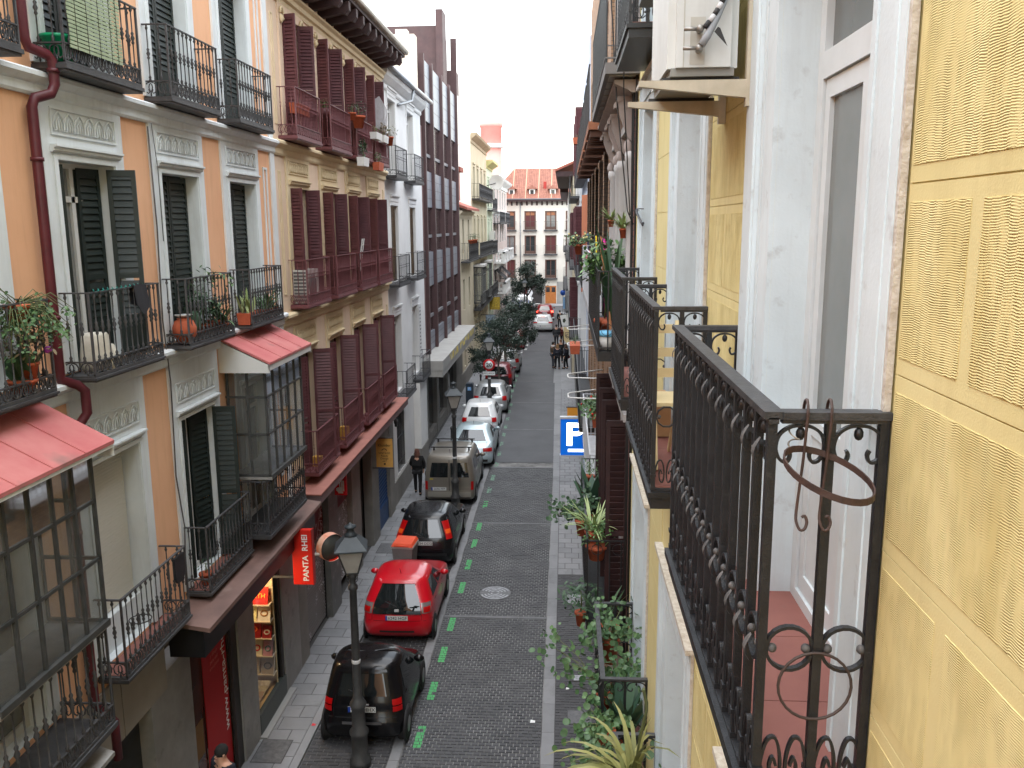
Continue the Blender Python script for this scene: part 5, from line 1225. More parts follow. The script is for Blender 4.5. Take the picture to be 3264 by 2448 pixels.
# ---- wrought-iron balcony with rings and scrolls
m_ironn = mat('near_black_iron', (.008, .0085, .010), .42, (.018, .019, .021), 14, spec=.5, bump=.25, bs=140, spot=.25, spotc=(.07, .07, .07), spots=26)
m_irond = mat('dusty_iron_leaf', (.05, .05, .05), .6, (.13, .125, .12), 22, spec=.4, bump=.2)
m_tile_r = mat('red_floor_tile', S(142, 92, 82), .6, S(130, 82, 74), 3, spot=.25, spotc=S(110, 90, 82), spots=5)
def ring_pts(P, u, z, r, n=14): return [P(u + r * math.cos(2 * math.pi * k / n), z + r * math.sin(2 * math.pi * k / n)) for k in range(n)]
def iron_balcony(bld, y0, y1, zb, xf, hi=True, rail=1.23, step=.15):
    """slab with tiled floor, flat handrail, square bars; between bars rings with balls, C-scrolls above and spirals below"""
    zt = zb + .12; zr = zb + rail; xw = RX - .001; b = MB(); n = 14 if hi else 8
    b.box(xf, xw, y0, y1, zb, zt); b.box(xf - .02, xw, y0 - .02, y1 + .02, zb + .075, zt - .012)
    ba = O('balcony', b, m_ironn, bld)
    nt = 4; w = (y1 - y0 - .06) / nt
    fl = O('tile_floor', MB().box(xf + .03, xw, y0 + .03, y1 - .03, zt - .001, zt + .006), m_jdark, ba)
    for i in range(nt):
        O('floor_tile', MB().box(xf + .033, xw + .18, y0 + .03 + w * i + .002, y0 + .03 + w * (i + 1) - .002, zt + .006, zt + .012), m_tile_r, ba)
    h = MB()
    def rail_seg(p, q, wv):
        h.bar(p, q, .05, .02); p2 = Vector(p) - Vector((0, 0, .014)); q2 = Vector(q) - Vector((0, 0, .014)); h.bar(p2, q2, .026, .016)
    rail_seg((xf + .012, y0 - .01, zr), (xf + .012, y1 + .01, zr), 0); rail_seg((xf + .035, y0 + .012, zr - .001), (xw, y0 + .012, zr - .001), 0); rail_seg((xf + .035, y1 - .012, zr - .001), (xw, y1 - .012, zr - .001), 0)
    O('handrail', h, mat('worn_handrail', (.02, .0205, .022), .5, (.05, .05, .052), 18, spec=.5, bump=.3, bs=120), ba)
    bar_m = BAL.get(('nb', round(rail, 2)))
    if not bar_m:
        q = MB(); hh = rail - .12 - .02; t = .0122; q.box(-t, t, -t, t, 0, hh); q.box(-.017, .017, -.017, .017, .085, .10); q.box(-.015, .015, -.015, .015, .0, .02)
        bar_m = BAL[('nb', round(rail, 2))] = fixn(q.mesh('baluster', m_ironn))
    ns = int(round((y1 - y0) / step)); sw = (y1 - y0 - .024) / ns; D = xw - xf - .012; k2 = 2; dw = D / k2
    runs = []
    for i in range(ns):
        runs.append((lambda u, z, i=i: (xf + .012, y0 + .012 + sw * i + u, z), sw, (1, 0, 0)))
    for yy in (y0 + .012, y1 - .012):
        for i in range(k2): runs.append((lambda u, z, i=i, yy=yy: (xf + .012 + dw * i + u, yy, z), dw, (0, 1, 0)))
    for i in range(ns + 1): O('baluster', bar_m, parent=ba, loc=(xf + .012, y0 + .012 + sw * i, zt))
    for yy in (y0 + .012, y1 - .012):
        for i in range(1, k2 + 1): O('baluster', bar_m, parent=ba, loc=(xf + .012 + dw * i - (.012 if i == k2 else 0), yy, zt))
    # ornament between bars: shared meshes in a local frame (u along, z up), one set per width
    def orn(w, leaf):
        k = ('orn', round(w, 3), hi, leaf, rail)
        if k in BAL: return BAL[k]
        L = lambda u, z: (u, 0, z); nn = (0, 1, 0); fw = .020 if leaf else .018; ms = {}; sn = 4 if hi else 2
        zring = .455 * (rail / 1.23); rr_ = w / 2 - .012; zt_l = rail - .12 - .03
        r = MB(); r.tube(ring_pts(L, w / 2, zring, rr_, 22 if hi else 10), 0, closed=True, flat=(fw, .009, nn))
        ms['ring'] = r
        for s in (-1, 1): q = MB(); q.ball(L(w / 2 + s * (rr_ - .017), zring), .0135, 8 if hi else 5); ms['ball%d' % s] = q
        q = MB(); C_ = [(-.20, -.066), (-.165, -.08), (-.22, -.098), (-.34, -.092), (-.42, -.062), (-.37, -.026), (-.2, -.005), (0, 0)]
        q.tube([L(w / 2 + u * w, zt_l + v) for u, v, _ in smooth([(u, v, 0) for u, v in C_ + [(-u, v) for u, v in C_[-2::-1]]], sn)], 0, flat=(fw * .8, .008, nn)); ms['top_scroll'] = q
        q = MB(); q.ball(L(w / 2, zt_l - .022), (.013, .013, .018), 8 if hi else 5); ms['bud'] = q
        q = MB(); C_ = [(-.13, .10), (-.19, .125), (-.25, .10), (-.22, .06), (-.12, .045), (-.05, .08), (-.07, .14), (-.17, .185), (-.32, .175), (-.42, .11), (-.44, .0)]
        q.tube([L(w / 2 + u * w, v) for u, v, _ in smooth([(u, v, 0) for u, v in C_], sn)], 0, flat=(fw * .8, .008, nn)); ms['foot_scroll-'] = q
        q = MB(); q.tube([L(w / 2 - u * w, v) for u, v, _ in smooth([(u, v, 0) for u, v in C_], sn)], 0, flat=(fw * .8, .008, nn)); ms['foot_scroll+'] = q
        if leaf:
            for nm, z in (('leaf1', zring + .005), ('leaf2', zt_l - .05)):
                v = []
                for j in range(7):
                    t = j / 6; ww = .016 * math.sin(math.pi * min(1, t * .85 + .15)); v += [(w / 2 - ww, .012 + .02 * math.sin(3.1 * t), z - t * .085), (w / 2 + ww, .012 + .02 * math.sin(3.1 * t), z - t * .085)]
                ms[nm] = MB().add(v, [(2 * j, 2 * j + 1, 2 * j + 3, 2 * j + 2) for j in range(6)], 0, True)
        BAL[k] = [(''.join(c for c in nm if c.isalpha() or c == '_'), fixn(q.mesh('ornament', m_irond if 'leaf' in nm or 'ball' in nm else m_ironn))) for nm, q in ms.items()]; return BAL[k]
    def put(w, leaf, loc, rz):
        for nm, me in orn(w, leaf): O(nm, me, parent=ba, loc=loc, rz=rz)
    for i in range(ns): put(sw, True, (xf + .012, y0 + .012 + sw * i, zt), rad(90))
    for yy in (y0 + .012, y1 - .012):
        for i in range(k2): put(dw, False, (xf + .012 + dw * i, yy, zt), 0.0)
    return ba
for i, (a, b_) in enumerate(((2.21, 4.14), (5.08, 6.98), (7.9, 9.66))):
    iron_balcony(yb, a, b_, 7.88, .53, hi=(i == 0))
    iron_balcony(yb, a, b_, 4.02, .385 if i == 2 else .45, hi=False, rail=1.13)
    if i: iron_balcony(yb, a - .2, b_ - .3, 11.14, .53, hi=False)
b = MB(); b.tube(ring_pts(lambda u, z: (u, 2.2, z), .685, 8.355, .098, 26), .0042, 6, closed=True); O('thin_hoop', b, mat('rusty_hoop', (.05, .035, .03), .6), yb)
# pot-ring hooked over the near rail
pr_ = thing('pot_ring_holder', 'rusty empty plant-pot ring hooked over the nearest balcony rail', 'plant holder', (.66, 2.15, 8.95))
m_rust = mat('rusty_iron', S(72, 54, 48), .6, S(52, 40, 38), 20, bump=.3)
b = MB(); cx, cy, cz, r_ = .655, 2.095, 8.985, .108
b.tube([(cx + r_ * math.cos(t), cy + r_ * math.sin(t), cz - .03 * math.cos(t) + .03 * math.sin(t)) for t in [2 * math.pi * k / 28 for k in range(28)]], 0, closed=True, flat=(.017, .004, (0, 0, 1)))
O('ring', b, m_rust, pr_)
for i, x in enumerate((.628, .688)):
    b = MB(); pts = [(x + .004, 2.262, 9.07), (x + .004, 2.262, 9.11), (x + .003, 2.25, 9.137), (x, 2.222, 9.148), (x - .004, 2.196, 9.137), (x - .006, 2.186, 9.11), (x - .010, 2.19, 9.0), (x - .016, 2.19, 8.92), (x - .022, 2.185, 8.86), (x - .024, 2.175, 8.835), (x - .016, 2.165, 8.815), (x - .004, 2.165, 8.818), (x + .002, 2.17, 8.835), (x - .003, 2.175, 8.85), (x - .01, 2.175, 8.845)]
    O('hook_strap', MB().tube(smooth(pts, 3), .0042, 6), m_rust, pr_)
# string tied round the rail
b = MB(); b.tube([(.60 + .012 * math.cos(t), 2.222 + .028 * math.sin(t), 9.08 - .006 * t) for t in [k * .6 for k in range(18)]], .0025, 4); tag(O('tied_string', b, mat('grey_string', (.3, .27, .22), .9)), 'frayed grey string tied under the nearest balcony rail', 'string')

# ---- air conditioner on brackets above
ac = thing('air_conditioner', 'off-white air conditioner on steel brackets high on the yellow wall', 'air conditioner', (.6, 4.4, 10.24))
m_ac = mat('off_white_casing', S(204, 207, 204), .45, S(190, 192, 188), 2.5, streak=.15)
b = MB(); b.box(.455, .765, 4.05, 4.83, 10.28, 10.89)
acb = fixn(b.mesh('casing', m_ac)); bm_ = bmesh.new(); bm_.from_mesh(acb); bmesh.ops.bevel(bm_, geom=[e for e in bm_.edges if abs(e.verts[0].co.z - e.verts[1].co.z) > .1], offset=.035, segments=4, affect='EDGES'); bm_.to_mesh(acb); bm_.free()
O('casing', acb, parent=ac)
O('base_pan', MB().box(.47, .75, 4.07, 4.81, 10.245, 10.28), mat('grey_base_pan', (.22, .22, .2), .6), ac)
b = MB()
for y in (4.12, 4.78): b.box(.44, .78, y - .02, y + .02, 10.225, 10.245)
O('foot_rail', b, mat('black_foot', (.03, .03, .03), .6), ac)
b = MB(); b.box(.55, .615, 4.0475, 4.049, 10.29, 10.49); b.box(.52, .525, 4.048, 4.0495, 10.28, 10.89); O('valve_plate', b, mat('casing_seam', S(176, 174, 164), .5), ac)
vm_ = mat('brass_grey_valve', (.25, .24, .22), .4, metal=.6)
for x, z in ((.585, 10.43), (.583, 10.35)):
    b = MB(); b.lathe([(.012, -.07), (.017, -.065), (.017, -.03), (.011, -.02), (.011, 0)], (x, 4.05, z), 8, axis='y'); b.lathe([(.009, -.05), (.009, .02)], (x - .02, 4.0, z), 6, axis='x'); O('valve', b, vm_, ac)
b = MB(); b.tube([(.59, 3.985, 10.36), (.615, 3.98, 10.4), (.65, 3.99, 10.47), (.68, 4.0, 10.54), (.71, 4.02, 10.63), (.74, 4.1, 10.81), (.8, 4.2, 11.01)], .017, 8); O('insulated_pipe', b, mat('grey_foam', (.3, .32, .34), .8), ac)
for i, (p, q, c_) in enumerate((((.60, 3.975, 10.43), (.62, 3.975, 10.455), .03), ((.62, 3.975, 10.455), (.64, 3.978, 10.48), .5), ((.64, 3.978, 10.48), (.655, 3.98, 10.505), .03), ((.655, 3.98, 10.505), (.67, 3.985, 10.53), .5), ((.67, 3.985, 10.53), (.69, 3.99, 10.57), .03))):
    O('pipe_wrap', MB().tube([p, q], .0115, 7), mat('wrap_%d' % int(c_ * 100), (c_, c_, c_), .7), ac)
b = MB(); b.add([(.655, 3.965, 10.43), (.665, 3.965, 10.425), (.70, 3.97, 10.35), (.64, 3.965, 10.41)], ((0, 1, 2), (0, 2, 3))); O('tape_tail', b, MATS['black_foot'], ac)
O('label', MB().box(.50, .56, 4.0468, 4.0485, 10.79, 10.87), mat('white_label', (.8, .8, .8), .5), ac)
bk = thing('steel_bracket', 'pair of tapered cream steel brackets carrying the air conditioner', 'bracket', (.84, 4.3, 10.11))
m_brk = mat('cream_bracket', S(192, 184, 164), .5, S(166, 156, 134), 4, streak=.2)
for y in (4.06, 4.74):
    O('arm', MB().prism([(.33, 10.225), (.33, 10.2), (.82, 10.145), (.82, 10.225)], 'y', y - .018, y + .018), m_brk, bk)
    O('upright', MB().box(.80, .835, y - .02, y + .02, 10.11, 10.81), m_brk, bk)

# ---- wall hook with cable by the third balcony
hk = thing('cable_bracket', 'black cable bracket sticking out of the white surround above third balcony', 'bracket', (.82, 9.9, 9.75))
b = MB(); b.tube([(.81, 9.95, 9.76), (.79, 9.4, 9.755), (.80, 9.0, 9.745)], .006, 5); b.tube([(.81, 9.95, 9.76), (.79, 9.7, 9.71), (.80, 9.3, 9.62), (.80, 9.05, 9.58)], .012, 5); b.ball((.81, 9.9, 9.75), .02, 6); b.ball((.80, 9.03, 9.6), .016, 6); O('bracket', b, m_iron_b, hk)

# ---- folding chair, box and boards on the second balcony
ch = thing('folding_chair', 'cream wooden folding chair standing on the second yellow-house balcony', 'chair', (.68, 5.75, 8.0))
m_chw = mat('cream_wood', S(226, 206, 158), .55, S(214, 192, 142), 5)
for x in (.60, .76):
    O('leg', MB().bar((x, 5.45, 8.02), (x, 5.85, 8.95), .022, .03), m_chw, ch); O('leg', MB().bar((x - .02, 5.95, 8.02), (x - .02, 5.55, 8.48), .02, .03), m_chw, ch)
O('seat', MB().box(.585, .775, 5.5, 5.9, 8.43, 8.455), m_chw, ch)
for z, y in ((8.62, 5.705), (8.75, 5.76), (8.90, 5.825)): O('back_slat', MB().box(.6, .76, y - .008, y + .008, z - .03, z + .03), m_chw, ch)
cbx = thing('cardboard_box', 'open cardboard box on the floor of the second yellow-house balcony', 'box', (.7, 6.5, 8.0)); O('box', MB().box(.6, .8, 6.35, 6.75, 8.02, 8.3), mat('cardboard', S(186, 148, 106), .8, S(172, 134, 94), 4), cbx); O('flap', MB().add([(.6, 6.35, 8.3), (.8, 6.35, 8.3), (.8, 6.22, 8.36), (.6, 6.22, 8.36)], ((0, 1, 2, 3),)), MATS['cardboard'], cbx)
# ================================================================ RIGHT SIDE, further houses
m_grst = mat('grey_pink_stucco', S(166, 154, 148), .85, S(150, 138, 132), 1.5, streak=.25)
m_pilw = mat('grey_white_stucco', S(186, 184, 182), .85, S(172, 170, 168), 1.5, streak=.2)
def brick_mat(name, c1, c2, mo, axis='yz'):
    m = bpy.data.materials.new(name); MATS[name] = m; m.use_nodes = True; n, l = m.node_tree.nodes, m.node_tree.links; p = n['Principled BSDF']; p.inputs['Roughness'].default_value = .85
    ge = n.new('ShaderNodeNewGeometry'); s = n.new('ShaderNodeSeparateXYZ'); l.new(ge.outputs['Position'], s.inputs[0]); c = n.new('ShaderNodeCombineXYZ')
    ad = n.new('ShaderNodeMath'); ad.operation = 'ADD'; l.new(s.outputs['X'], ad.inputs[0]); l.new(s.outputs['Y'], ad.inputs[1])
    l.new(ad.outputs[0], c.inputs['X']); l.new(s.outputs['Z'], c.inputs['Y'])
    b = n.new('ShaderNodeTexBrick'); b.inputs['Scale'].default_value = 1; b.inputs['Brick Width'].default_value = .26; b.inputs['Row Height'].default_value = .075; b.inputs['Mortar Size'].default_value = .008
    b.inputs['Color1'].default_value = (*c1, 1); b.inputs['Color2'].default_value = (*c2, 1); b.inputs['Mortar'].default_value = (*mo, 1); l.new(c.outputs[0], b.inputs['Vector']); l.new(b.outputs['Color'], p.inputs['Base Color'])
    return m
m_brickp = brick_mat('pink_brick', S(160, 112, 104), S(146, 98, 92), S(118, 104, 98))
m_brickb = brick_mat('tan_brick', S(160, 128, 100), S(140, 108, 82), S(104, 88, 74))
def brick_column(bld, x0, x1, y0, y1, z0, z1, m, course=.075, zpart0=9, zpart1=9):
    """brick pier: bricks as parts where they can be told apart, joined courses elsewhere"""
    o = O('brick_pier', MB().box(x0 + .006, x1, y0 + .004, y1 - .004, z0, z1), mat('mortar', S(120, 106, 96), .9), bld)
    z = z0; rest = MB(); k = 0
    while z + course < z1:
        n = 2 if k % 2 else 1; w = (y1 - y0) / n
        for i in range(n):
            a, b_ = y0 + w * i + .004, y0 + w * (i + 1) - .004
            if zpart0 < z < zpart1:
                key = ('brick', round(b_ - a, 3), m.name)
                if key not in BAL: BAL[key] = fixn(MB().box(0, x1 - x0, 0, b_ - a, 0, course - .01).mesh('brick', m))
                O('brick', BAL[key], parent=o, loc=(x0, a, z))
            else: rest.box(x0, x1, a, b_, z, z + course - .01)
        z += course; k += 1
    O('bricks', rest, m, o, kind='stuff')
# --- grey and pink-brick ornate house
R2 = .86
ob2 = simple_house('ornate_grey_house', 'grey stucco and pink brick house with scroll consoles next to the yellow house', R2, -1, 10.35, 15.3, 17.5, m_grst, [11.7, 14.0], [(4.2, 6.9), (8.0, 10.6), (11.5, 14.0), (14.8, 16.8)], 1.1, m_pilw, mf=m_maroon)
brick_column(ob2, R2 - .05, R2, 10.37, 10.62, 3.9, 11.0, m_brickp, zpart0=8.6, zpart1=11)
brick_column(ob2, R2 - .05, R2, 12.72, 12.98, 3.9, 11.0, m_brickp, zpart0=8.6, zpart1=11)
for y in (10.75, 12.4, 13.15, 14.75):
    O('half_column', MB().lathe([(.1, 8.0), (.1, 8.1), (.075, 8.15), (.07, 10.3), (.1, 10.35), (.1, 10.45)], (R2 - .04, y, 0), 10), m_pilw, ob2)
    b = MB(); b.tube(arc((R2 - .18, 10.98), .09, 200, -160, 12, 'xz', y, r1=.02), 0, flat=(.16, .03, (0, 1, 0))); b.prism([(R2, 10.5), (R2 - .1, 10.6), (R2 - .22, 10.9), (R2 - .24, 11.08), (R2, 11.08)], 'y', y - .07, y + .07); b.ball((R2 - .1, y, 10.5), (.06, .06, .1), 6)
    O('console', b, m_grst, ob2)
moulding(ob2, 'cornice', R2, -1, 10.36, 15.3, 11.08, [(.1, 0), (.14, .03), (.26, .08), (.3, .1), (.3, .14)], m_grst)
def plain_balcony(bld, xw, xf, y0, y1, zb, m, rail=1.1, pitch=.11, mslab=None, slab=.12, rod=.009, cross=True):
    b = MB(); b.box(xf, xw, y0, y1, zb, zb + slab); zr = zb + rail
    for z in (zb + slab + .05, zr): b.bar((xf + .01, y0, z), (xf + .01, y1, z), .03, .016); b.bar((xf, y0 + .01, z), (xw, y0 + .01, z), .03, .016); b.bar((xf, y1 - .01, z), (xw, y1 - .01, z), .03, .016)
    o = O('balcony', b, mslab or m, bld)
    k = ('rod', round(rail, 2), rod, m.name)
    if k not in BAL: BAL[k] = fixn(MB().box(-rod, rod, -rod, rod, 0, rail - slab).mesh('baluster', m))
    n = int((y1 - y0) / pitch)
    for i in range(n + 1): O('baluster', BAL[k], parent=o, loc=(xf + .01, y0 + .01 + (y1 - y0 - .02) * i / n, zb + slab))
    for i in range(1, 4):
        for y in (y0 + .01, y1 - .01): O('baluster', BAL[k], parent=o, loc=(xf + (xw - xf) * i / 3.6, y, zb + slab))
    if cross:
        r = MB()
        for y in (y0 + .01,):
            for i in range(2):
                c = xf + (xw - xf) * (i + .5) / 2
                r.tube([(c + .075 * math.cos(t), y - .005, zb + slab + .28 + .075 * math.sin(t)) for t in [k_ * math.pi / 5 for k_ in range(10)]], 0, closed=True, flat=(.012, .007, (0, 1, 0)))
                r.tube([(c + .075 * math.cos(t), y - .005, zr - .12 + .075 * math.sin(t)) for t in [k_ * math.pi / 5 for k_ in range(10)]], 0, closed=True, flat=(.012, .007, (0, 1, 0)))
        O('scroll_panel', r, m, o)
    return o
plain_balcony(ob2, R2, .42, 10.7, 15.1, 7.9, m_ironn, rail=1.12)
plain_balcony(ob2, R2, .31, 10.9, 15.0, 4.15, m_ironn, rail=1.3, pitch=.14)
plain_balcony(ob2, R2, .45, 10.2, 14.9, 11.26, m_ironn, mslab=mat('grey_slab', (.16, .15, .145), .8), rail=1.2, pitch=.07, cross=False)
for k in range(9): O('slab_panel', MB().box(.5, .8, 10.3 + k * .52, 10.72 + k * .52, 11.25, 11.2599), mat('grey_soffit', (.3, .28, .26), .8), ob2)
plain_balcony(ob2, R2, .45, 10.5, 14.9, 14.5, m_ironn, mslab=MATS['grey_slab'], rail=1.2, pitch=.07, cross=False)
# tall dark maroon shutters folded outwards on the first floor
for y in (11.1, 12.45, 13.4, 14.75): shutter(ob2, (R2, y, 4.3), rad(90), .3, 2.75, mat('brown_black_shutter', S(58, 36, 36), .55, S(42, 27, 28), 5), .085)
# black cables running down the seam
b = MB()
for x, y in ((.82, 10.34), (.80, 10.42), (.79, 10.5)): b.tube([(x, y, 16.5), (x - .01, y + .03, 12.0), (x + .005, y, 9.4), (x - .006, y + .02, 7), (x, y, 3.5)], .011, 5)
b.tube([(.52, 10.6, 12.2), (.6, 10.5, 11.0), (.74, 10.45, 9.75), (.80, 10.4, 9.6)], .008, 5); b.tube([(.58, 9.2, 12.4), (.62, 9.6, 11.0), (.76, 10.3, 9.7)], .007, 5)
O('cable', b, mat('black_cable', (.02, .02, .02), .6), ob2)

# --- tan brick house with wooden balcony floors
R3 = .86
hb = simple_house('tan_brick_house', 'tan brick house with brown wooden balcony floors and a white railing on the right', R3, -1, 15.3, 30.5, 16.5, m_brickb, [16.6, 18.9, 21.4, 24.0, 26.6, 29.1], [(4.2, 6.8), (8.0, 10.7), (11.6, 14.0)], 1.05, None, mf=m_brwood)
for i, y in enumerate((15.6, 17.75, 20.15, 22.7, 25.3, 27.9, 30.1)):
    brick_column(hb, R3 - .09, R3, y - .16, y + .16, 7.9, 11.0, m_brickb, .09, 8.6 if i < 3 else 99, 11)
m_owood = mat('orange_brown_wood', S(150, 96, 66), .7, S(112, 70, 50), 7, streak=.3)
for y in (16.6, 18.9, 21.4, 24.0, 26.6, 29.1):
    b = MB(); b.box(.41, R3, y - .95, y + .95, 11.22, 11.36); o = O('balcony_floor', b, m_owood, hb)
    for k in range(5): O('joist', MB().box(.44, R3, y - .9 + k * .42, y - .78 + k * .42, 11.1, 11.2199), mat('dark_joist', S(80, 54, 42), .8), o)
    r_ = MB(); r_.bar((.42, y - .95, 12.3), (.42, y + .95, 12.3), .03, .02)
    for k in range(14): r_.box(.413, .427, y - .94 + k * .144, y - .926 + k * .144, 11.36, 12.3)
    O('railing', r_, m_iron_b, o)
m_wrail = mat('white_metal_railing', (.55, .57, .6), .45, (.45, .46, .48), 4)
plain_balcony(hb, R3, .47, 16.0, 22.5, 7.85, m_wrail, rail=1.2, pitch=.16, rod=.014, cross=False)
plain_balcony(hb, R3, .47, 24.0, 29.5, 7.85, m_ironn, rail=1.1, pitch=.16, cross=False)
plain_balcony(hb, R3, .48, 15.6, 21.5, 4.15, m_wrail, rail=1.2, pitch=.18, rod=.012, cross=False)
plain_balcony(hb, R3, .40, 22.3, 29.8, 4.15, m_ironn, rail=1.1, pitch=.2, cross=False)
O('orange_board', MB().box(.6, .84, 31.0, 31.06, 7.2, 10.6), mat('salmon_board', S(196, 124, 92), .8), hb)
# white bent clothes-line brackets
for i, (y, z) in enumerate(((16.2, 6.3), (17.6, 6.45), (20.4, 6.75), (22.4, 6.9))):
    t = thing('clothes_rack', ['nearest', 'second nearest', 'third nearest', 'farthest'][i] + ' white folding clothes-line bracket on the tan brick house', 'clothes rack', (R3, y, z), 'white clothes-line brackets')
    O('frame', MB().tube([(R3 - .02, y, z), (.12, y + .35, z - .05), (.08, y + .45, z - .05), (.08, y + .75, z - .05), (.12, y + .85, z - .05), (R3 - .02, y + 1.1, z)], .013, 6), mat('white_enamel_tube', (.66, .66, .64), .4), t)
# --- pale blue house with maroon blinds, then further ones
hp = simple_house('pale_blue_house', 'pale blue house with maroon folding shutters high on the right', .80, -1, 30.5, 41, 15.8, mat('pale_blue_render', S(196, 206, 222), .9, S(182, 192, 208), .9), [32.2, 35.0, 37.8, 40.0], [(1.0, 3.2), (4.3, 6.8), (8.0, 10.4), (11.6, 13.8)], 1.1, m_wht, mf=m_maroon)
for y in (33.2, 36.0, 38.8):
    for z in (8.05, 11.65): shutter(hp, (.79, y, z), rad(90), .42, 2.2, m_maroon, .12)
for z in (4.1, 7.6, 11.2): plain_balcony(hp, .80, .42, 31.0, 40.5, z, m_iron_b, pitch=.22, cross=False)
hw = simple_house('white_old_house', 'old white house with ornate balcony corbels further along the right side', .70, -1, 41, 55, 14.6, m_wht, [42.6, 45.4, 48.2, 51.0, 53.6], [(1.0, 3.2), (4.3, 6.6), (7.8, 10.2), (11.2, 13.2)], 1.1, m_wht, mf=m_maroon, base=(1.0, m_gstone))
for z in (4.0, 7.4, 10.8): plain_balcony(hw, .70, .24, 42, 54, z, m_iron_b, pitch=.26, cross=False)
for y in (43.5, 47, 50.5): shutter(hw, (.69, y, 7.85), rad(90), .4, 2.3, m_maroon, .12); shutter(hw, (.69, y, 4.35), rad(90), .4, 2.2, m_maroon, .12)
hc = simple_house('cream_eaved_house', 'cream house with dark boxed eaves far along the right side', .50, -1, 55, 74, 12.6, m_beig, [57, 60.5, 64, 67.5, 71], [(1.0, 3.2), (4.2, 6.4), (7.6, 9.8)], 1.1, m_wht, mf=m_brwood, base=(1.1, m_gstone))
O('eave', MB().box(-.55, .5, 54.9, 74.1, 12.5, 12.8), m_wood, hc); O('roof', MB().add([(-.6, 54.8, 12.8), (-.6, 74.2, 12.8), (5, 74.2, 15.2), (5, 54.8, 15.2), (-.6, 54.8, 12.95), (-.6, 74.2, 12.95), (5, 74.2, 15.35), (5, 54.8, 15.35)], ((0, 3, 2, 1), (4, 5, 6, 7), (0, 1, 5, 4), (1, 2, 6, 5), (2, 3, 7, 6), (3, 0, 4, 7))), m_redtile, hc); O('attic_wall', MB().box(.6, 5, 54.85, 54.99, 12.6, 15.0), m_end, hc)
for z in (3.9, 7.2): plain_balcony(hc, .50, .06, 56, 73, z, m_iron_b, pitch=.32, cross=False)
hd = simple_house('far_right_house', 'grey-white house at the far right corner by the cross street', .30, -1, 74, 95, 12.2, m_wht, [77, 81, 85, 89, 93], [(1.0, 3.2), (4.2, 6.4), (7.6, 9.8)], 1.1, m_wht, mf=m_brwood, base=(1.1, m_gstone))
for z in (3.9, 7.2): plain_balcony(hd, .30, -.12, 75, 94, z, m_iron_b, pitch=.35, cross=False)
O('eave', MB().box(-.4, .3, 73.95, 95.1, 12.2, 12.5), m_wood, hd)

# --- signs hung over the right pavement
ps = thing('parking_sign', 'blue illuminated parking sign with a white letter P over the right pavement', 'sign', (.3, 25.5, 2.6))
O('box', MB().box(-.10, .74, 25.5, 25.66, 2.65, 3.78), mat('sign_blue', S(0, 78, 160), .35, emit=S(0, 70, 150), es=.35), ps)
O('cap', MB().box(-.12, .76, 25.48, 25.68, 3.78, 3.84).box(-.12, .76, 25.48, 25.68, 2.61, 2.65), mat('aluminium_edge', (.6, .62, .65), .3, metal=.5), ps)
m_lit = mat('lit_white_letter', (.9, .88, .8), .4, emit=(1, .93, .78), es=1.5)
b = MB(); zl, zh, y = 2.95, 3.66, 25.495
b.box(.09, .25, y - .004, y, zl, zh)
cz = 3.46
outer = [(.25, zh)] + [(.40 + .2 * math.cos(t), cz + .2 * math.sin(t)) for t in [math.pi / 2 - k * math.pi / 8 for k in range(9)]] + [(.25, cz - .2)]
inner = [(.25, zh - .13)] + [(.39 + .075 * math.cos(t), cz + .072 * math.sin(t)) for t in [math.pi / 2 - k * math.pi / 8 for k in range(9)]] + [(.25, cz - .072)]
n_ = len(outer); b.add([(p[0], y - .002, p[1]) for p in outer + inner], [(i, i + 1, n_ + i + 1, n_ + i) for i in range(n_ - 1)])
O('letter', b, m_lit, ps); O('bar', MB().box(.13, .6, y - .004, y, 2.76, 2.84), m_lit, ps); O('bracket', MB().bar((.74, 25.58, 3.6), (.86, 25.58, 3.6), .05).bar((.74, 25.58, 2.9), (.86, 25.58, 2.9), .05), m_iron_b, ps)
og = thing('orange_banner', 'orange cloth banner hanging behind the blue parking sign', 'banner', (.4, 31, 2.3)); O('cloth', MB().box(.12, .62, 31.0, 31.02, 2.05, 2.95), mat('orange_cloth', S(224, 152, 52), .8), og); O('pole', MB().bar((.08, 31.01, 2.97), (.86, 31.01, 2.97), .03), m_iron_b, og)
cbn = thing('crest_banner', 'pointed cream banner with a dark crest over the right pavement', 'banner', (.2, 50, 2.6)); O('cloth', MB().prism([(-.03, 3.7), (.4, 3.62), (.4, 2.95), (.19, 2.66), (-.03, 2.95)], 'y', 50, 50.02), mat('cream_cloth', S(206, 186, 140), .8), cbn)
b = MB(); b.tube([(.19 + .15 * u, 49.995, 3.2 + .17 * v) for u, v in ((-.9, .9), (.9, .9), (.9, 0), (.5, -.6), (0, -1), (-.5, -.6), (-.9, 0))], 0, closed=True, flat=(.008, .035, (0, 1, 0))); b.tube(arc((.19, 3.2), .07, 50, 310, 10, 'xz', 49.995), 0, flat=(.008, .03, (0, 1, 0))); O('crest', b, mat('dark_crest', (.04, .03, .05), .7), cbn); O('pole', MB().bar((-.06, 50.01, 3.74), (.7, 50.01, 3.74), .035), m_iron_b, cbn)
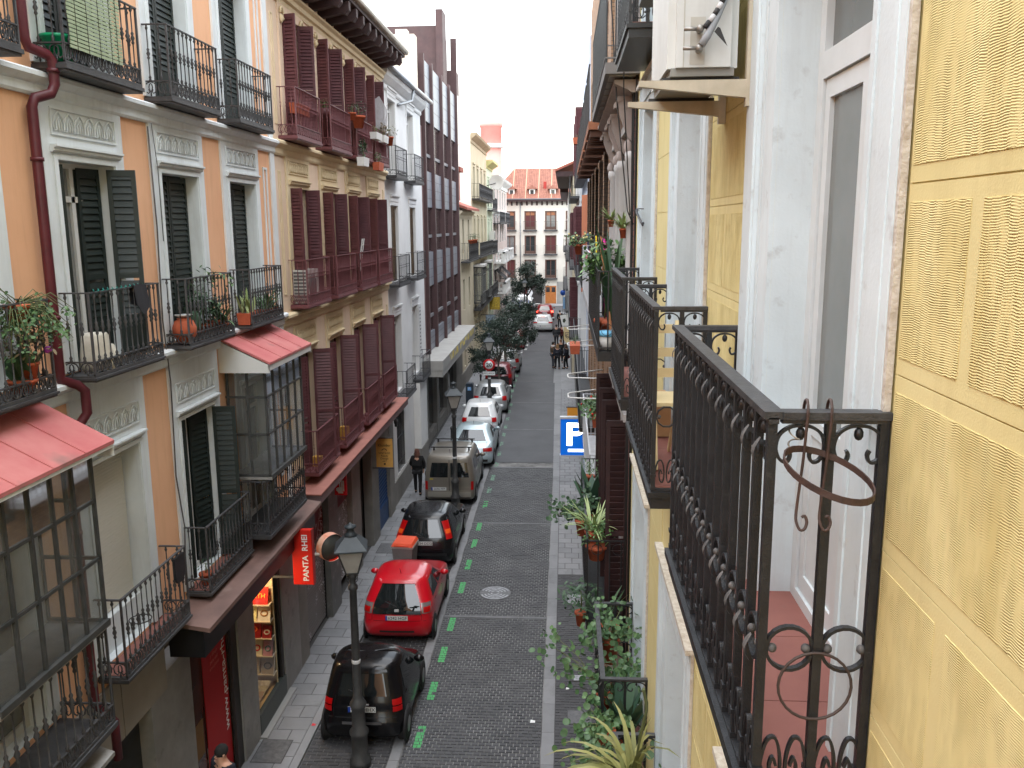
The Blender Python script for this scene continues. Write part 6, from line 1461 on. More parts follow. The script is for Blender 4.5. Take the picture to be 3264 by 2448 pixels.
wbn = thing('white_banner', 'white banner with dark plant print slanting over the far right pavement', 'banner', (-.1, 56, 2.7)); O('cloth', MB().prism([(-.30, 3.72), (.14, 3.84), (.24, 3.1), (.06, 2.62), (-.04, 2.66)], 'y', 56, 56.02), mat('white_cloth', (.7, .7, .69), .8), wbn); O('print', MB().prism([(-.1, 3.5), (.05, 3.55), (.1, 3.4), (0, 3.25), (-.1, 3.3)], 'y', 55.99, 55.999), mat('dark_print', (.06, .07, .05), .8), wbn); O('pole', MB().bar((-.32, 56.01, 3.76), (.5, 56.01, 3.88), .03), m_iron_b, wbn)
rd = thing('round_traffic_sign', 'round blue traffic sign on a post at the far right corner', 'sign', (.1, 92, 0)); O('disc', MB().lathe([(.3, 0), (.3, .03)], (-.15, 91.9, 2.4), 18, axis='y'), mat('traffic_blue', S(20, 70, 150), .4), rd); O('post', MB().tube([(-.15, 91.96, 0), (-.15, 91.96, 2.7)], .03, 6), m_iron_b, rd)
bp_ = thing('notice_board', 'pale blue notice panel standing at the far right corner', 'sign', (.05, 90, 0)); O('panel', MB().box(-.15, .2, 90, 90.08, .9, 2.1), mat('pale_blue_panel', S(120, 160, 196), .5), bp_); O('post', MB().box(.0, .06, 90.02, 90.06, 0, .9), m_iron_b, bp_)
wc = thing('waste_cabinet', 'low grey street cabinet beside the road at the far junction', 'cabinet', (-3.0, 93, 0)); O('body', MB().box(-3.15, -2.65, 92.5, 93.1, 0, 1.1), mat('grey_cabinet', (.28, .28, .27), .6), wc); O('lid', MB().box(-3.18, -2.62, 92.47, 93.13, 1.1, 1.16), m_frame_w, wc)
# ================================================================ CARS (local frame: rear at y=0, nose at +y)
m_tyre = mat('tyre_rubber', (.012, .012, .012), .8, obj=True); m_rim = mat('wheel_rim', (.38, .39, .4), .35, metal=.7); m_carglass = mat('car_glass', (.012, .015, .016), .03, spec=.8); m_black = mat('black_plastic', (.016, .016, .017), .55); m_seam = mat('panel_gap', (.006, .006, .006), .8)
m_red_l = mat('red_lens', S(170, 10, 12), .3, coat=.0); m_amb = mat('amber_lens', S(230, 90, 30), .3); m_clear = mat('clear_lens', (.5, .5, .5), .12, metal=.2); m_plate = mat('plate_white', (.62, .62, .6), .5); m_pblue = mat('plate_blue', S(20, 60, 150), .5); m_ink = mat('plate_ink', (.02, .02, .02), .6)
m_brake = mat('lit_brake_lens', S(220, 20, 20), .2, emit=(1, .05, .03), es=3.0)
def paint(name, c, metal=0.0, rough=.28): return mat(name, c, rough, metal=metal, coat=.7, spec=.45)

def make_car(label, x, y, rz, keys, c, L, wheels, wr=.29, side=((.40, .55), (.57, .71)), zg=(.98, 1.38), rear=(.22, 1.02, 1.34), lights=(), plate=(0, .78), ptext='', split=False, bars=False, crown=.035, lower=None, extras=(), front=(.24,), cat='car', mirror=True, sidez=None, spoiler=None, group='cars parked along the left kerb', rgpaint=None):
    t = thing('parked_car' if 'parked' in group else 'moving_car', label, cat, (x, y, .0), group, rz=rz, local=True)
    zs = [k[0] for k in keys]
    def par(z):
        if z <= zs[0]: return keys[0][1:]
        for i in range(len(zs) - 1):
            if z <= zs[i + 1]:
                f = (z - zs[i]) / (zs[i + 1] - zs[i]); return tuple(a + (b - a) * f for a, b in zip(keys[i][1:], keys[i + 1][1:]))
        return keys[-1][1:]
    def P(u, z, off=0.0):
        yr, yf, w, r = par(z); sg = -1 if u < 0 else 1; a = abs(u); w += off; yr -= off; yf += off
        if a <= .25: px, py = (w - r) * a / .25, yr
        elif a <= .35: th = (a - .25) / .1 * math.pi / 2; px, py = w - r + r * math.sin(th), yr + r - r * math.cos(th)
        elif a <= .75: px, py = w, yr + r + (yf - yr - 2 * r) * (a - .35) / .4
        elif a <= .85: th = (a - .75) / .1 * math.pi / 2; px, py = w - r + r * math.cos(th), yf - r + r * math.sin(th)
        else: px, py = (w - r) * (1 - (a - .85) / .15), yf
        bow = .05 * (px / w) ** 2
        if a <= .35: py += bow
        elif a >= .75: py -= bow * 2.2
        else: px += .015 * math.sin(math.pi * (a - .35) / .4)
        return (sg * px, py, z)
    us = [-1 + k / 30.0 for k in range(60)]
    us = sorted(set([round(q, 4) for q in [-.25, -.28, -.3166, -.35, .25, .2833, .3166, .35, -.75, -.7833, -.8166, -.85, .75, .7833, .8166, .85, 0, 1.0, -.12, .12, -.45, -.55, -.65, .45, .55, .65, -.93, .93]]))
    rz_ = []
    for i in range(len(zs) - 1):
        n = max(1, int((zs[i + 1] - zs[i]) / .12))
        for k in range(n): rz_.append(zs[i] + (zs[i + 1] - zs[i]) * k / n)
    rz_.append(zs[-1]); ztop = zs[-1]
    b = MB(); vs_ = []; N = len(us)
    def cr(p, q=1.0):
        yr, yf, w, r = par(ztop); yc, h = (yr + yf) / 2, (yf - yr) / 2 + .25
        return (p[0], p[1], p[2] + crown * q * (1 - ((p[1] - yc) / h) ** 2) * (1 - .5 * (p[0] / w) ** 2))
    for z in rz_: vs_ += [P(u, z) for u in us]
    K = len(rz_)
    yr, yf, w, r = par(ztop)
    for sh in (.9, .55, .15):
        for u in us:
            p = P(u, ztop); yc = (yr + yf) / 2
            vs_.append(cr((p[0] * sh, yc + (p[1] - yc) * (1 - (1 - sh) * .95), ztop + .012), 1.0))
    K2 = K + 3; fs = []
    for i in range(K2 - 1):
        for j in range(N): fs.append((i * N + j, i * N + (j + 1) % N, (i + 1) * N + (j + 1) % N, (i + 1) * N + j))
    fs.append(tuple((K2 - 1) * N + j for j in range(N)))
    fs.append(tuple(range(N))[::-1])
    b.add(vs_, fs, 0, True)
    body = O('body', b, c, t)
    def patch(name, u0, u1, z0, z1, m, off=.006, nu=6, nz=4, parent=t, taper=0.0, edge=None, shear=0.0):
        q = MB(); v = []
        for i in range(nz + 1):
            tz = i / nz; z = z0 + (z1 - z0) * tz; d = taper * tz * (u1 - u0)
            for j in range(nu + 1): v.append(P(u0 + d + (u1 - u0 - 2 * d) * j / nu + shear * tz, z, off))
        q.add(v, [(i * (nu + 1) + j, i * (nu + 1) + j + 1, (i + 1) * (nu + 1) + j + 1, (i + 1) * (nu + 1) + j) for i in range(nz) for j in range(nu)], 0, True)
        return O(name, q, m, parent)
    ru, r0, r1 = rear
    if split:
        patch('rear_window', -ru, -.015, r0, r1, m_carglass); patch('rear_window', .015, ru, r0, r1, m_carglass); patch('door_seam', -.004, .004, .35, r1 + .1, m_seam, nu=1)
    else:
        if rgpaint: patch('tailgate_panel', -ru - .03, ru + .03, rgpaint[0], r1 + .02, rgpaint[1], .014, 10, 10)
        rw = patch('rear_window', -ru, ru, r0, r1, m_carglass, .018, 8, 6)
        wb_ = MB(); p0, p1 = P(.0, r0 + .02, .02), P(-.6 * ru, r0 + (r1 - r0) * .28, .02); wb_.bar(p0, p1, .018); O('wiper', wb_, m_black, rw)
    patch('windscreen', 1 - front[0] * .62, 1.0, zg[0], zg[1], m_carglass); patch('windscreen', -1.0, -(1 - front[0] * .62), zg[0], zg[1], m_carglass)
    for s in (-1, 1):
        for a0, a1 in side:
            sz = sidez or zg
            patch('side_window', s * a0, s * a1, sz[0], sz[1] - .02, m_carglass, .006)
            patch('door_seam', s * (a1 + .006), s * (a1 + .010), .35, sz[1], m_seam, .004, 1, 5)
        patch('sill', s * .36, s * .74, .18, .33, m_black, .004)
    for li, (nm, a0, a1, z0, z1, m) in enumerate(lights):
        for s in (-1, 1): patch(nm, s * a0, s * a1, z0, z1, m, .012 + .004 * li)
    patch('bumper_seam', -.34, .34, .605, .613, m_seam, .004, 10, 1)
    if not split:
        for s in (-1, 1): patch('tailgate_seam', s * .243, s * .246, .62, rear[1], m_seam, .004, 1, 4)
    for s in (-1, 1):
        for a0, a1 in side: patch('door_handle', s * (a0 + .02), s * (a0 + .05), zg[0] - .12, zg[0] - .095, m_black, .012, 2, 1)
    if lower: patch('bumper_insert', -.26, .26, lower[0], lower[1], m_black, .008)
    for nm, a0, a1, z0, z1, m in extras: patch(nm, a0, a1, z0, z1, m, .014)
    for s in (-1, 1):
        for yy in wheels:
            wx = par(.4)[2]
            O('wheel_arch', MB().lathe([(wr * 1.2, -.02), (wr * 1.2, .012)], (s * (wx + .0), yy, wr + .01), 16, axis='x'), m_black, t)
            wh = O('wheel', MB().lathe([(wr * .7, -.09), (wr * .97, -.09), (wr, -.06), (wr, .06), (wr * .97, .09), (wr * .7, .09)], (s * (wx - .06), yy, wr), 18, axis='x'), m_tyre, t)
            O('rim', MB().lathe([(wr * .69, -.085 if s < 0 else .05), (wr * .69, -.05 if s < 0 else .085), (wr * .2, -.07 if s < 0 else .10)][::1], (s * (wx - .06), yy, wr), 14, axis='x'), m_rim, wh)
        if mirror:
            my = par(zg[0])[1] - .45
            O('mirror', MB().ball((s * (par(zg[0])[2] + .11), my, zg[0] + .04), (.11, .07, .075), 8), rgpaint[1] if rgpaint and False else c, t)
    # plate
    px, pz = plate; yy = P(0.0, pz)[1] - .012
    pl = O('number_plate', MB().box(px - .26, px + .26, yy - .006, yy, pz - .055, pz + .055), m_plate, t)
    O('plate_band', MB().box(px - .26, px - .215, yy - .008, yy - .0061, pz - .055, pz + .055), m_pblue, pl)
    if ptext: text('plate_text', ptext, .105, m_ink, pl, (px + .02, yy - .0075, pz - .004), ROT_S, ext=.001)
    if bars:
        for yy in (.9, 2.1):
            O('roof_bar', MB().bar((-.72, yy, ztop + .14), (.72, yy, ztop + .14), .05, .03), m_black, t)
            for s in (-1, 1): O('bar_foot', MB().bar((s * .62, yy, ztop - .02), (s * .62, yy, ztop + .13), .06), m_black, t)
    if spoiler: patch('spoiler', -.25, .25, spoiler - .045, spoiler, c, .05, 8, 1)
    O('aerial', MB().tube([(0, par(ztop)[0] + .25, ztop + .03), (0, par(ztop)[0] + .1, ztop + .22)], .006, 4), m_black, t)
    return t, P, patch

def hatch(L, W, H, belt=.93, hood=.82, rr=.5, tail=.12, yf_r=None, r=.22):
    h = W / 2
    return [(.19, .10, L - .12, h * .94, .2), (.3, .02, L - .03, h * .985, r), (.5, .0, L, h, r), (.64, .03, L - .02, h, r), (hood - .06, .05, L - .1, h * .99, r), (hood + .02, .07, L - .34, h * .985, r), (belt, tail, L * .70, h * .955, r), (belt + .03, tail + .02, L * .685, h * .945, r), (H - .10, rr, L * .525, h * .77, .24), (H - .04, rr + .05, L * .50, h * .72, .24), (H - .03, rr + .09, L * .49, h * .68, .22)]
p_black = mat('black_car_paint', (.006, .006, .007), .22, spec=.25, coat=.28); p_red = paint('red_car_paint', S(190, 12, 30)); p_grey = mat('dark_grey_car_paint', (.008, .0085, .010), .22, spec=.25, coat=.32); p_beige = paint('beige_grey_car_paint', S(120, 114, 104), .3, .35); p_ice = paint('ice_blue_car_paint', S(164, 180, 184), .3, .3); p_white = paint('white_car_paint', S(214, 216, 216)); p_silver = paint('silver_car_paint', S(170, 173, 174), .5, .32); p_wine = paint('wine_red_car_paint', S(120, 22, 36)); p_dkred = paint('deep_red_car_paint', S(140, 16, 22)); p_roof = paint('glossy_roof_panel', (.02, .021, .024), 0, .12)
# 1 black microcar
L = 2.62; h = .78
k1 = [(.19, .08, L - .1, h * .94, .2), (.3, .01, L - .02, h, .2), (.56, .0, L, h, .22), (.62, .06, L - .04, h * .985, .22), (.80, .07, L - .2, h * .98, .22), (.9, .09, L - .55, h * .96, .22), (.98, .12, L - .62, h * .945, .22), (1.44, .30, L - 1.28, h * .80, .22), (1.50, .34, L - 1.38, h * .75, .22), (1.51, .38, L - 1.42, h * .72, .2)]
t1, P1, pa1 = make_car('black two-seat microcar parked nearest, behind the near lamp post', -3.72, 14.32, rad(.5), k1, p_black, L, (.42, 2.2), .29, side=((.38, .68),), zg=(1.0, 1.42), rear=(.215, 1.0, 1.38), lights=(('tail_lamp', .255, .31, .72, .82, m_red_l), ('tail_lamp', .255, .31, .84, .95, m_red_l)), plate=(0, .77), ptext='4027 HHX', extras=(('trim_strip', -.16, .16, .50, .56, mat('grey_bumper_trim', (.10, .10, .105), .3)), ('third_brake_lamp', -.08, .08, 1.40, 1.42, m_red_l), ('handle', -.06, .06, .85, .88, m_clear)), spoiler=1.46)
# 2 red hatchback
k2 = hatch(3.42, 1.62, 1.465, belt=.98, hood=.84, rr=.42, tail=.14)
make_car('bright red small hatchback parked between the two black cars', -3.84, 18.3, rad(.6), k2, p_red, 3.42, (.52, 2.86), .28, zg=(1.0, 1.36), rear=(.205, .90, 1.34), rgpaint=(.76, m_carglass), lights=(('lamp_housing', .245, .32, .78, 1.0, mat('lamp_housing', (.25, .22, .22), .2, metal=.4)), ('tail_lamp', .258, .31, .80, .92, m_red_l)), plate=(0.0, .68), ptext='6242 HGF', extras=(('badge', -.022, .022, .82, .88, m_clear), ('bumper_slot', -.17, .17, .33, .38, m_black)), spoiler=1.42, side=((.39, .56), (.58, .70)))
# 3 black hatchback with tall tail lamps
k3 = hatch(3.84, 1.66, 1.48, belt=.95, hood=.84, rr=.42, tail=.12)
make_car('glossy black hatchback with tall red tail lamps parked behind the orange-lidded bin', -3.94, 22.75, rad(.8), k3, p_grey, 3.84, (.62, 3.1), .29, zg=(.98, 1.38), rear=(.215, .92, 1.36), lights=(('tail_lamp', .262, .322, .88, 1.32, m_red_l), ('indicator', .268, .316, 1.02, 1.12, m_amb)), plate=(-.0, .78), ptext='2634 DDD', lower=(.42, .5), side=((.39, .55), (.57, .71)))
# 4 beige van
L = 4.11; h = .865
k4 = [(.22, .08, L - .1, h * .95, .16), (.32, .0, L, h, .16), (.5, .0, L, h, .16), (.6, .04, L - .02, h, .14), (.9, .05, L - .2, h, .14), (1.0, .06, L - .85, h * .99, .14), (1.1, .07, L - 1.0, h * .985, .14), (1.62, .14, L - 1.62, h * .90, .16), (1.72, .18, L - 1.72, h * .84, .16), (1.74, .22, L - 1.78, h * .80, .14)]
make_car('grey-beige windowed van with roof bars parked behind the second lamp post', -3.95, 28.35, rad(.8), k4, p_beige, L, (.72, 3.42), .31, zg=(1.12, 1.58), rear=(.235, 1.02, 1.52), split=True, bars=True, lights=(('tail_lamp', .255, .30, .58, .88, m_red_l),), plate=(-.36, .62), ptext='2696 FFP', extras=(('bumper', -.26, .26, .34, .52, mat('van_bumper', S(132, 128, 118), .5)), ('sticker', -.23, -.19, .94, .98, mat('yellow_sticker', S(190, 170, 60), .6))), side=((.39, .53), (.56, .70)), cat='van')
# 5 ice-blue saloon
L = 4.55; h = .88
k5 = [(.2, .1, L - .12, h * .94, .2), (.3, .0, L, h * .99, .22), (.52, .0, L, h, .22), (.62, .06, L - .03, h, .22), (.8, .1, L - .15, h * .985, .22), (.9, .16, L - 1.1, h * .97, .22), (.95, .62, L - 1.25, h * .955, .2), (.98, .72, L - 1.32, h * .945, .2), (1.32, 1.34, L - 2.0, h * .76, .24), (1.385, 1.44, L - 2.1, h * .70, .24), (1.395, 1.5, L - 2.16, h * .66, .2)]
make_car('pale ice-blue saloon parked between the grey van and the white hatchback', -3.72, 32.95, rad(.7), k5, p_ice, L, (.95, 3.6), .31, zg=(1.0, 1.33), rear=(.225, .99, 1.31), lights=(('tail_lamp', .19, .32, .70, .84, m_red_l),), plate=(0, .62), ptext='', lower=(.3, .4), side=((.40, .55), (.57, .70)))
# 6 white, 7 silver, 8 wine red, 9 silver
make_car('white hatchback with red corner lamps parked before the silver one', -3.86, 38.0, rad(.6), hatch(3.98, 1.66, 1.5, .96, .86, .5, .13), p_white, 3.98, (.64, 3.2), .3, rear=(.22, .98, 1.36), zg=(1.0, 1.4), lights=(('tail_lamp', .235, .31, .74, .94, m_red_l),), plate=(0, .55))
make_car('silver hatchback parked beside the dark blue ticket machine', -3.78, 43.0, rad(.6), hatch(4.1, 1.72, 1.5, .95, .86, .5, .13), p_silver, 4.1, (.66, 3.25), .31, rear=(.22, .96, 1.36), zg=(1.0, 1.4), lights=(('tail_lamp', .24, .32, .72, .94, m_red_l),), plate=(0, .66))
make_car('dark wine-red small hatchback with black tailgate parked by the tree trunk', -3.87, 49.75, rad(.4), hatch(3.6, 1.62, 1.42, .92, .84, .45, .12), p_wine, 3.6, (.55, 2.95), .28, rear=(.22, .9, 1.30), zg=(.95, 1.32), lights=(('tail_lamp', .25, .31, .7, .9, m_red_l),), plate=(0, .5), lower=(.3, .78))
make_car('silver hatchback half hidden under the tree crown', -3.78, 55.2, rad(.4), hatch(4.0, 1.7, 1.48, .94, .85, .5, .12), p_silver, 4.0, (.66, 3.2), .3, rear=(.22, .96, 1.36), zg=(.98, 1.38), lights=(('tail_lamp', .24, .32, .74, .98, m_red_l),), plate=(0, .6), group='cars parked further along the left kerb')
make_car('dark red car parked deep in the tree shade', -3.95, 66.0, 0, hatch(4.0, 1.7, 1.46, .94, .85, .5, .12), p_dkred, 4.0, (.66, 3.2), .3, rear=(.22, .96, 1.36), zg=(.98, 1.38), lights=(('tail_lamp', .24, .32, .74, .94, m_red_l),), group='cars parked further along the left kerb')
make_car('white hatchback with brake lights on driving away down the street', -1.93, 77.2, rad(.6), hatch(4.2, 1.78, 1.46, .95, .86, .55, .13), p_white, 4.2, (.7, 3.3), .31, rear=(.225, .97, 1.34), zg=(1.0, 1.36), lights=(('tail_lamp', .19, .32, .80, .93, m_red_l),), plate=(0, .55), extras=(('third_brake_lamp', -.1, .1, 1.37, 1.41, m_brake),), group='cars driving away')
make_car('red crossover with lit tail lamps driving ahead of the white hatchback', -1.98, 86.5, rad(.6), hatch(4.1, 1.78, 1.56, 1.0, .92, .5, .13), p_dkred, 4.1, (.7, 3.25), .34, rear=(.21, 1.06, 1.42), zg=(1.05, 1.46), lights=(('tail_lamp', .24, .32, .84, 1.02, m_brake),), plate=(0, .8), group='cars driving away')
make_car('white car standing at the far left corner of the junction', -4.6, 98.0, rad(2), hatch(4.4, 1.82, 1.62, 1.0, .92, .5, .12), p_white, 4.4, (.75, 3.5), .34, rear=(.21, 1.08, 1.5), zg=(1.05, 1.5), lights=(('tail_lamp', .25, .32, .8, 1.0, m_clear),), group='cars parked further along the left kerb')
make_car('small dark blue car parked before the far junction', -4.3, 92.5, rad(1), hatch(3.8, 1.66, 1.45, .94, .85, .5, .12), paint('navy_car_paint', S(30, 50, 96)), 3.8, (.6, 3.0), .29, rear=(.22, .96, 1.34), zg=(.98, 1.36), lights=(('tail_lamp', .25, .31, .74, .92, m_red_l),), group='cars parked further along the left kerb')
# ================================================================ STREET LAMPS
m_lpost = mat('dark_lamp_iron', (.03, .031, .032), .5, (.06, .06, .058), 6, spec=.5, bump=.2)
m_lroof = mat('grey_lantern_roof', S(62, 69, 73), .5, S(52, 58, 62), 4, metal=.1); m_lglass = mat('milky_lantern_glass', S(168, 164, 156), .3, S(150, 146, 138), 3)
def lamp(label, x, y, top, rz=0.0):
    t = thing('street_lamp', label, 'street lamp', (x, y, 0), 'fernandine street lamps along the parking lane', rz=rz, local=True)
    zb = top - .86
    p = [(.19, 0), (.19, .12), (.15, .16), (.145, .6), (.17, .63), (.17, .69), (.12, .75), (.115, 1.12), (.14, 1.16), (.15, 1.22), (.10, 1.30), (.078, 1.36), (.062, zb - .34), (.085, zb - .32), (.085, zb - .26), (.05, zb - .22), (.06, zb - .12), (.1, zb - .06), (.06, zb)]
    O('post', MB().lathe(p, n=16), m_lpost, t)
    O('post_band', MB().lathe([(.075, 2.0), (.079, 2.01), (.079, 2.06), (.075, 2.07)], n=12), mat('white_sticker', (.6, .6, .6), .6), t)
    w0, w1, z0, z1 = .10, .215, zb, zb + .42
    def sq(w, z): return [(-w, -w, z), (w, -w, z), (w, w, z), (-w, w, z)]
    ln = O('lantern_frame', (lambda b: b)(MB()), m_lpost, t) if False else None
    b = MB()
    A, B = sq(w0, z0), sq(w1, z1)
    for i in range(4): b.bar(A[i], B[i], .02); b.bar(A[i], A[(i + 1) % 4], .025); b.bar(B[i], B[(i + 1) % 4], .022)
    fr = O('lantern', b, m_lpost, t)
    for i in range(4): O('glass', MB().quad(A[i], A[(i + 1) % 4], B[(i + 1) % 4], B[i]), m_lglass, fr)
    b = MB(); e0, e1, e2 = sq(.275, z1 + .01), sq(.275, z1 + .035), sq(.10, z1 + .235)
    b.add(e0 + e1 + e2, [(0, 3, 2, 1)] + [(i, (i + 1) % 4, 4 + (i + 1) % 4, 4 + i) for i in range(4)] + [(4 + i, 4 + (i + 1) % 4, 8 + (i + 1) % 4, 8 + i) for i in range(4)] + [(8, 9, 10, 11)])
    rf = O('lantern_roof', b, m_lroof, t)
    O('chimney', MB().lathe([(.10, z1 + .235), (.12, z1 + .25), (.075, z1 + .29), (.06, z1 + .36), (.10, z1 + .38), (.10, z1 + .41), (.03, z1 + .43), (.02, z1 + .46)], n=12), m_lroof, rf)
    b = MB()
    for i in range(4):
        a = rad(45 + 90 * i)
        b.tube([(.06 * math.cos(a), .06 * math.sin(a), zb - .2), (.13 * math.cos(a), .13 * math.sin(a), zb - .12), (.12 * math.cos(a), .12 * math.sin(a), zb - .02)], .008, 4)
    O('bracket_scroll', b, m_lpost, fr)
    return t
lamp('nearest street lamp with four-sided lantern standing behind the black microcar', -3.65, 13.85, 4.57, rad(12))
lamp('second street lamp standing between the black hatchback and the grey van', -3.6, 27.35, 4.57, rad(12))
l3 = lamp('third street lamp carrying the round speed limit sign', -3.74, 42.25, 4.3, rad(8))
lamp('fourth street lamp rising out of the near tree crown', -3.6, 60.6, 4.5, 0)
lamp('farthest street lamp below the far tree crown', -3.9, 84.5, 4.4, 0)
sp = thing('speed_limit_sign', 'round red and white speed limit sign reading 20 on the third lamp post', 'sign', (-3.74, 42.1, 1.9))
X, Y, Z = -3.74, 42.13, 2.72
O('disc', MB().lathe([(.30, 0), (.30, .02)], (X, Y, Z), 32, axis='y'), mat('sign_red', S(190, 28, 32), .4), sp)
O('disc_face', MB().lathe([(.205, -.004), (.205, 0)], (X, Y, Z), 32, axis='y'), mat('sign_white', (.68, .68, .67), .4), sp)
text('digits', '20', .27, m_ink, sp, (X, Y - .007, Z - .005), ROT_S, sx=1.05, off=.008)
O('plate', MB().box(X - .3, X + .3, Y - .0, Y + .015, 2.2, 2.38), MATS['sign_white'], sp)
text('lettering', 'RECUERDE', .125, m_ink, sp, (X, Y - .004, 2.29), ROT_S, sx=.9)
# ================================================================ BIN, TICKET MACHINE, BOLLARDS
bn2 = thing('wheeled_bin', 'grey wheeled rubbish bin with a bright orange lid beside the black hatchback', 'bin', (-4.36, 22.25, 0), rz=rad(-6), local=True)
b = MB(); b.add([(-.23, -.22, .08), (.23, -.22, .08), (.23, .22, .08), (-.23, .22, .08), (-.29, -.28, .95), (.29, -.28, .95), (.29, .3, .95), (-.29, .3, .95)], ((0, 3, 2, 1), (0, 1, 5, 4), (1, 2, 6, 5), (2, 3, 7, 6), (3, 0, 4, 7)))
O('body', b, mat('grey_bin_plastic', (.17, .17, .165), .6, (.2, .2, .19), 4, obj=True), bn2)
O('rim', MB().box(-.31, .31, -.3, .32, .93, .99), mat('pale_bin_rim', (.36, .35, .33), .6), bn2)
b = MB(); b.add([(-.30, -.31, .99), (.30, -.31, .99), (.30, .31, 1.02), (-.30, .31, 1.02), (-.26, -.26, 1.07), (.26, -.26, 1.07), (.26, .26, 1.11), (-.26, .26, 1.11)], ((0, 3, 2, 1), (4, 5, 6, 7), (0, 1, 5, 4), (1, 2, 6, 5), (2, 3, 7, 6), (3, 0, 4, 7)))
O('lid', b, mat('orange_bin_lid', S(226, 88, 52), .45, S(214, 78, 44), 5, obj=True), bn2); O('handle', MB().tube([(-.2, -.33, 1.03), (.2, -.33, 1.03)], .015, 6), MATS['orange_bin_lid'], bn2)
for s in (-1, 1): O('wheel', MB().lathe([(.1, -.03), (.1, .03)], (s * .22, .2, .1), 12, axis='x'), m_black, bn2)
tm = thing('ticket_machine', 'dark blue parking ticket machine with a white P beside the silver hatchback', 'ticket machine', (-4.85, 42.9, 0))
O('cabinet', MB().box(-5.0, -4.62, 42.75, 43.1, .1, 1.55), mat('navy_cabinet', (.02, .03, .045), .4), tm); O('cap', MB().prism([(-5.02, 1.55), (-4.6, 1.55), (-4.66, 1.66), (-4.96, 1.66)], 'y', 42.73, 43.12), MATS['navy_cabinet'], tm); O('sign_face', MB().box(-4.9, -4.72, 42.742, 42.749, 1.3, 1.48), mat('pale_blue_face', S(120, 170, 220), .4), tm); text('letter', 'P', .16, m_wtxt, tm, (-4.81, 42.738, 1.39), ROT_S)
for i, y in enumerate((36.2, 49.4)):
    bo = thing('bollard', ['black bollard on the left kerb beside the ice-blue saloon', 'black bollard on the left kerb beside the wine-red hatchback'][i], 'bollard', (-4.9, y, .06)); O('post', MB().lathe([(.07, .06), (.07, .12), (.05, .16), (.05, .82), (.07, .86), (.06, .95), (.02, .99)], (-4.88, y, 0), 10), m_lpost, bo)
# ================================================================ SIGNS ON THE LEFT FACADES
pr2 = thing('hanging_shop_sign', 'red projecting sign with vertical white lettering under the brown canopy', 'sign', (-5.06, 15.5, 2.7))
m_rs = mat('bright_red_sign', S(206, 38, 26), .4)
O('box', MB().box(-5.25, -4.86, 15.5, 15.62, 2.72, 3.83), m_rs, pr2); O('edge', MB().box(-4.86, -4.845, 15.49, 15.63, 2.71, 3.84), mat('sign_edge', S(150, 30, 24), .4), pr2)
text('lettering', 'PANTA  RHEI', .155, m_wtxt, pr2, (-4.99, 15.494, 3.27), ROT_S_UP, sx=1.05, off=.003)
O('bracket', MB().bar((WX, 15.56, 3.7), (-5.25, 15.56, 3.7), .04).bar((WX, 15.56, 2.85), (-5.25, 15.56, 2.85), .04), m_iron_b, pr2)
rs_ = thing('round_shop_sign', 'round drum sign with orange and white rim beside the near lantern', 'sign', (-5.02, 17.35, 2.78), rz=rad(48), local=True)
r_ = .30; b = MB()
for k in range(36):
    a0, a1 = 2 * math.pi * k / 36, 2 * math.pi * (k + 1) / 36
    b.quad((r_ * math.cos(a0), -.1, r_ * math.sin(a0)), (r_ * math.cos(a1), -.1, r_ * math.sin(a1)), (r_ * math.cos(a1), .1, r_ * math.sin(a1)), (r_ * math.cos(a0), .1, r_ * math.sin(a0)), 0)
O('rim', b, mat('orange_white_rim', S(240, 210, 190), .4, S(232, 110, 60), 3.2, obj=True), rs_)
O('face', MB().lathe([(.29, -.07), (.29, .07)], (0, 0, 0), 32, axis='y'), mat('dark_sign_face', (.05, .055, .052), .35), rs_)
b = MB(); b.tube([(.28 * math.cos(t), -.075, .28 * math.sin(t)) for t in [-1.9 + k * .12 for k in range(22)]], 0, flat=(.01, .03, (0, 1, 0))); O('red_arc', b, m_rs, rs_)
O('arm', MB().tube([(-.75, .45, -.1), (-.25, .0, -.1)], .035, 8), m_frame_w, rs_)
kb = thing('ochre_banner', 'ochre cloth banner with dark lettering hanging before the blue roller door', 'banner', (-5.35, 24.5, 2.4))
O('cloth', MB().box(-5.58, -5.08, 24.5, 24.515, 2.5, 3.38), mat('ochre_cloth', S(196, 150, 78), .8, S(184, 138, 68), 5), kb)
for z in (3.39, 2.47): O('rod', MB().tube([(WX, 24.51, z), (-5.06, 24.51, z)], .018, 6), m_iron_b, kb)
for s, z, sz in (('Klunder', 3.17, .12), ('VINTAGE', 2.93, .085), ('Ready', 2.85, .085), ('Design', 2.765, .09), ('ART', 2.68, .07)): text('lettering', s, sz, mat('brown_ink', (.06, .04, .02), .7), kb, (-5.33, 24.494, z), ROT_S)
O('lamp_motif', MB().tube(arc((-5.33, 2.985), .08, 20, 160, 8, 'xz', 24.495), 0, flat=(.006, .022, (0, 1, 0))), MATS['brown_ink'], kb); O('dot_motif', MB().lathe([(.03, 0), (.03, .005)], (-5.33, 24.493, 2.6), 12, axis='y'), MATS['brown_ink'], kb)
py = thing('red_party_sign', 'red vertical sign with white lettering and a white hand emblem by a roller shutter', 'sign', (-5.45, 20.2, 3.1))
O('panel', MB().box(-5.62, -5.32, 20.0, 20.06, 3.08, 3.8), mat('vivid_red', S(196, 16, 28), .45), py); text('lettering', 'PSOE', .12, m_wtxt, py, (-5.47, 19.994, 3.60), ROT_S)
b = MB(); f_ = lambda x0, x1, z0, z1: b.box(-5.47 + x0, -5.47 + x1, 19.992, 19.999, 3.28 + z0, 3.28 + z1)
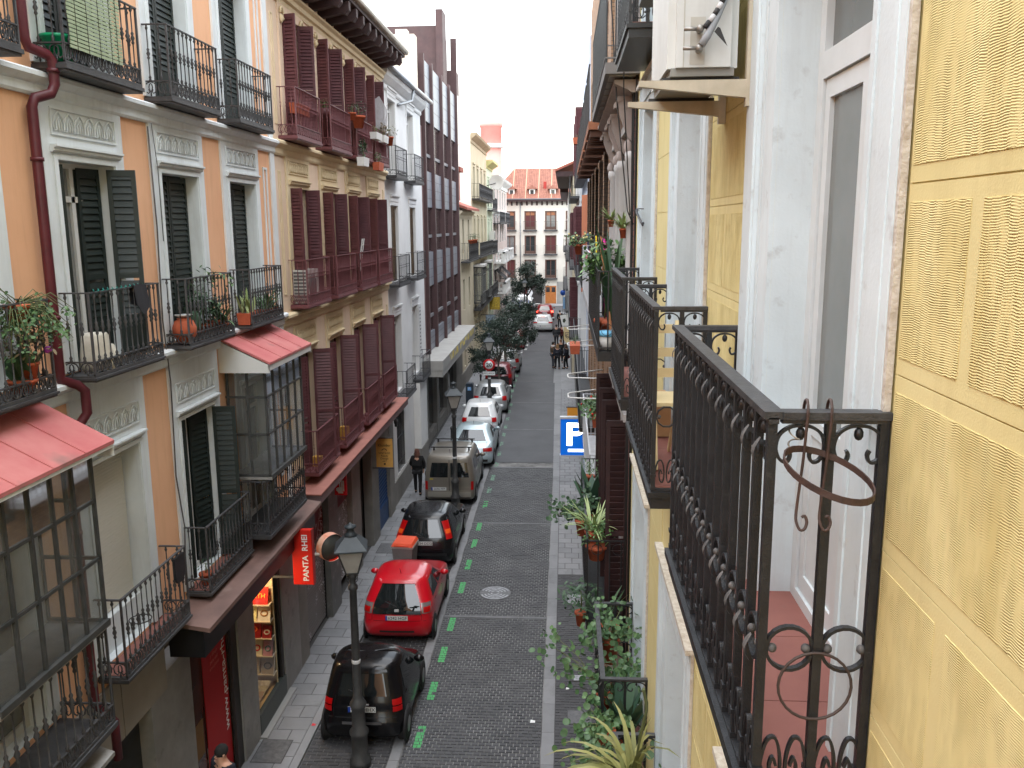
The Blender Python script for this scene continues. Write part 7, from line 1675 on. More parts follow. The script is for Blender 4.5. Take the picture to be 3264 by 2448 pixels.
f_(-.08, .02, -.12, .0); f_(-.03, .0, .0, .16); f_(.02, .05, -.11, .17); f_(.06, .09, -.10, .15); f_(-.03, .09, .14, .17); f_(-.11, -.08, -.09, -.02); f_(-.06, .06, -.15, -.12)
O('hand_emblem', b, m_wtxt, py); O('bracket', MB().bar((WX - .1, 20.03, 3.7), (-5.62, 20.03, 3.7), .03), m_iron_b, py)

# ================================================================ TREES
m_bark = mat('bark', (.09, .075, .06), .9, (.14, .12, .1), 14, bump=.6, bs=30)
def leaf_mat(name, c1, c2):
    m = bpy.data.materials.new(name); MATS[name] = m; m.use_nodes = True; n, l = m.node_tree.nodes, m.node_tree.links; p = n['Principled BSDF']; p.inputs['Roughness'].default_value = .5; p.inputs['Specular IOR Level'].default_value = .4
    ge = n.new('ShaderNodeNewGeometry'); mx = n.new('ShaderNodeMix'); mx.data_type = 'RGBA'; mx.inputs['A'].default_value = (*c1, 1); mx.inputs['B'].default_value = (*c2, 1); l.new(ge.outputs['Random Per Island'], mx.inputs['Factor']); l.new(mx.outputs['Result'], p.inputs['Base Color'])
    return m
m_treeleaf = leaf_mat('dark_evergreen_leaf', (.022, .04, .03), (.06, .085, .065))
def tree(label, x, y, h0, blobs, n, rs=1, tr=.07, leaf=.11, rnm='street_tree'):
    rn = random.Random(rs); t = thing(rnm, label, 'tree', (x, y, 0), 'street trees along the parking lane')
    b = MB(); b.tube([(x, y, 0), (x + .02, y, h0 * .4), (x - .03, y + .02, h0 * .8), (x, y, h0)], [tr * 1.25, tr, tr * .9, tr * .8], 8)
    tips = []
    for (cx, cy, cz, r) in blobs:
        b.tube([(x, y, h0 * .9), ((x + cx) / 2, (y + cy) / 2, (h0 + cz) / 2 + .1), (cx, cy, cz)], [tr * .75, tr * .45, tr * .18], 6)
        for k in range(3):
            a = rn.uniform(0, 6.28); b.tube([((x + cx) / 2, (y + cy) / 2, (h0 + cz) / 2 + .1), (cx + r * .7 * math.cos(a), cy + r * .7 * math.sin(a), cz + rn.uniform(-.3, .6) * r)], [tr * .4, tr * .1], 5)
    O('trunk', b, m_bark, t)
    v = []; f = []; clumps = []
    for (cx, cy, cz, r) in blobs:
        for k in range(int(16 * r)):
            d = Vector((rn.gauss(0, 1), rn.gauss(0, 1), rn.gauss(0, .85))).normalized() * r * (.35 + .62 * rn.random() ** .5)
            clumps.append((cx + d.x, cy + d.y, cz + d.z, r * rn.uniform(.2, .36)))
    for i in range(n):
        c = rn.choice(clumps); d = Vector((rn.gauss(0, .6), rn.gauss(0, .6), rn.gauss(0, .5))) * c[3]
        p = Vector(c[:3]) + d; a = Vector((rn.gauss(0, 1), rn.gauss(0, 1), rn.gauss(-.4, .7))).normalized(); s = a.cross(Vector((rn.gauss(0, 1), rn.gauss(0, 1), rn.gauss(0, 1)))).normalized(); L_ = leaf * rn.uniform(.7, 1.3); W_ = L_ * .27
        o = len(v); v += [tuple(p), tuple(p + a * L_ * .5 + s * W_), tuple(p + a * L_), tuple(p + a * L_ * .5 - s * W_)]; f.append((o, o + 1, o + 2, o + 3))
    me = bpy.data.meshes.new('crown'); me.from_pydata(v, [], f); me.materials.append(m_treeleaf); me.update(); O('crown', me, parent=t)
    return t
tree('evergreen street tree in front of the wine-red hatchback', -3.74, 48.6, 2.1, [(-4.5, 48.7, 2.7, .95), (-4.0, 48.6, 3.6, .95), (-4.9, 49.2, 3.3, .7), (-3.2, 48.4, 2.75, .85), (-3.4, 49.0, 3.7, .7), (-4.7, 48.4, 1.9, .6)], 9000, 1, .06)
tree('evergreen street tree rising before the half-hidden silver hatchback', -3.75, 54.3, 2.2, [(-2.7, 54.3, 3.2, 1.0), (-3.5, 54.0, 4.1, .95), (-2.4, 54.6, 2.6, .6), (-3.2, 54.8, 2.6, .9), (-2.3, 54.2, 4.0, .5)], 8000, 2, .09)
tree('far evergreen street tree before the end house', -3.8, 88.0, 2.6, [(-3.9, 88, 4.3, 1.45), (-4.6, 88.2, 3.4, 1.1), (-3.0, 88, 3.4, 1.1), (-3.7, 87.7, 5.2, .9), (-2.5, 88, 3.9, .6)], 9000, 3, .1, .15)
tree('middle evergreen street tree hidden behind the nearer crowns', -3.8, 70.0, 2.3, [(-3.9, 70, 3.0, 1.1), (-3.2, 70, 2.5, .9), (-4.4, 70.2, 3.3, .8)], 5000, 4, .08, .13)

# ================================================================ PEOPLE
m_skin = mat('skin', S(206, 158, 132), .5, obj=True)
def skin_obj(name, parent, edges, pts, rad_, m, sub=1, root=0):
    me = bpy.data.meshes.new(name); names = list(pts); idx = {k: i for i, k in enumerate(names)}
    me.from_pydata([pts[k] for k in names], [(idx[a], idx[c]) for a, c in edges], []); me.materials.append(m)
    o = bpy.data.objects.new(name, me); COL.objects.link(o); o.parent = parent
    md = o.modifiers.new('skin', 'SKIN'); md.use_smooth_shade = True
    for i, k in enumerate(names):
        r = rad_[k]; me.skin_vertices[0].data[i].radius = r if isinstance(r, tuple) else (r, r)
    me.skin_vertices[0].data[root].use_root = True
    s = o.modifiers.new('subdiv', 'SUBSURF'); s.levels = sub; s.render_levels = sub
    return o
def person(label, x, y, rz, top, trous, hairc, z=0.06, stride=.16, coat=.0, arms=((-.02, .0), (-.02, .0)), hair='short', h=1.7, shoes=(.015, .015, .015), hood=None, bag=None, lean=0.0, face=False):
    """standing or walking figure facing local +y; arms: (elbow forward, hand forward) per side"""
    k = h / 1.7; t = thing('person', label, 'person', (x, y, z), rz=rz, local=True)
    P = {'pelvis': (0, 0, .95), 'waist': (0, lean * .3, 1.08), 'chest': (0, lean * .7, 1.28), 'neck': (0, lean, 1.44), 'head': (0, lean + .02, 1.56), 'crown': (0, lean + .01, 1.66)}
    E = [('pelvis', 'waist'), ('waist', 'chest'), ('chest', 'neck'), ('neck', 'head'), ('head', 'crown')]
    Rr = {'pelvis': (.155, .11), 'waist': (.13, .095), 'chest': (.165, .11), 'neck': .055, 'head': (.075, .095), 'crown': (.06, .075)}
    for s, nm, st_ in ((-1, 'l', stride), (1, 'r', -stride)):
        ef, hf = arms[0 if s < 0 else 1]
        P.update({nm + 'hip': (s * .09, 0, .88), nm + 'knee': (s * .1, st_ * .55 + .03, .5), nm + 'ankle': (s * .1, st_ - (.03 if st_ < 0 else 0), .09), nm + 'toe': (s * .11, st_ + .14, .035),
                  nm + 'sh': (s * .18, lean * .9, 1.38), nm + 'elb': (s * .25, lean + ef, 1.11), nm + 'wr': (s * .22, lean + hf, .88 + hf * .9), nm + 'palm': (s * .215, lean + hf + .03, .80 + hf * .95)})
        Rr.update({nm + 'hip': (.09, .09), nm + 'knee': .06, nm + 'ankle': .042, nm + 'toe': (.04, .025), nm + 'sh': .065, nm + 'elb': .045, nm + 'wr': .03, nm + 'palm': (.035, .018)})
        E += [('pelvis', nm + 'hip'), (nm + 'hip', nm + 'knee'), (nm + 'knee', nm + 'ankle'), (nm + 'ankle', nm + 'toe'), ('chest', nm + 'sh'), (nm + 'sh', nm + 'elb'), (nm + 'elb', nm + 'wr'), (nm + 'wr', nm + 'palm')]
        for q, (dx, dz) in enumerate(((.028, -.05), (.01, -.088), (-.008, -.095), (-.026, -.088), (-.04, -.075))):
            P['%sf%d' % (nm, q)] = (s * .215 + dx * .6, lean + hf + .045 + (.02 if q == 0 else 0), .80 + hf * .95 + dz); Rr['%sf%d' % (nm, q)] = .009; E.append((nm + 'palm', '%sf%d' % (nm, q)))
    P = {a: tuple(q * k for q in p) for a, p in P.items()}; Rr = {a: (tuple(q * k for q in r) if isinstance(r, tuple) else r * k) for a, r in Rr.items()}
    skin_obj('body', t, E, P, Rr, m_skin)
    gm = lambda nm, c: mat(nm + '_%d_%d_%d' % tuple(int(q * 250) for q in c), c, .85, tuple(q * 1.5 + .004 for q in c), 8, obj=True, bump=.2)
    sub = lambda keys: [e for e in E if e[0] in keys and e[1] in keys]
    tk = ['pelvis', 'waist', 'chest'] + [n_ + q for n_ in 'lr' for q in ('sh', 'elb', 'wr')]
    g_ = {a: (tuple(q + .03 for q in Rr[a]) if isinstance(Rr[a], tuple) else Rr[a] + .024) for a in tk}
    P2 = dict((a, P[a]) for a in tk); te = sub(tk)
    if coat: P2['hem'] = (0, -.02, (.95 - coat) * k); g_['hem'] = ((.2) * k, .15 * k); te = te + [('pelvis', 'hem')]
    P2['collar'] = tuple(a * .45 + c * .55 for a, c in zip(P['chest'], P['neck'])); g_['collar'] = (.11 * k, .09 * k); te = te + [('chest', 'collar')]
    skin_obj('coat', t, te, P2, g_, gm('coat', top))
    tk = ['pelvis'] + [n_ + q for n_ in 'lr' for q in ('hip', 'knee', 'ankle')]
    skin_obj('trousers', t, sub(tk), dict((a, P[a]) for a in tk), {a: (tuple(q + .012 for q in Rr[a]) if isinstance(Rr[a], tuple) else Rr[a] + .016) for a in tk}, gm('trousers', trous))
    for n_ in 'lr':
        b = MB(); p0, p1 = Vector(P[n_ + 'ankle']), Vector(P[n_ + 'toe']); d = (p1 - p0); b.ball(((p0.x + p1.x) / 2, (p0.y + p1.y) / 2 + .02, .045 + max(0, p0.z - .09)), (.048 * k, .14 * k, .05 * k), 8); O('shoe', b, gm('shoe', shoes), t)
    hm = gm('hair', hairc); hy = P['head'][1]; hz = P['head'][2]
    b = MB(); b.ball((0, hy - .014, hz + .045 * k), (.094 * k, .112 * k, .104 * k), 12)
    if hair == 'long': b.ball((0, hy - .06 * k, hz - .08 * k), (.10 * k, .07 * k, .17 * k), 10); b.ball((.05, hy - .03 * k, hz - .06 * k), (.06 * k, .06 * k, .14 * k), 8); b.ball((-.05, hy - .03 * k, hz - .06 * k), (.06 * k, .06 * k, .14 * k), 8)
    O('hair', b, hm, t)
    b = MB(); b.ball((0, hy + .098 * k, hz - .005), (.013, .02, .02), 6); O('nose', b, m_skin, t)
    for s in (-1, 1):
        O('ear', MB().ball((s * .082 * k, hy + .01, hz), (.012, .022, .03), 6), m_skin, t)
        O('eye', MB().ball((s * .032 * k, hy + .086 * k, hz + .022), (.013, .01, .008), 6), mat('eye_dark', (.03, .02, .015), .3), t)
    O('mouth', MB().ball((0, hy + .09 * k, hz - .05 * k), (.026, .008, .007), 6), mat('lip', S(150, 84, 78), .5), t)
    if hood: O('scarf', MB().tube([(.085 * k * math.cos(a), hy - .03 + .085 * k * math.sin(a), 1.42 * k) for a in [q * math.pi / 6 for q in range(12)]], .045, 8, closed=True), gm('scarf', hood), t)
    if bag:
        sx, c_ = bag; b = MB(); b.ball((sx * .33, .02, .78 * k), (.07, .15, .13), 10); o = O('handbag', b, gm('bag', c_), t)
        O('bag_strap', MB().tube([(sx * .33, -.08, .88 * k), (sx * .22, -.02, 1.36 * k), (sx * .33, .12, .88 * k)], .008, 5), gm('bag', c_), t)
    return t
BLK = (.008, .008, .009); NVY = (.012, .014, .022)
person('woman in a black coat and trousers with long auburn hair walking away by the wall', -5.24, 29.5, rad(2), BLK, BLK, S(84, 54, 44), coat=.12, arms=((.10, .16), (.06, .05)), hair='long', h=1.68, bag=(1, BLK))
person('dark-haired person in a navy coat below the bookshop banner at the bottom edge', -5.2, 11.72, rad(150), NVY, BLK, (.012, .011, .01), h=1.72, coat=.15, lean=.06, stride=.1)
person('person in a brown jacket with white hood standing at the left of the group', -.75, 57.5, rad(-60), S(74, 62, 50), S(58, 60, 66), (.03, .024, .02), .01, stride=.03, hood=(.5, .5, .5), h=1.8)
person('woman in a dark blue coat with fair hair in the middle of the group', -.45, 57.1, rad(10), NVY, BLK, S(120, 92, 62), .01, coat=.2, hair='long', stride=.12)
person('person in a black coat facing the others at the back of the group', -.25, 59.6, rad(185), BLK, BLK, S(110, 84, 66), .01, coat=.1, stride=.04, arms=((.05, .22), (.05, .2)))
person('woman in a long dark coat with brown hair and a red bag nearest the wall', .12, 57.2, rad(60), NVY, BLK, S(70, 50, 40), .01, coat=.25, hair='long', stride=.05, bag=(1, S(110, 24, 28)))
person('man in a dark grey coat walking away behind the group', -.62, 67.8, rad(-4), (.03, .032, .036), (.02, .02, .024), (.03, .028, .026), .01, coat=.15, h=1.78)
person('person in a maroon jacket walking beside the man in grey', -.15, 68.4, rad(-4), S(70, 26, 26), BLK, (.02, .016, .014), .01, coat=.1)
person('dark-clothed person standing beyond the white banner', -.42, 80.0, rad(20), BLK, BLK, (.02, .018, .015), .01, stride=.04)
# ================================================================ PLANTS AND BALCONY THINGS
m_lg = leaf_mat('fresh_green_leaf', (.045, .115, .03), (.12, .22, .065)); m_gg = leaf_mat('geranium_leaf', (.035, .085, .03), (.10, .18, .07)); m_dg = leaf_mat('dark_green_leaf', (.018, .05, .02), (.05, .10, .045)); m_og = leaf_mat('olive_strap_leaf', (.12, .13, .035), (.26, .25, .085)); m_ag = leaf_mat('blue_green_blade', (.03, .075, .045), (.07, .13, .08)); m_pg = leaf_mat('pale_spider_leaf', (.2, .28, .1), (.38, .45, .22)); m_dry = leaf_mat('dry_stem', (.12, .085, .04), (.22, .16, .08)); m_stem = mat('plant_stem', (.11, .13, .05), .7)
m_fl_r = mat('red_flower', S(196, 40, 28), .6); m_fl_p = mat('purple_flower', S(150, 60, 150), .6); m_fl_y = mat('yellow_white_flower', S(236, 220, 150), .6); m_wpl = mat('white_planter', (.6, .6, .58), .6)
def blade(b, p, d, L, w, droop, n=6, rn=RNG, m=0):
    """long leaf from p: direction d, bending down"""
    d = Vector(d).normalized(); side = d.cross(Vector((0, 0, 1)))
    if side.length < .1: side = Vector((rn.gauss(0, 1), rn.gauss(0, 1), 0))
    side.normalize(); q = Vector(p); v = []
    for i in range(n + 1):
        t = i / n; ww = w * (math.sin(math.pi * (.12 + .88 * t)) ** .7 if t < 1 else 0.02)
        v += [tuple(q - side * ww), tuple(q + side * ww)]
        q = q + d * (L / n); d = (d + Vector((0, 0, -droop / n))).normalized()
    b.add(v, [(2 * i, 2 * i + 1, 2 * i + 3, 2 * i + 2) for i in range(n)], m, True)
def roundleaf(b, p, nrm, r, rn, m=0):
    n = Vector(nrm).normalized(); a = n.cross(Vector((.3, .2, 1))).normalized(); c = n.cross(a)
    v = [tuple(Vector(p) - n * r * .15)]
    for k in range(8):
        t = 2 * math.pi * k / 8; q = r * (1 + .13 * math.sin(k * 3.1)); v.append(tuple(Vector(p) + a * q * math.cos(t) + c * q * math.sin(t) + n * .1 * r * (k % 2)))
    b.add(v, [(0, k + 1, (k + 1) % 8 + 1) for k in range(8)], m, True)
def pot(parent, x, y, z, r, h, m=None, box=None):
    if box: o = O('planter', MB().add([(x - box[0] * .85, y - box[1] * .95, z), (x + box[0] * .85, y - box[1] * .95, z), (x + box[0] * .85, y + box[1] * .95, z), (x - box[0] * .85, y + box[1] * .95, z), (x - box[0], y - box[1], z + h), (x + box[0], y - box[1], z + h), (x + box[0], y + box[1], z + h), (x - box[0], y + box[1], z + h)], ((0, 3, 2, 1), (4, 5, 6, 7), (0, 1, 5, 4), (1, 2, 6, 5), (2, 3, 7, 6), (3, 0, 4, 7))), m or m_terra, parent)
    else:
        o = O('pot', MB().lathe([(r * .68, z), (r * .95, z + h * .82), (r * 1.08, z + h * .82), (r * 1.08, z + h), (r * .95, z + h)], (x, y, 0), 12), m or m_terra, parent)
        O('soil', MB().lathe([(r * .9, z + h * .9), (r * .9, z + h * .93)], (x, y, 0), 10), m_soil, o)
    return o
def plant(label, x, y, z, kind, pr=.1, ph=.18, size=.3, n=40, lm=None, pm=None, box=None, seed=1, spread=1.0, flowers=None, nopot=False, name='potted_plant', group=None, bias=(0, 0, 0), droop=(.3, 1.6)):
    rn = random.Random(seed); t = thing(name, label, 'plant', (x, y, z), group)
    if not nopot: pot(t, x, y, z, pr, ph, pm, box)
    zt = z + (0 if nopot else ph * .95); b = MB(); st = MB(); fl = MB()
    lm = lm or m_gg
    bx = lambda: (x + (rn.uniform(-box[0], box[0]) * .7 if box else rn.uniform(-pr, pr) * .4), y + (rn.uniform(-box[1], box[1]) * .85 if box else rn.uniform(-pr, pr) * .4))
    for i in range(n):
        px, py = bx(); a = rn.uniform(0, 6.283)
        if kind == 'strap':
            up = rn.uniform(.5, 2.2); blade(b, (px, py, zt), (math.cos(a) + bias[0], math.sin(a) + bias[1], up + bias[2]), size * rn.uniform(.6, 1.2), size * .045 * spread, rn.uniform(*droop), rn=rn)
        elif kind == 'agave':
            blade(b, (px, py, zt), (math.cos(a) * .6 + bias[0], math.sin(a) * .6 + bias[1], rn.uniform(.7, 2)), size * rn.uniform(.7, 1.1), size * .10 * spread, rn.uniform(.0, .35), rn=rn)
        elif kind == 'bush':
            d = Vector((rn.gauss(0, 1), rn.gauss(0, 1), rn.gauss(.2, .8))).normalized() * size * rn.random() ** .4; p = Vector((x, y, zt + size * .75)) + Vector((d.x * spread * (box[0] / size if box else 1), d.y * spread * (1 if not box else max(.6, box[1] / size)), d.z * .85)) + Vector(bias) * size
            blade(b, p, (rn.gauss(0, 1), rn.gauss(0, 1), rn.gauss(0, .6)), size * rn.uniform(.18, .34), size * .055, .5, 3, rn)
        elif kind in ('geranium', 'trail'):
            L_ = size * rn.uniform(.35, 1.1); e = rn.uniform(.15, 1.1) if kind == 'geranium' else rn.uniform(-1.1, .4)
            q = Vector((px, py, zt)); d = Vector((math.cos(a) * spread + bias[0], math.sin(a) * spread + bias[1], e + bias[2])).normalized(); mid = q + d * L_ * .55 + Vector((0, 0, size * .08)); end = q + d * L_ + Vector((0, 0, -size * (.05 if kind == 'geranium' else .35)))
            st.tube([q, mid, end], [.006, .005, .003], 4)
            for k in range(11 if kind == 'geranium' else 12):
                p = end + Vector((rn.gauss(0, 1), rn.gauss(0, 1), rn.gauss(0, .8))) * size * .16 if k else end
                if kind == 'trail': p = q.lerp(end, rn.uniform(.3, 1)) + Vector((rn.gauss(0, 1), rn.gauss(0, 1), rn.gauss(0, 1))) * size * .07
                roundleaf(b, p, (rn.gauss(0, .5), rn.gauss(0, .5) - .4, rn.uniform(.4, 1)), (rn.uniform(.018, .040) if kind == 'geranium' else rn.uniform(.012, .026)), rn)
            if flowers and rn.random() < flowers[1]:
                fl.ball(tuple(end + Vector((0, 0, size * .12))), size * .07, 6)
    if b.v: O('foliage', b, lm, t)
    if st.v: O('stems', st, m_stem, t)
    if fl.v: O('flowers', fl, flowers[0], t, kind='stuff')
    if kind == 'bush': O('stem', MB().tube([(x, y, zt - .02), (x + .01, y, zt + size * .5), (x, y + .02, zt + size)], [.015, .012, .006], 5), m_stem, t)
    return t
XB = WX + .2
# ---- left: orange house
sb = thing('slatted_blind', 'green slatted roll blind hung over the top balcony rail', 'blind', (WX + .41, 10.05, 11.5))
m_bs = mat('grey_green_slat', S(160, 172, 142), .7, S(140, 154, 124), 5); bsm = fixn(MB().box(-.004, .004, -.56, .56, -.016, .016).mesh('slat', m_bs))
for i in range(38):
    z = 11.53 + i * .043
    o = O('slat', bsm, parent=sb, loc=(WX + .40 - max(0, z - 12.28) * .25, 10.04 + .01 * math.sin(i * .5), z))
for y in (9.62, 9.85, 10.1, 10.35, 10.5): O('cord', MB().bar((WX + .408, y, 11.5), (WX + .408, y, 12.3), .004), m_soil, sb)
bu = thing('green_bucket', 'green plastic tub behind the scrolled skirt of the top balcony', 'bucket', (WX + .2, 9.62, 11.38)); O('tub', MB().lathe([(.13, 11.38), (.17, 11.62), (.19, 11.63), (.19, 11.66)], (WX + .19, 9.62, 0), 14), mat('green_plastic', S(10, 140, 96), .4), bu); O('contents', MB().ball((WX + .2, 9.68, 11.46), (.14, .2, .1), 10), mat('blue_bag', S(40, 120, 180), .5), bu)
plant('trailing plant in an orange pot hooked on the leftmost second-floor rail', XB + .12, 8.2, 8.66, 'trail', .12, .2, .55, 60, m_gg, seed=3, spread=1.0, bias=(.3, .3, .1))
plant('dry trailing stems on the leftmost second-floor balcony', XB + .1, 8.3, 8.1, 'bush', .1, .16, .3, 160, m_dry, seed=33)
plant('broad-leaved plant with purple flowers on the leftmost second-floor balcony', XB + .05, 8.25, 7.95, 'agave', .14, .14, .34, 16, m_dg, seed=4, spread=2.2)
O_ = MB().ball((XB + .2, 8.5, 8.36), (.04, .05, .04), 7); tag(O('purple_blossom', O_, m_fl_p), 'purple blossom poking through the leftmost second-floor rail', 'flower')
cv = thing('covered_stool', 'white cloth cover over a stool on the second-floor balcony by the open green shutters', 'cover', (XB, 9.75, 7.93))
b = MB(); b.lathe([(.2, 7.94), (.185, 8.1), (.165, 8.25), (.15, 8.34), (.13, 8.37), (.02, 8.38)], (XB - .02, 9.8, 0), 14); b.lathe([(.17, 7.94), (.14, 8.1), (.09, 8.2)], (XB - .04, 10.05, 0), 12); O('cloth', b, mat('off_white_cloth', S(214, 208, 194), .9, S(196, 190, 176), 6, bump=.4, bs=18), cv)
jk = thing('dark_garment', 'dark garment thrown over the second-floor balcony rail', 'clothing', (WX + .38, 10.55, 8.5)); b = MB()
for dx in (-.03, .035): b.add([(WX + .37 + dx, 10.38, 8.89), (WX + .37 + dx, 10.55, 8.9), (WX + .37 + dx, 10.72, 8.88), (WX + .375 + dx * 1.3, 10.4, 8.66), (WX + .39 + dx * 1.3, 10.55, 8.5 if dx > 0 else 8.62), (WX + .375 + dx * 1.3, 10.73, 8.6)], ((0, 1, 4, 3), (1, 2, 5, 4)))
b.add([(WX + .34, 10.38, 8.89), (WX + .405, 10.38, 8.89), (WX + .405, 10.72, 8.885), (WX + .34, 10.72, 8.885)], ((0, 1, 2, 3),)); O('cloth', b, mat('black_fleece', (.02, .02, .024), .9), jk)
b = MB(); b.tube([(WX + .37 + .02 * math.cos(q * 2.1), 9.5 + q * .035, 8.885 + .02 * math.sin(q * 2.1)) for q in range(34)], .007, 4); tag(O('teal_rope', b, mat('teal_rope', S(30, 110, 100), .8)), 'thin teal rope wound along the second-floor balcony rail', 'rope')
jar = thing('terracotta_jar', 'round terracotta jar with white dishes at the corner of the plant-filled balcony', 'jar', (XB + .02, 12.08, 7.93)); O('jar', MB().lathe([(.1, 7.94), (.16, 8.05), (.17, 8.16), (.13, 8.26), (.09, 8.28), (.1, 8.3)], (XB + .03, 12.1, 0), 14), m_terra, jar); O('dish', MB().lathe([(.05, 8.31), (.12, 8.34), (.13, 8.35)], (XB + .03, 12.1, 0), 14), m_wpl, jar)
plant('round bushy shrub on the plant-filled second-floor balcony', XB, 12.85, 7.93, 'bush', .12, .2, .34, 420, m_dg, seed=6, spread=.9)
plant('tall leafy plant at the far end of the plant-filled balcony', XB, 13.2, 7.93, 'bush', .1, .22, .36, 120, m_gg, seed=7, bias=(0, 0, .9))
plant('spiky grass plant on the plant-filled second-floor balcony', XB + .08, 13.35, 7.93, 'strap', .1, .16, .4, 40, m_gg, seed=8)
cac = thing('cactus', 'cluster of grey-green cactus columns on the plant-filled balcony', 'plant', (XB, 12.5, 7.93)); pot(cac, XB + .04, 12.5, 7.93, .12, .14)
for i in range(5): O('column', MB().lathe([(.03, 8.05), (.04, 8.12), (.04, 8.25 + i * .02), (.02, 8.3 + i * .02)], (XB + .03 + .04 * math.cos(i * 1.3), 12.5 + .07 * math.sin(i * 1.3), 0), 8), m_ag, cac)
plant('pale aloe in a planter on the balcony above the small bay roof', XB + .04, 14.6, 7.93, 'agave', .14, .2, .42, 16, m_pg, seed=9, box=(.12, .2), spread=.8)
plant('long grassy planter on the balcony next to the cream house', XB + .04, 15.55, 7.93, 'strap', .12, .18, .45, 90, m_gg, seed=10, box=(.12, .35), spread=.7)
plant('small plant in a pot on the first-floor balcony by the black shutter', XB, 12.25, 4.15, 'bush', .1, .18, .16, 60, m_dg, seed=11)
bg_ = thing('leather_bag', 'black bag hanging on the first-floor balcony rail', 'bag', (WX + .37, 11.0, 4.8)); O('bag', MB().prism([(10.83, 5.12), (11.12, 5.12), (11.12, 4.82), (11.04, 4.74), (10.9, 4.74), (10.83, 4.82)], 'x', WX + .38, WX + .42), mat('black_leather', (.015, .016, .018), .4), bg_)
psd = thing('plant_stand', 'empty wire plant stand on the red-tiled first-floor balcony', 'plant stand', (XB, 10.2, 4.15)); b = MB()
b.tube([(XB + .14 * math.cos(q), 10.2 + .14 * math.sin(q), 4.55) for q in [k * .449 for k in range(14)]], .008, 5, closed=True)
for q in range(3): b.tube([(XB + .14 * math.cos(q * 2.1), 10.2 + .14 * math.sin(q * 2.1), 4.55), (XB + .1 * math.cos(q * 2.1), 10.2 + .1 * math.sin(q * 2.1), 4.15)], .008, 5)
O('stand', b, m_iron_b, psd)
# ---- left: cream house
aco = thing('air_conditioner', 'white air conditioner standing behind the maroon rail of the cream house', 'air conditioner', (XB, 18.3, 7.97)); O('casing', MB().box(WX + .03, WX + .33, 17.86, 18.7, 7.99, 8.68), mat('ac_casing', (.55, .54, .5), .5), aco)
o = MB()
for k in range(9): o.box(WX + .05, WX + .31, 17.85, 17.859, 8.03 + k * .072, 8.075 + k * .072)
O('grille', o, mat('ac_grille', (.12, .12, .12), .5), aco); O('fan_grille', MB().lathe([(.27, 0), (.27, .01), (.06, .012)], (WX + .33, 18.25, 8.33), 16, axis='x'), mat('ac_grille', (.12, .12, .12), .5), aco)
xo = WX + .46
plant('red-brown pot with dark succulent hung outside the third top balcony of the cream house', xo, 22.55, 12.05, 'bush', .17, .3, .26, 120, m_dg, seed=12)
plant('small pot with grey leaves beside the large hanging pot of the cream house', xo - .06, 22.15, 12.2, 'bush', .1, .18, .15, 60, m_ag, seed=13)
plant('first white planter hooked outside the last top balcony of the cream house', xo, 24.6, 11.95, 'bush', .1, .18, .14, 70, m_lg, pm=m_wpl, box=(.1, .36), seed=14)
plant('second white planter with bronze succulents outside the last top balcony', xo, 25.6, 11.95, 'bush', .1, .2, .26, 140, m_dry, pm=m_wpl, box=(.1, .3), seed=15)
plant('red pot with yellow-green leaves at the end of the last top balcony', xo + .02, 26.45, 11.95, 'bush', .11, .26, .24, 120, m_og, seed=16)
plant('white planter with tall stems hung low on the third top balcony', xo, 22.9, 11.12, 'bush', .1, .22, .34, 140, m_dg, pm=m_wpl, box=(.1, .3), seed=17)
plant('terracotta planter with succulents hung low on the last top balcony', xo, 24.75, 11.12, 'bush', .1, .22, .2, 120, m_gg, box=(.1, .32), seed=18)
plant('green plant on the second top balcony of the cream house', XB, 20.3, 11.4, 'bush', .12, .85, .16, 120, m_lg, seed=19, pm=m_maroon)
plant('terracotta trough behind the first top balcony rail of the cream house', XB + .06, 18.2, 11.85, 'bush', .1, .2, .06, 20, m_dg, box=(.1, .4), seed=20)
pb_ = thing('wrapped_plastic_sheet', 'translucent plastic sheet wrapped round a shutter of the last top balcony', 'plastic sheet', (XB, 26.3, 12.2)); O('sheet', MB().add([(WX + .15, 26.1, 12.1), (WX + .4, 26.3, 12.15), (WX + .42, 26.5, 13.0), (WX + .25, 26.2, 13.35), (WX + .1, 26.0, 13.2), (WX + .2, 26.6, 12.3)], ((0, 1, 2, 3), (0, 3, 4), (1, 5, 2))), mat('plastic_film', (.4, .4, .42), .25, (.3, .3, .3), 6, alpha=.7), pb_)
ld = thing('step_ladder', 'small folded step ladder leaning on the third middle balcony of the cream house', 'ladder', (XB, 23.3, 7.97)); b = MB()
for s in (-.1, .1): b.bar((XB - .05, 23.0 + s, 7.99), (XB + .1, 23.25 + s, 9.25), .03, .02)
for k in range(4): b.bar((XB - .02 + k * .035, 22.95 + k * .055, 8.3 + k * .26), (XB - .02 + k * .035, 23.15 + k * .055, 8.3 + k * .26), .02)
O('frame', b, m_wpl, ld)
for y in (18.35, 20.75):
    bt = thing('shopping_bag', ['yellow bag and bottles on the first lower balcony of the cream house', 'tan box on the second lower balcony of the cream house'][y > 19], 'bag', (XB, y, 4.28)); O('bag', MB().box(XB - .1, XB + .1, y, y + .16, 4.28, 4.5 if y < 19 else 4.62), mat('ochre_bag', S(190, 150, 70), .7, S(170, 120, 50), 7), bt)
# ---- far left balcony pots
for i, y in enumerate((50.2, 51.4, 52.3, 53.2)):
    plant(['first', 'second', 'third', 'fourth'][i] + ' pot with leaves on the long rail of the low beige house', XF + .5, y, 8.5, 'bush', .13, .22, .26, 70, m_dg, seed=30 + i, group='pots on the low beige house rail')
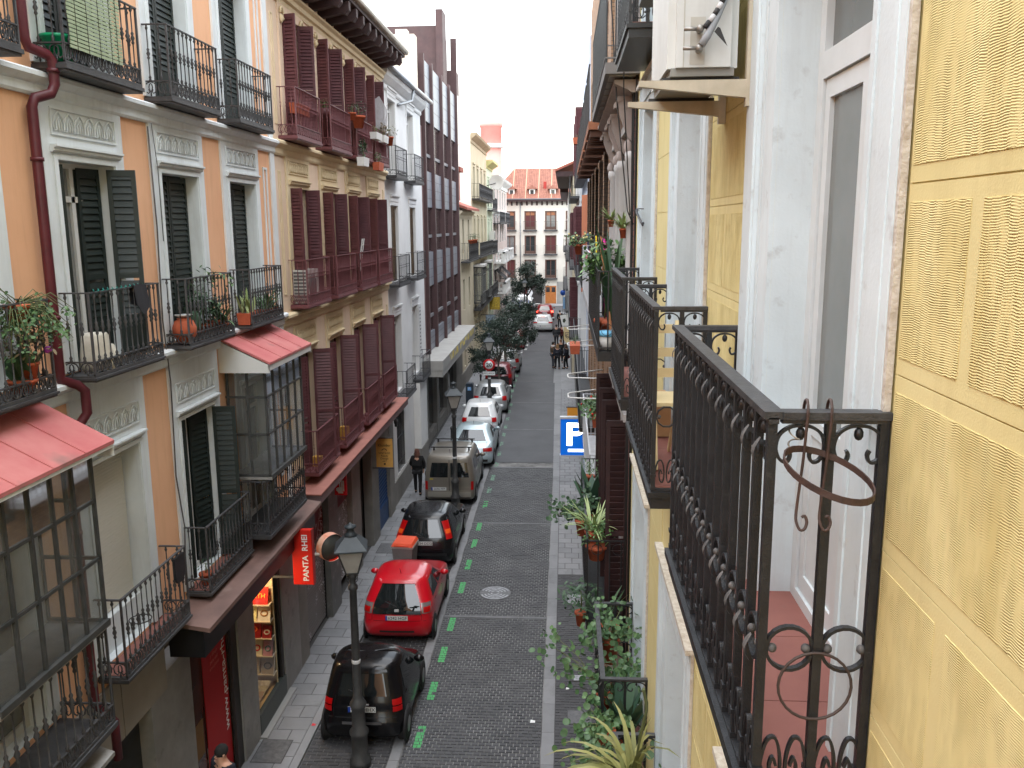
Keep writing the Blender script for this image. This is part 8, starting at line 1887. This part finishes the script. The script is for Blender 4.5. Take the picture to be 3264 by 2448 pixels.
# ---- right: lower balcony plants
plant('geranium with long leggy stems hanging out over the pavement from the lower balcony', .47, 8.75, 4.2, 'geranium', .1, .3, .8, 9, m_gg, seed=41, spread=.7, bias=(-1.5, .1, .5))
plant('geranium cluster at the far corner of the lower plant balcony', .55, 9.35, 4.55, 'geranium', .1, .3, .4, 22, m_gg, seed=42, spread=.8)
plant('leafy geranium in the middle of the lower plant balcony', .62, 8.6, 4.15, 'geranium', .1, .3, .5, 26, m_gg, seed=43, spread=.7, bias=(0, 0, .8))
plant('broad-bladed clivia in the near half of the lower plant balcony', .62, 8.05, 4.15, 'agave', .12, .28, .66, 24, m_ag, seed=44, spread=.75)
plant('geranium hanging outside the near corner of the lower plant balcony', .42, 7.75, 4.5, 'geranium', .1, .2, .32, 18, m_gg, seed=45, bias=(-.4, 0, -.2))
plant('olive strap-leaved cactus plant spilling over the rail at the bottom edge', .55, 6.4, 4.75, 'strap', .14, .3, .72, 90, m_og, seed=46, spread=.6, bias=(-.9, -.1, .3), droop=(1.8, 3.4))
plant('geranium below the strap-leaved plant at the bottom edge', .45, 6.75, 4.55, 'geranium', .12, .3, .42, 20, m_gg, seed=47, bias=(-.5, .3, 0))
st_ = thing('thin_cactus_stem', 'single thin bent cactus stem rising from the bottom balcony', 'plant', (.68, 6.6, 5.1)); O('stem', MB().tube([(.62, 6.7, 4.9), (.65, 6.68, 5.3), (.70, 6.62, 5.6), (.695, 6.6, 5.68), (.675, 6.62, 5.76), (.668, 6.6, 5.8)], [.012, .014, .012, .016, .014, .016], 6), m_stem, st_)
# ---- right: first-floor balcony of the grey house
plant('green-and-white spider plant on the first-floor rail of the grey house', .42, 11.3, 5.25, 'strap', .13, .2, .5, 60, m_pg, seed=51, spread=.6)
plant('succulent rosettes under the spider plant on the grey house', .45, 11.15, 5.1, 'bush', .14, .2, .26, 150, m_lg, seed=52)
plant('dark-leaved shrub leaning out from the grey house first floor', .28, 12.6, 4.9, 'geranium', .1, .25, .5, 22, m_dg, seed=53, bias=(-.7, 0, .2))
plant('broad blade plant behind the first-floor rail of the grey house', .5, 13.6, 4.6, 'agave', .14, .3, .8, 18, m_ag, seed=54)
plant('pot with a small plant hooked on the far end of the grey house rail', .44, 14.3, 5.15, 'bush', .09, .2, .2, 90, m_gg, seed=55)
plant('red geraniums in a box trailing from the tan brick house first floor', .66, 16.6, 5.75, 'geranium', .12, .2, .36, 40, m_gg, box=(.12, .5), seed=56, flowers=(m_fl_r, .45), spread=.7)
plant('dark wiry plant outside the near corner of the grey house first floor', .24, 11.0, 4.2, 'bush', .08, .2, .3, 200, m_dg, seed=57)
plant('cactus in a terracotta bowl on the near corner below the grey house', .55, 10.3, 4.4, 'strap', .16, .14, .8, 7, m_dg, seed=58, spread=.6)
# ---- right: second-floor balcony of the grey house
plant('large bright green leafy plant on the second-floor balcony of the grey house', .56, 12.0, 8.0, 'bush', .14, .3, .42, 520, m_lg, seed=61, spread=.8, bias=(0, 0, 1.1))
plant('upright sword-leaved plant beside the bright green plant', .62, 11.3, 8.0, 'strap', .12, .35, 1.15, 24, m_dg, seed=62, spread=.55, bias=(0, 0, 2.6))
plant('pale hanging spider plant beside the grey column', .70, 13.3, 9.55, 'strap', .05, .1, .3, 50, m_pg, seed=63, bias=(0, 0, .1))
plant('painted hanging pot with pale grassy leaves on the grey house wall', .72, 10.8, 9.42, 'strap', .05, .12, .28, 60, m_pg, seed=64)
br_ = thing('broom_handle', 'long brown wooden pole leaning across the grey house balcony', 'pole', (.6, 10.9, 8)); O('pole', MB().bar((.62, 10.9, 8.02), (.48, 11.9, 9.42), .03), mat('brown_pole', S(150, 98, 60), .7), br_)
wt = thing('enamel_tub', 'white tub with a pale blue rim on the grey house balcony floor', 'tub', (.56, 10.85, 8.02)); O('tub', MB().lathe([(.09, 8.03), (.12, 8.2)], (.56, 10.9, 0), 14), m_wpl, wt); O('rim', MB().lathe([(.125, 8.2), (.135, 8.21), (.13, 8.26)], (.56, 10.9, 0), 14), mat('pale_blue_rim', S(110, 180, 215), .4), wt)
pk = thing('pink_cloth', 'bright pink cloth hung over the white balcony railing', 'clothing', (.5, 17.0, 9.0)); O('cloth', MB().add([(.44, 16.2, 9.0), (.52, 16.3, 9.07), (.52, 17.9, 9.07), (.44, 18.0, 8.98), (.43, 16.3, 8.9), (.43, 17.9, 8.88)], ((0, 1, 2, 3), (0, 3, 5, 4))), mat('magenta_cloth', S(214, 30, 110), .8), pk)
for i, (y, c_, nm) in enumerate(((14.6, S(190, 30, 130), 'magenta rolled umbrella leaning beside the grey column'), (15.0, S(20, 26, 60), 'navy rolled umbrella leaning beside the magenta one'), (15.5, S(160, 40, 40), 'dark red broom handle on the white-railed balcony'), (18.5, S(236, 206, 30), 'yellow mop head on the white-railed balcony'), (19.2, BLK, 'black rolled umbrella on the white-railed balcony'), (25.0, S(40, 60, 150), 'blue broom handle on the farther balcony'))):
    u = thing('upright_stick', nm, 'umbrella' if 'umbrella' in nm else 'broom', (.68, y, 8)); O('shaft', MB().tube([(.70, y, 8.0), (.66, y - .1, 9.35)], [.03 if 'umbrella' in nm else .014] * 2, 6), mat('shaft_%d' % i, c_, .6), u)
plant('yellow-white flowers in a terracotta pot on the far iron balcony', .42, 24.6, 8.75, 'geranium', .16, .28, .4, 20, m_gg, seed=71, flowers=(m_fl_y, .9))
plant('terracotta trough on a white bracket of the tan brick house', .25, 20.2, 6.62, 'bush', .1, .2, .14, 60, m_lg, box=(.12, .4), seed=72)
plant('terracotta trough high under the maroon shutters of the pale blue house', .42, 32.0, 12.4, 'bush', .1, .22, .12, 30, m_gg, box=(.14, .3), seed=73)
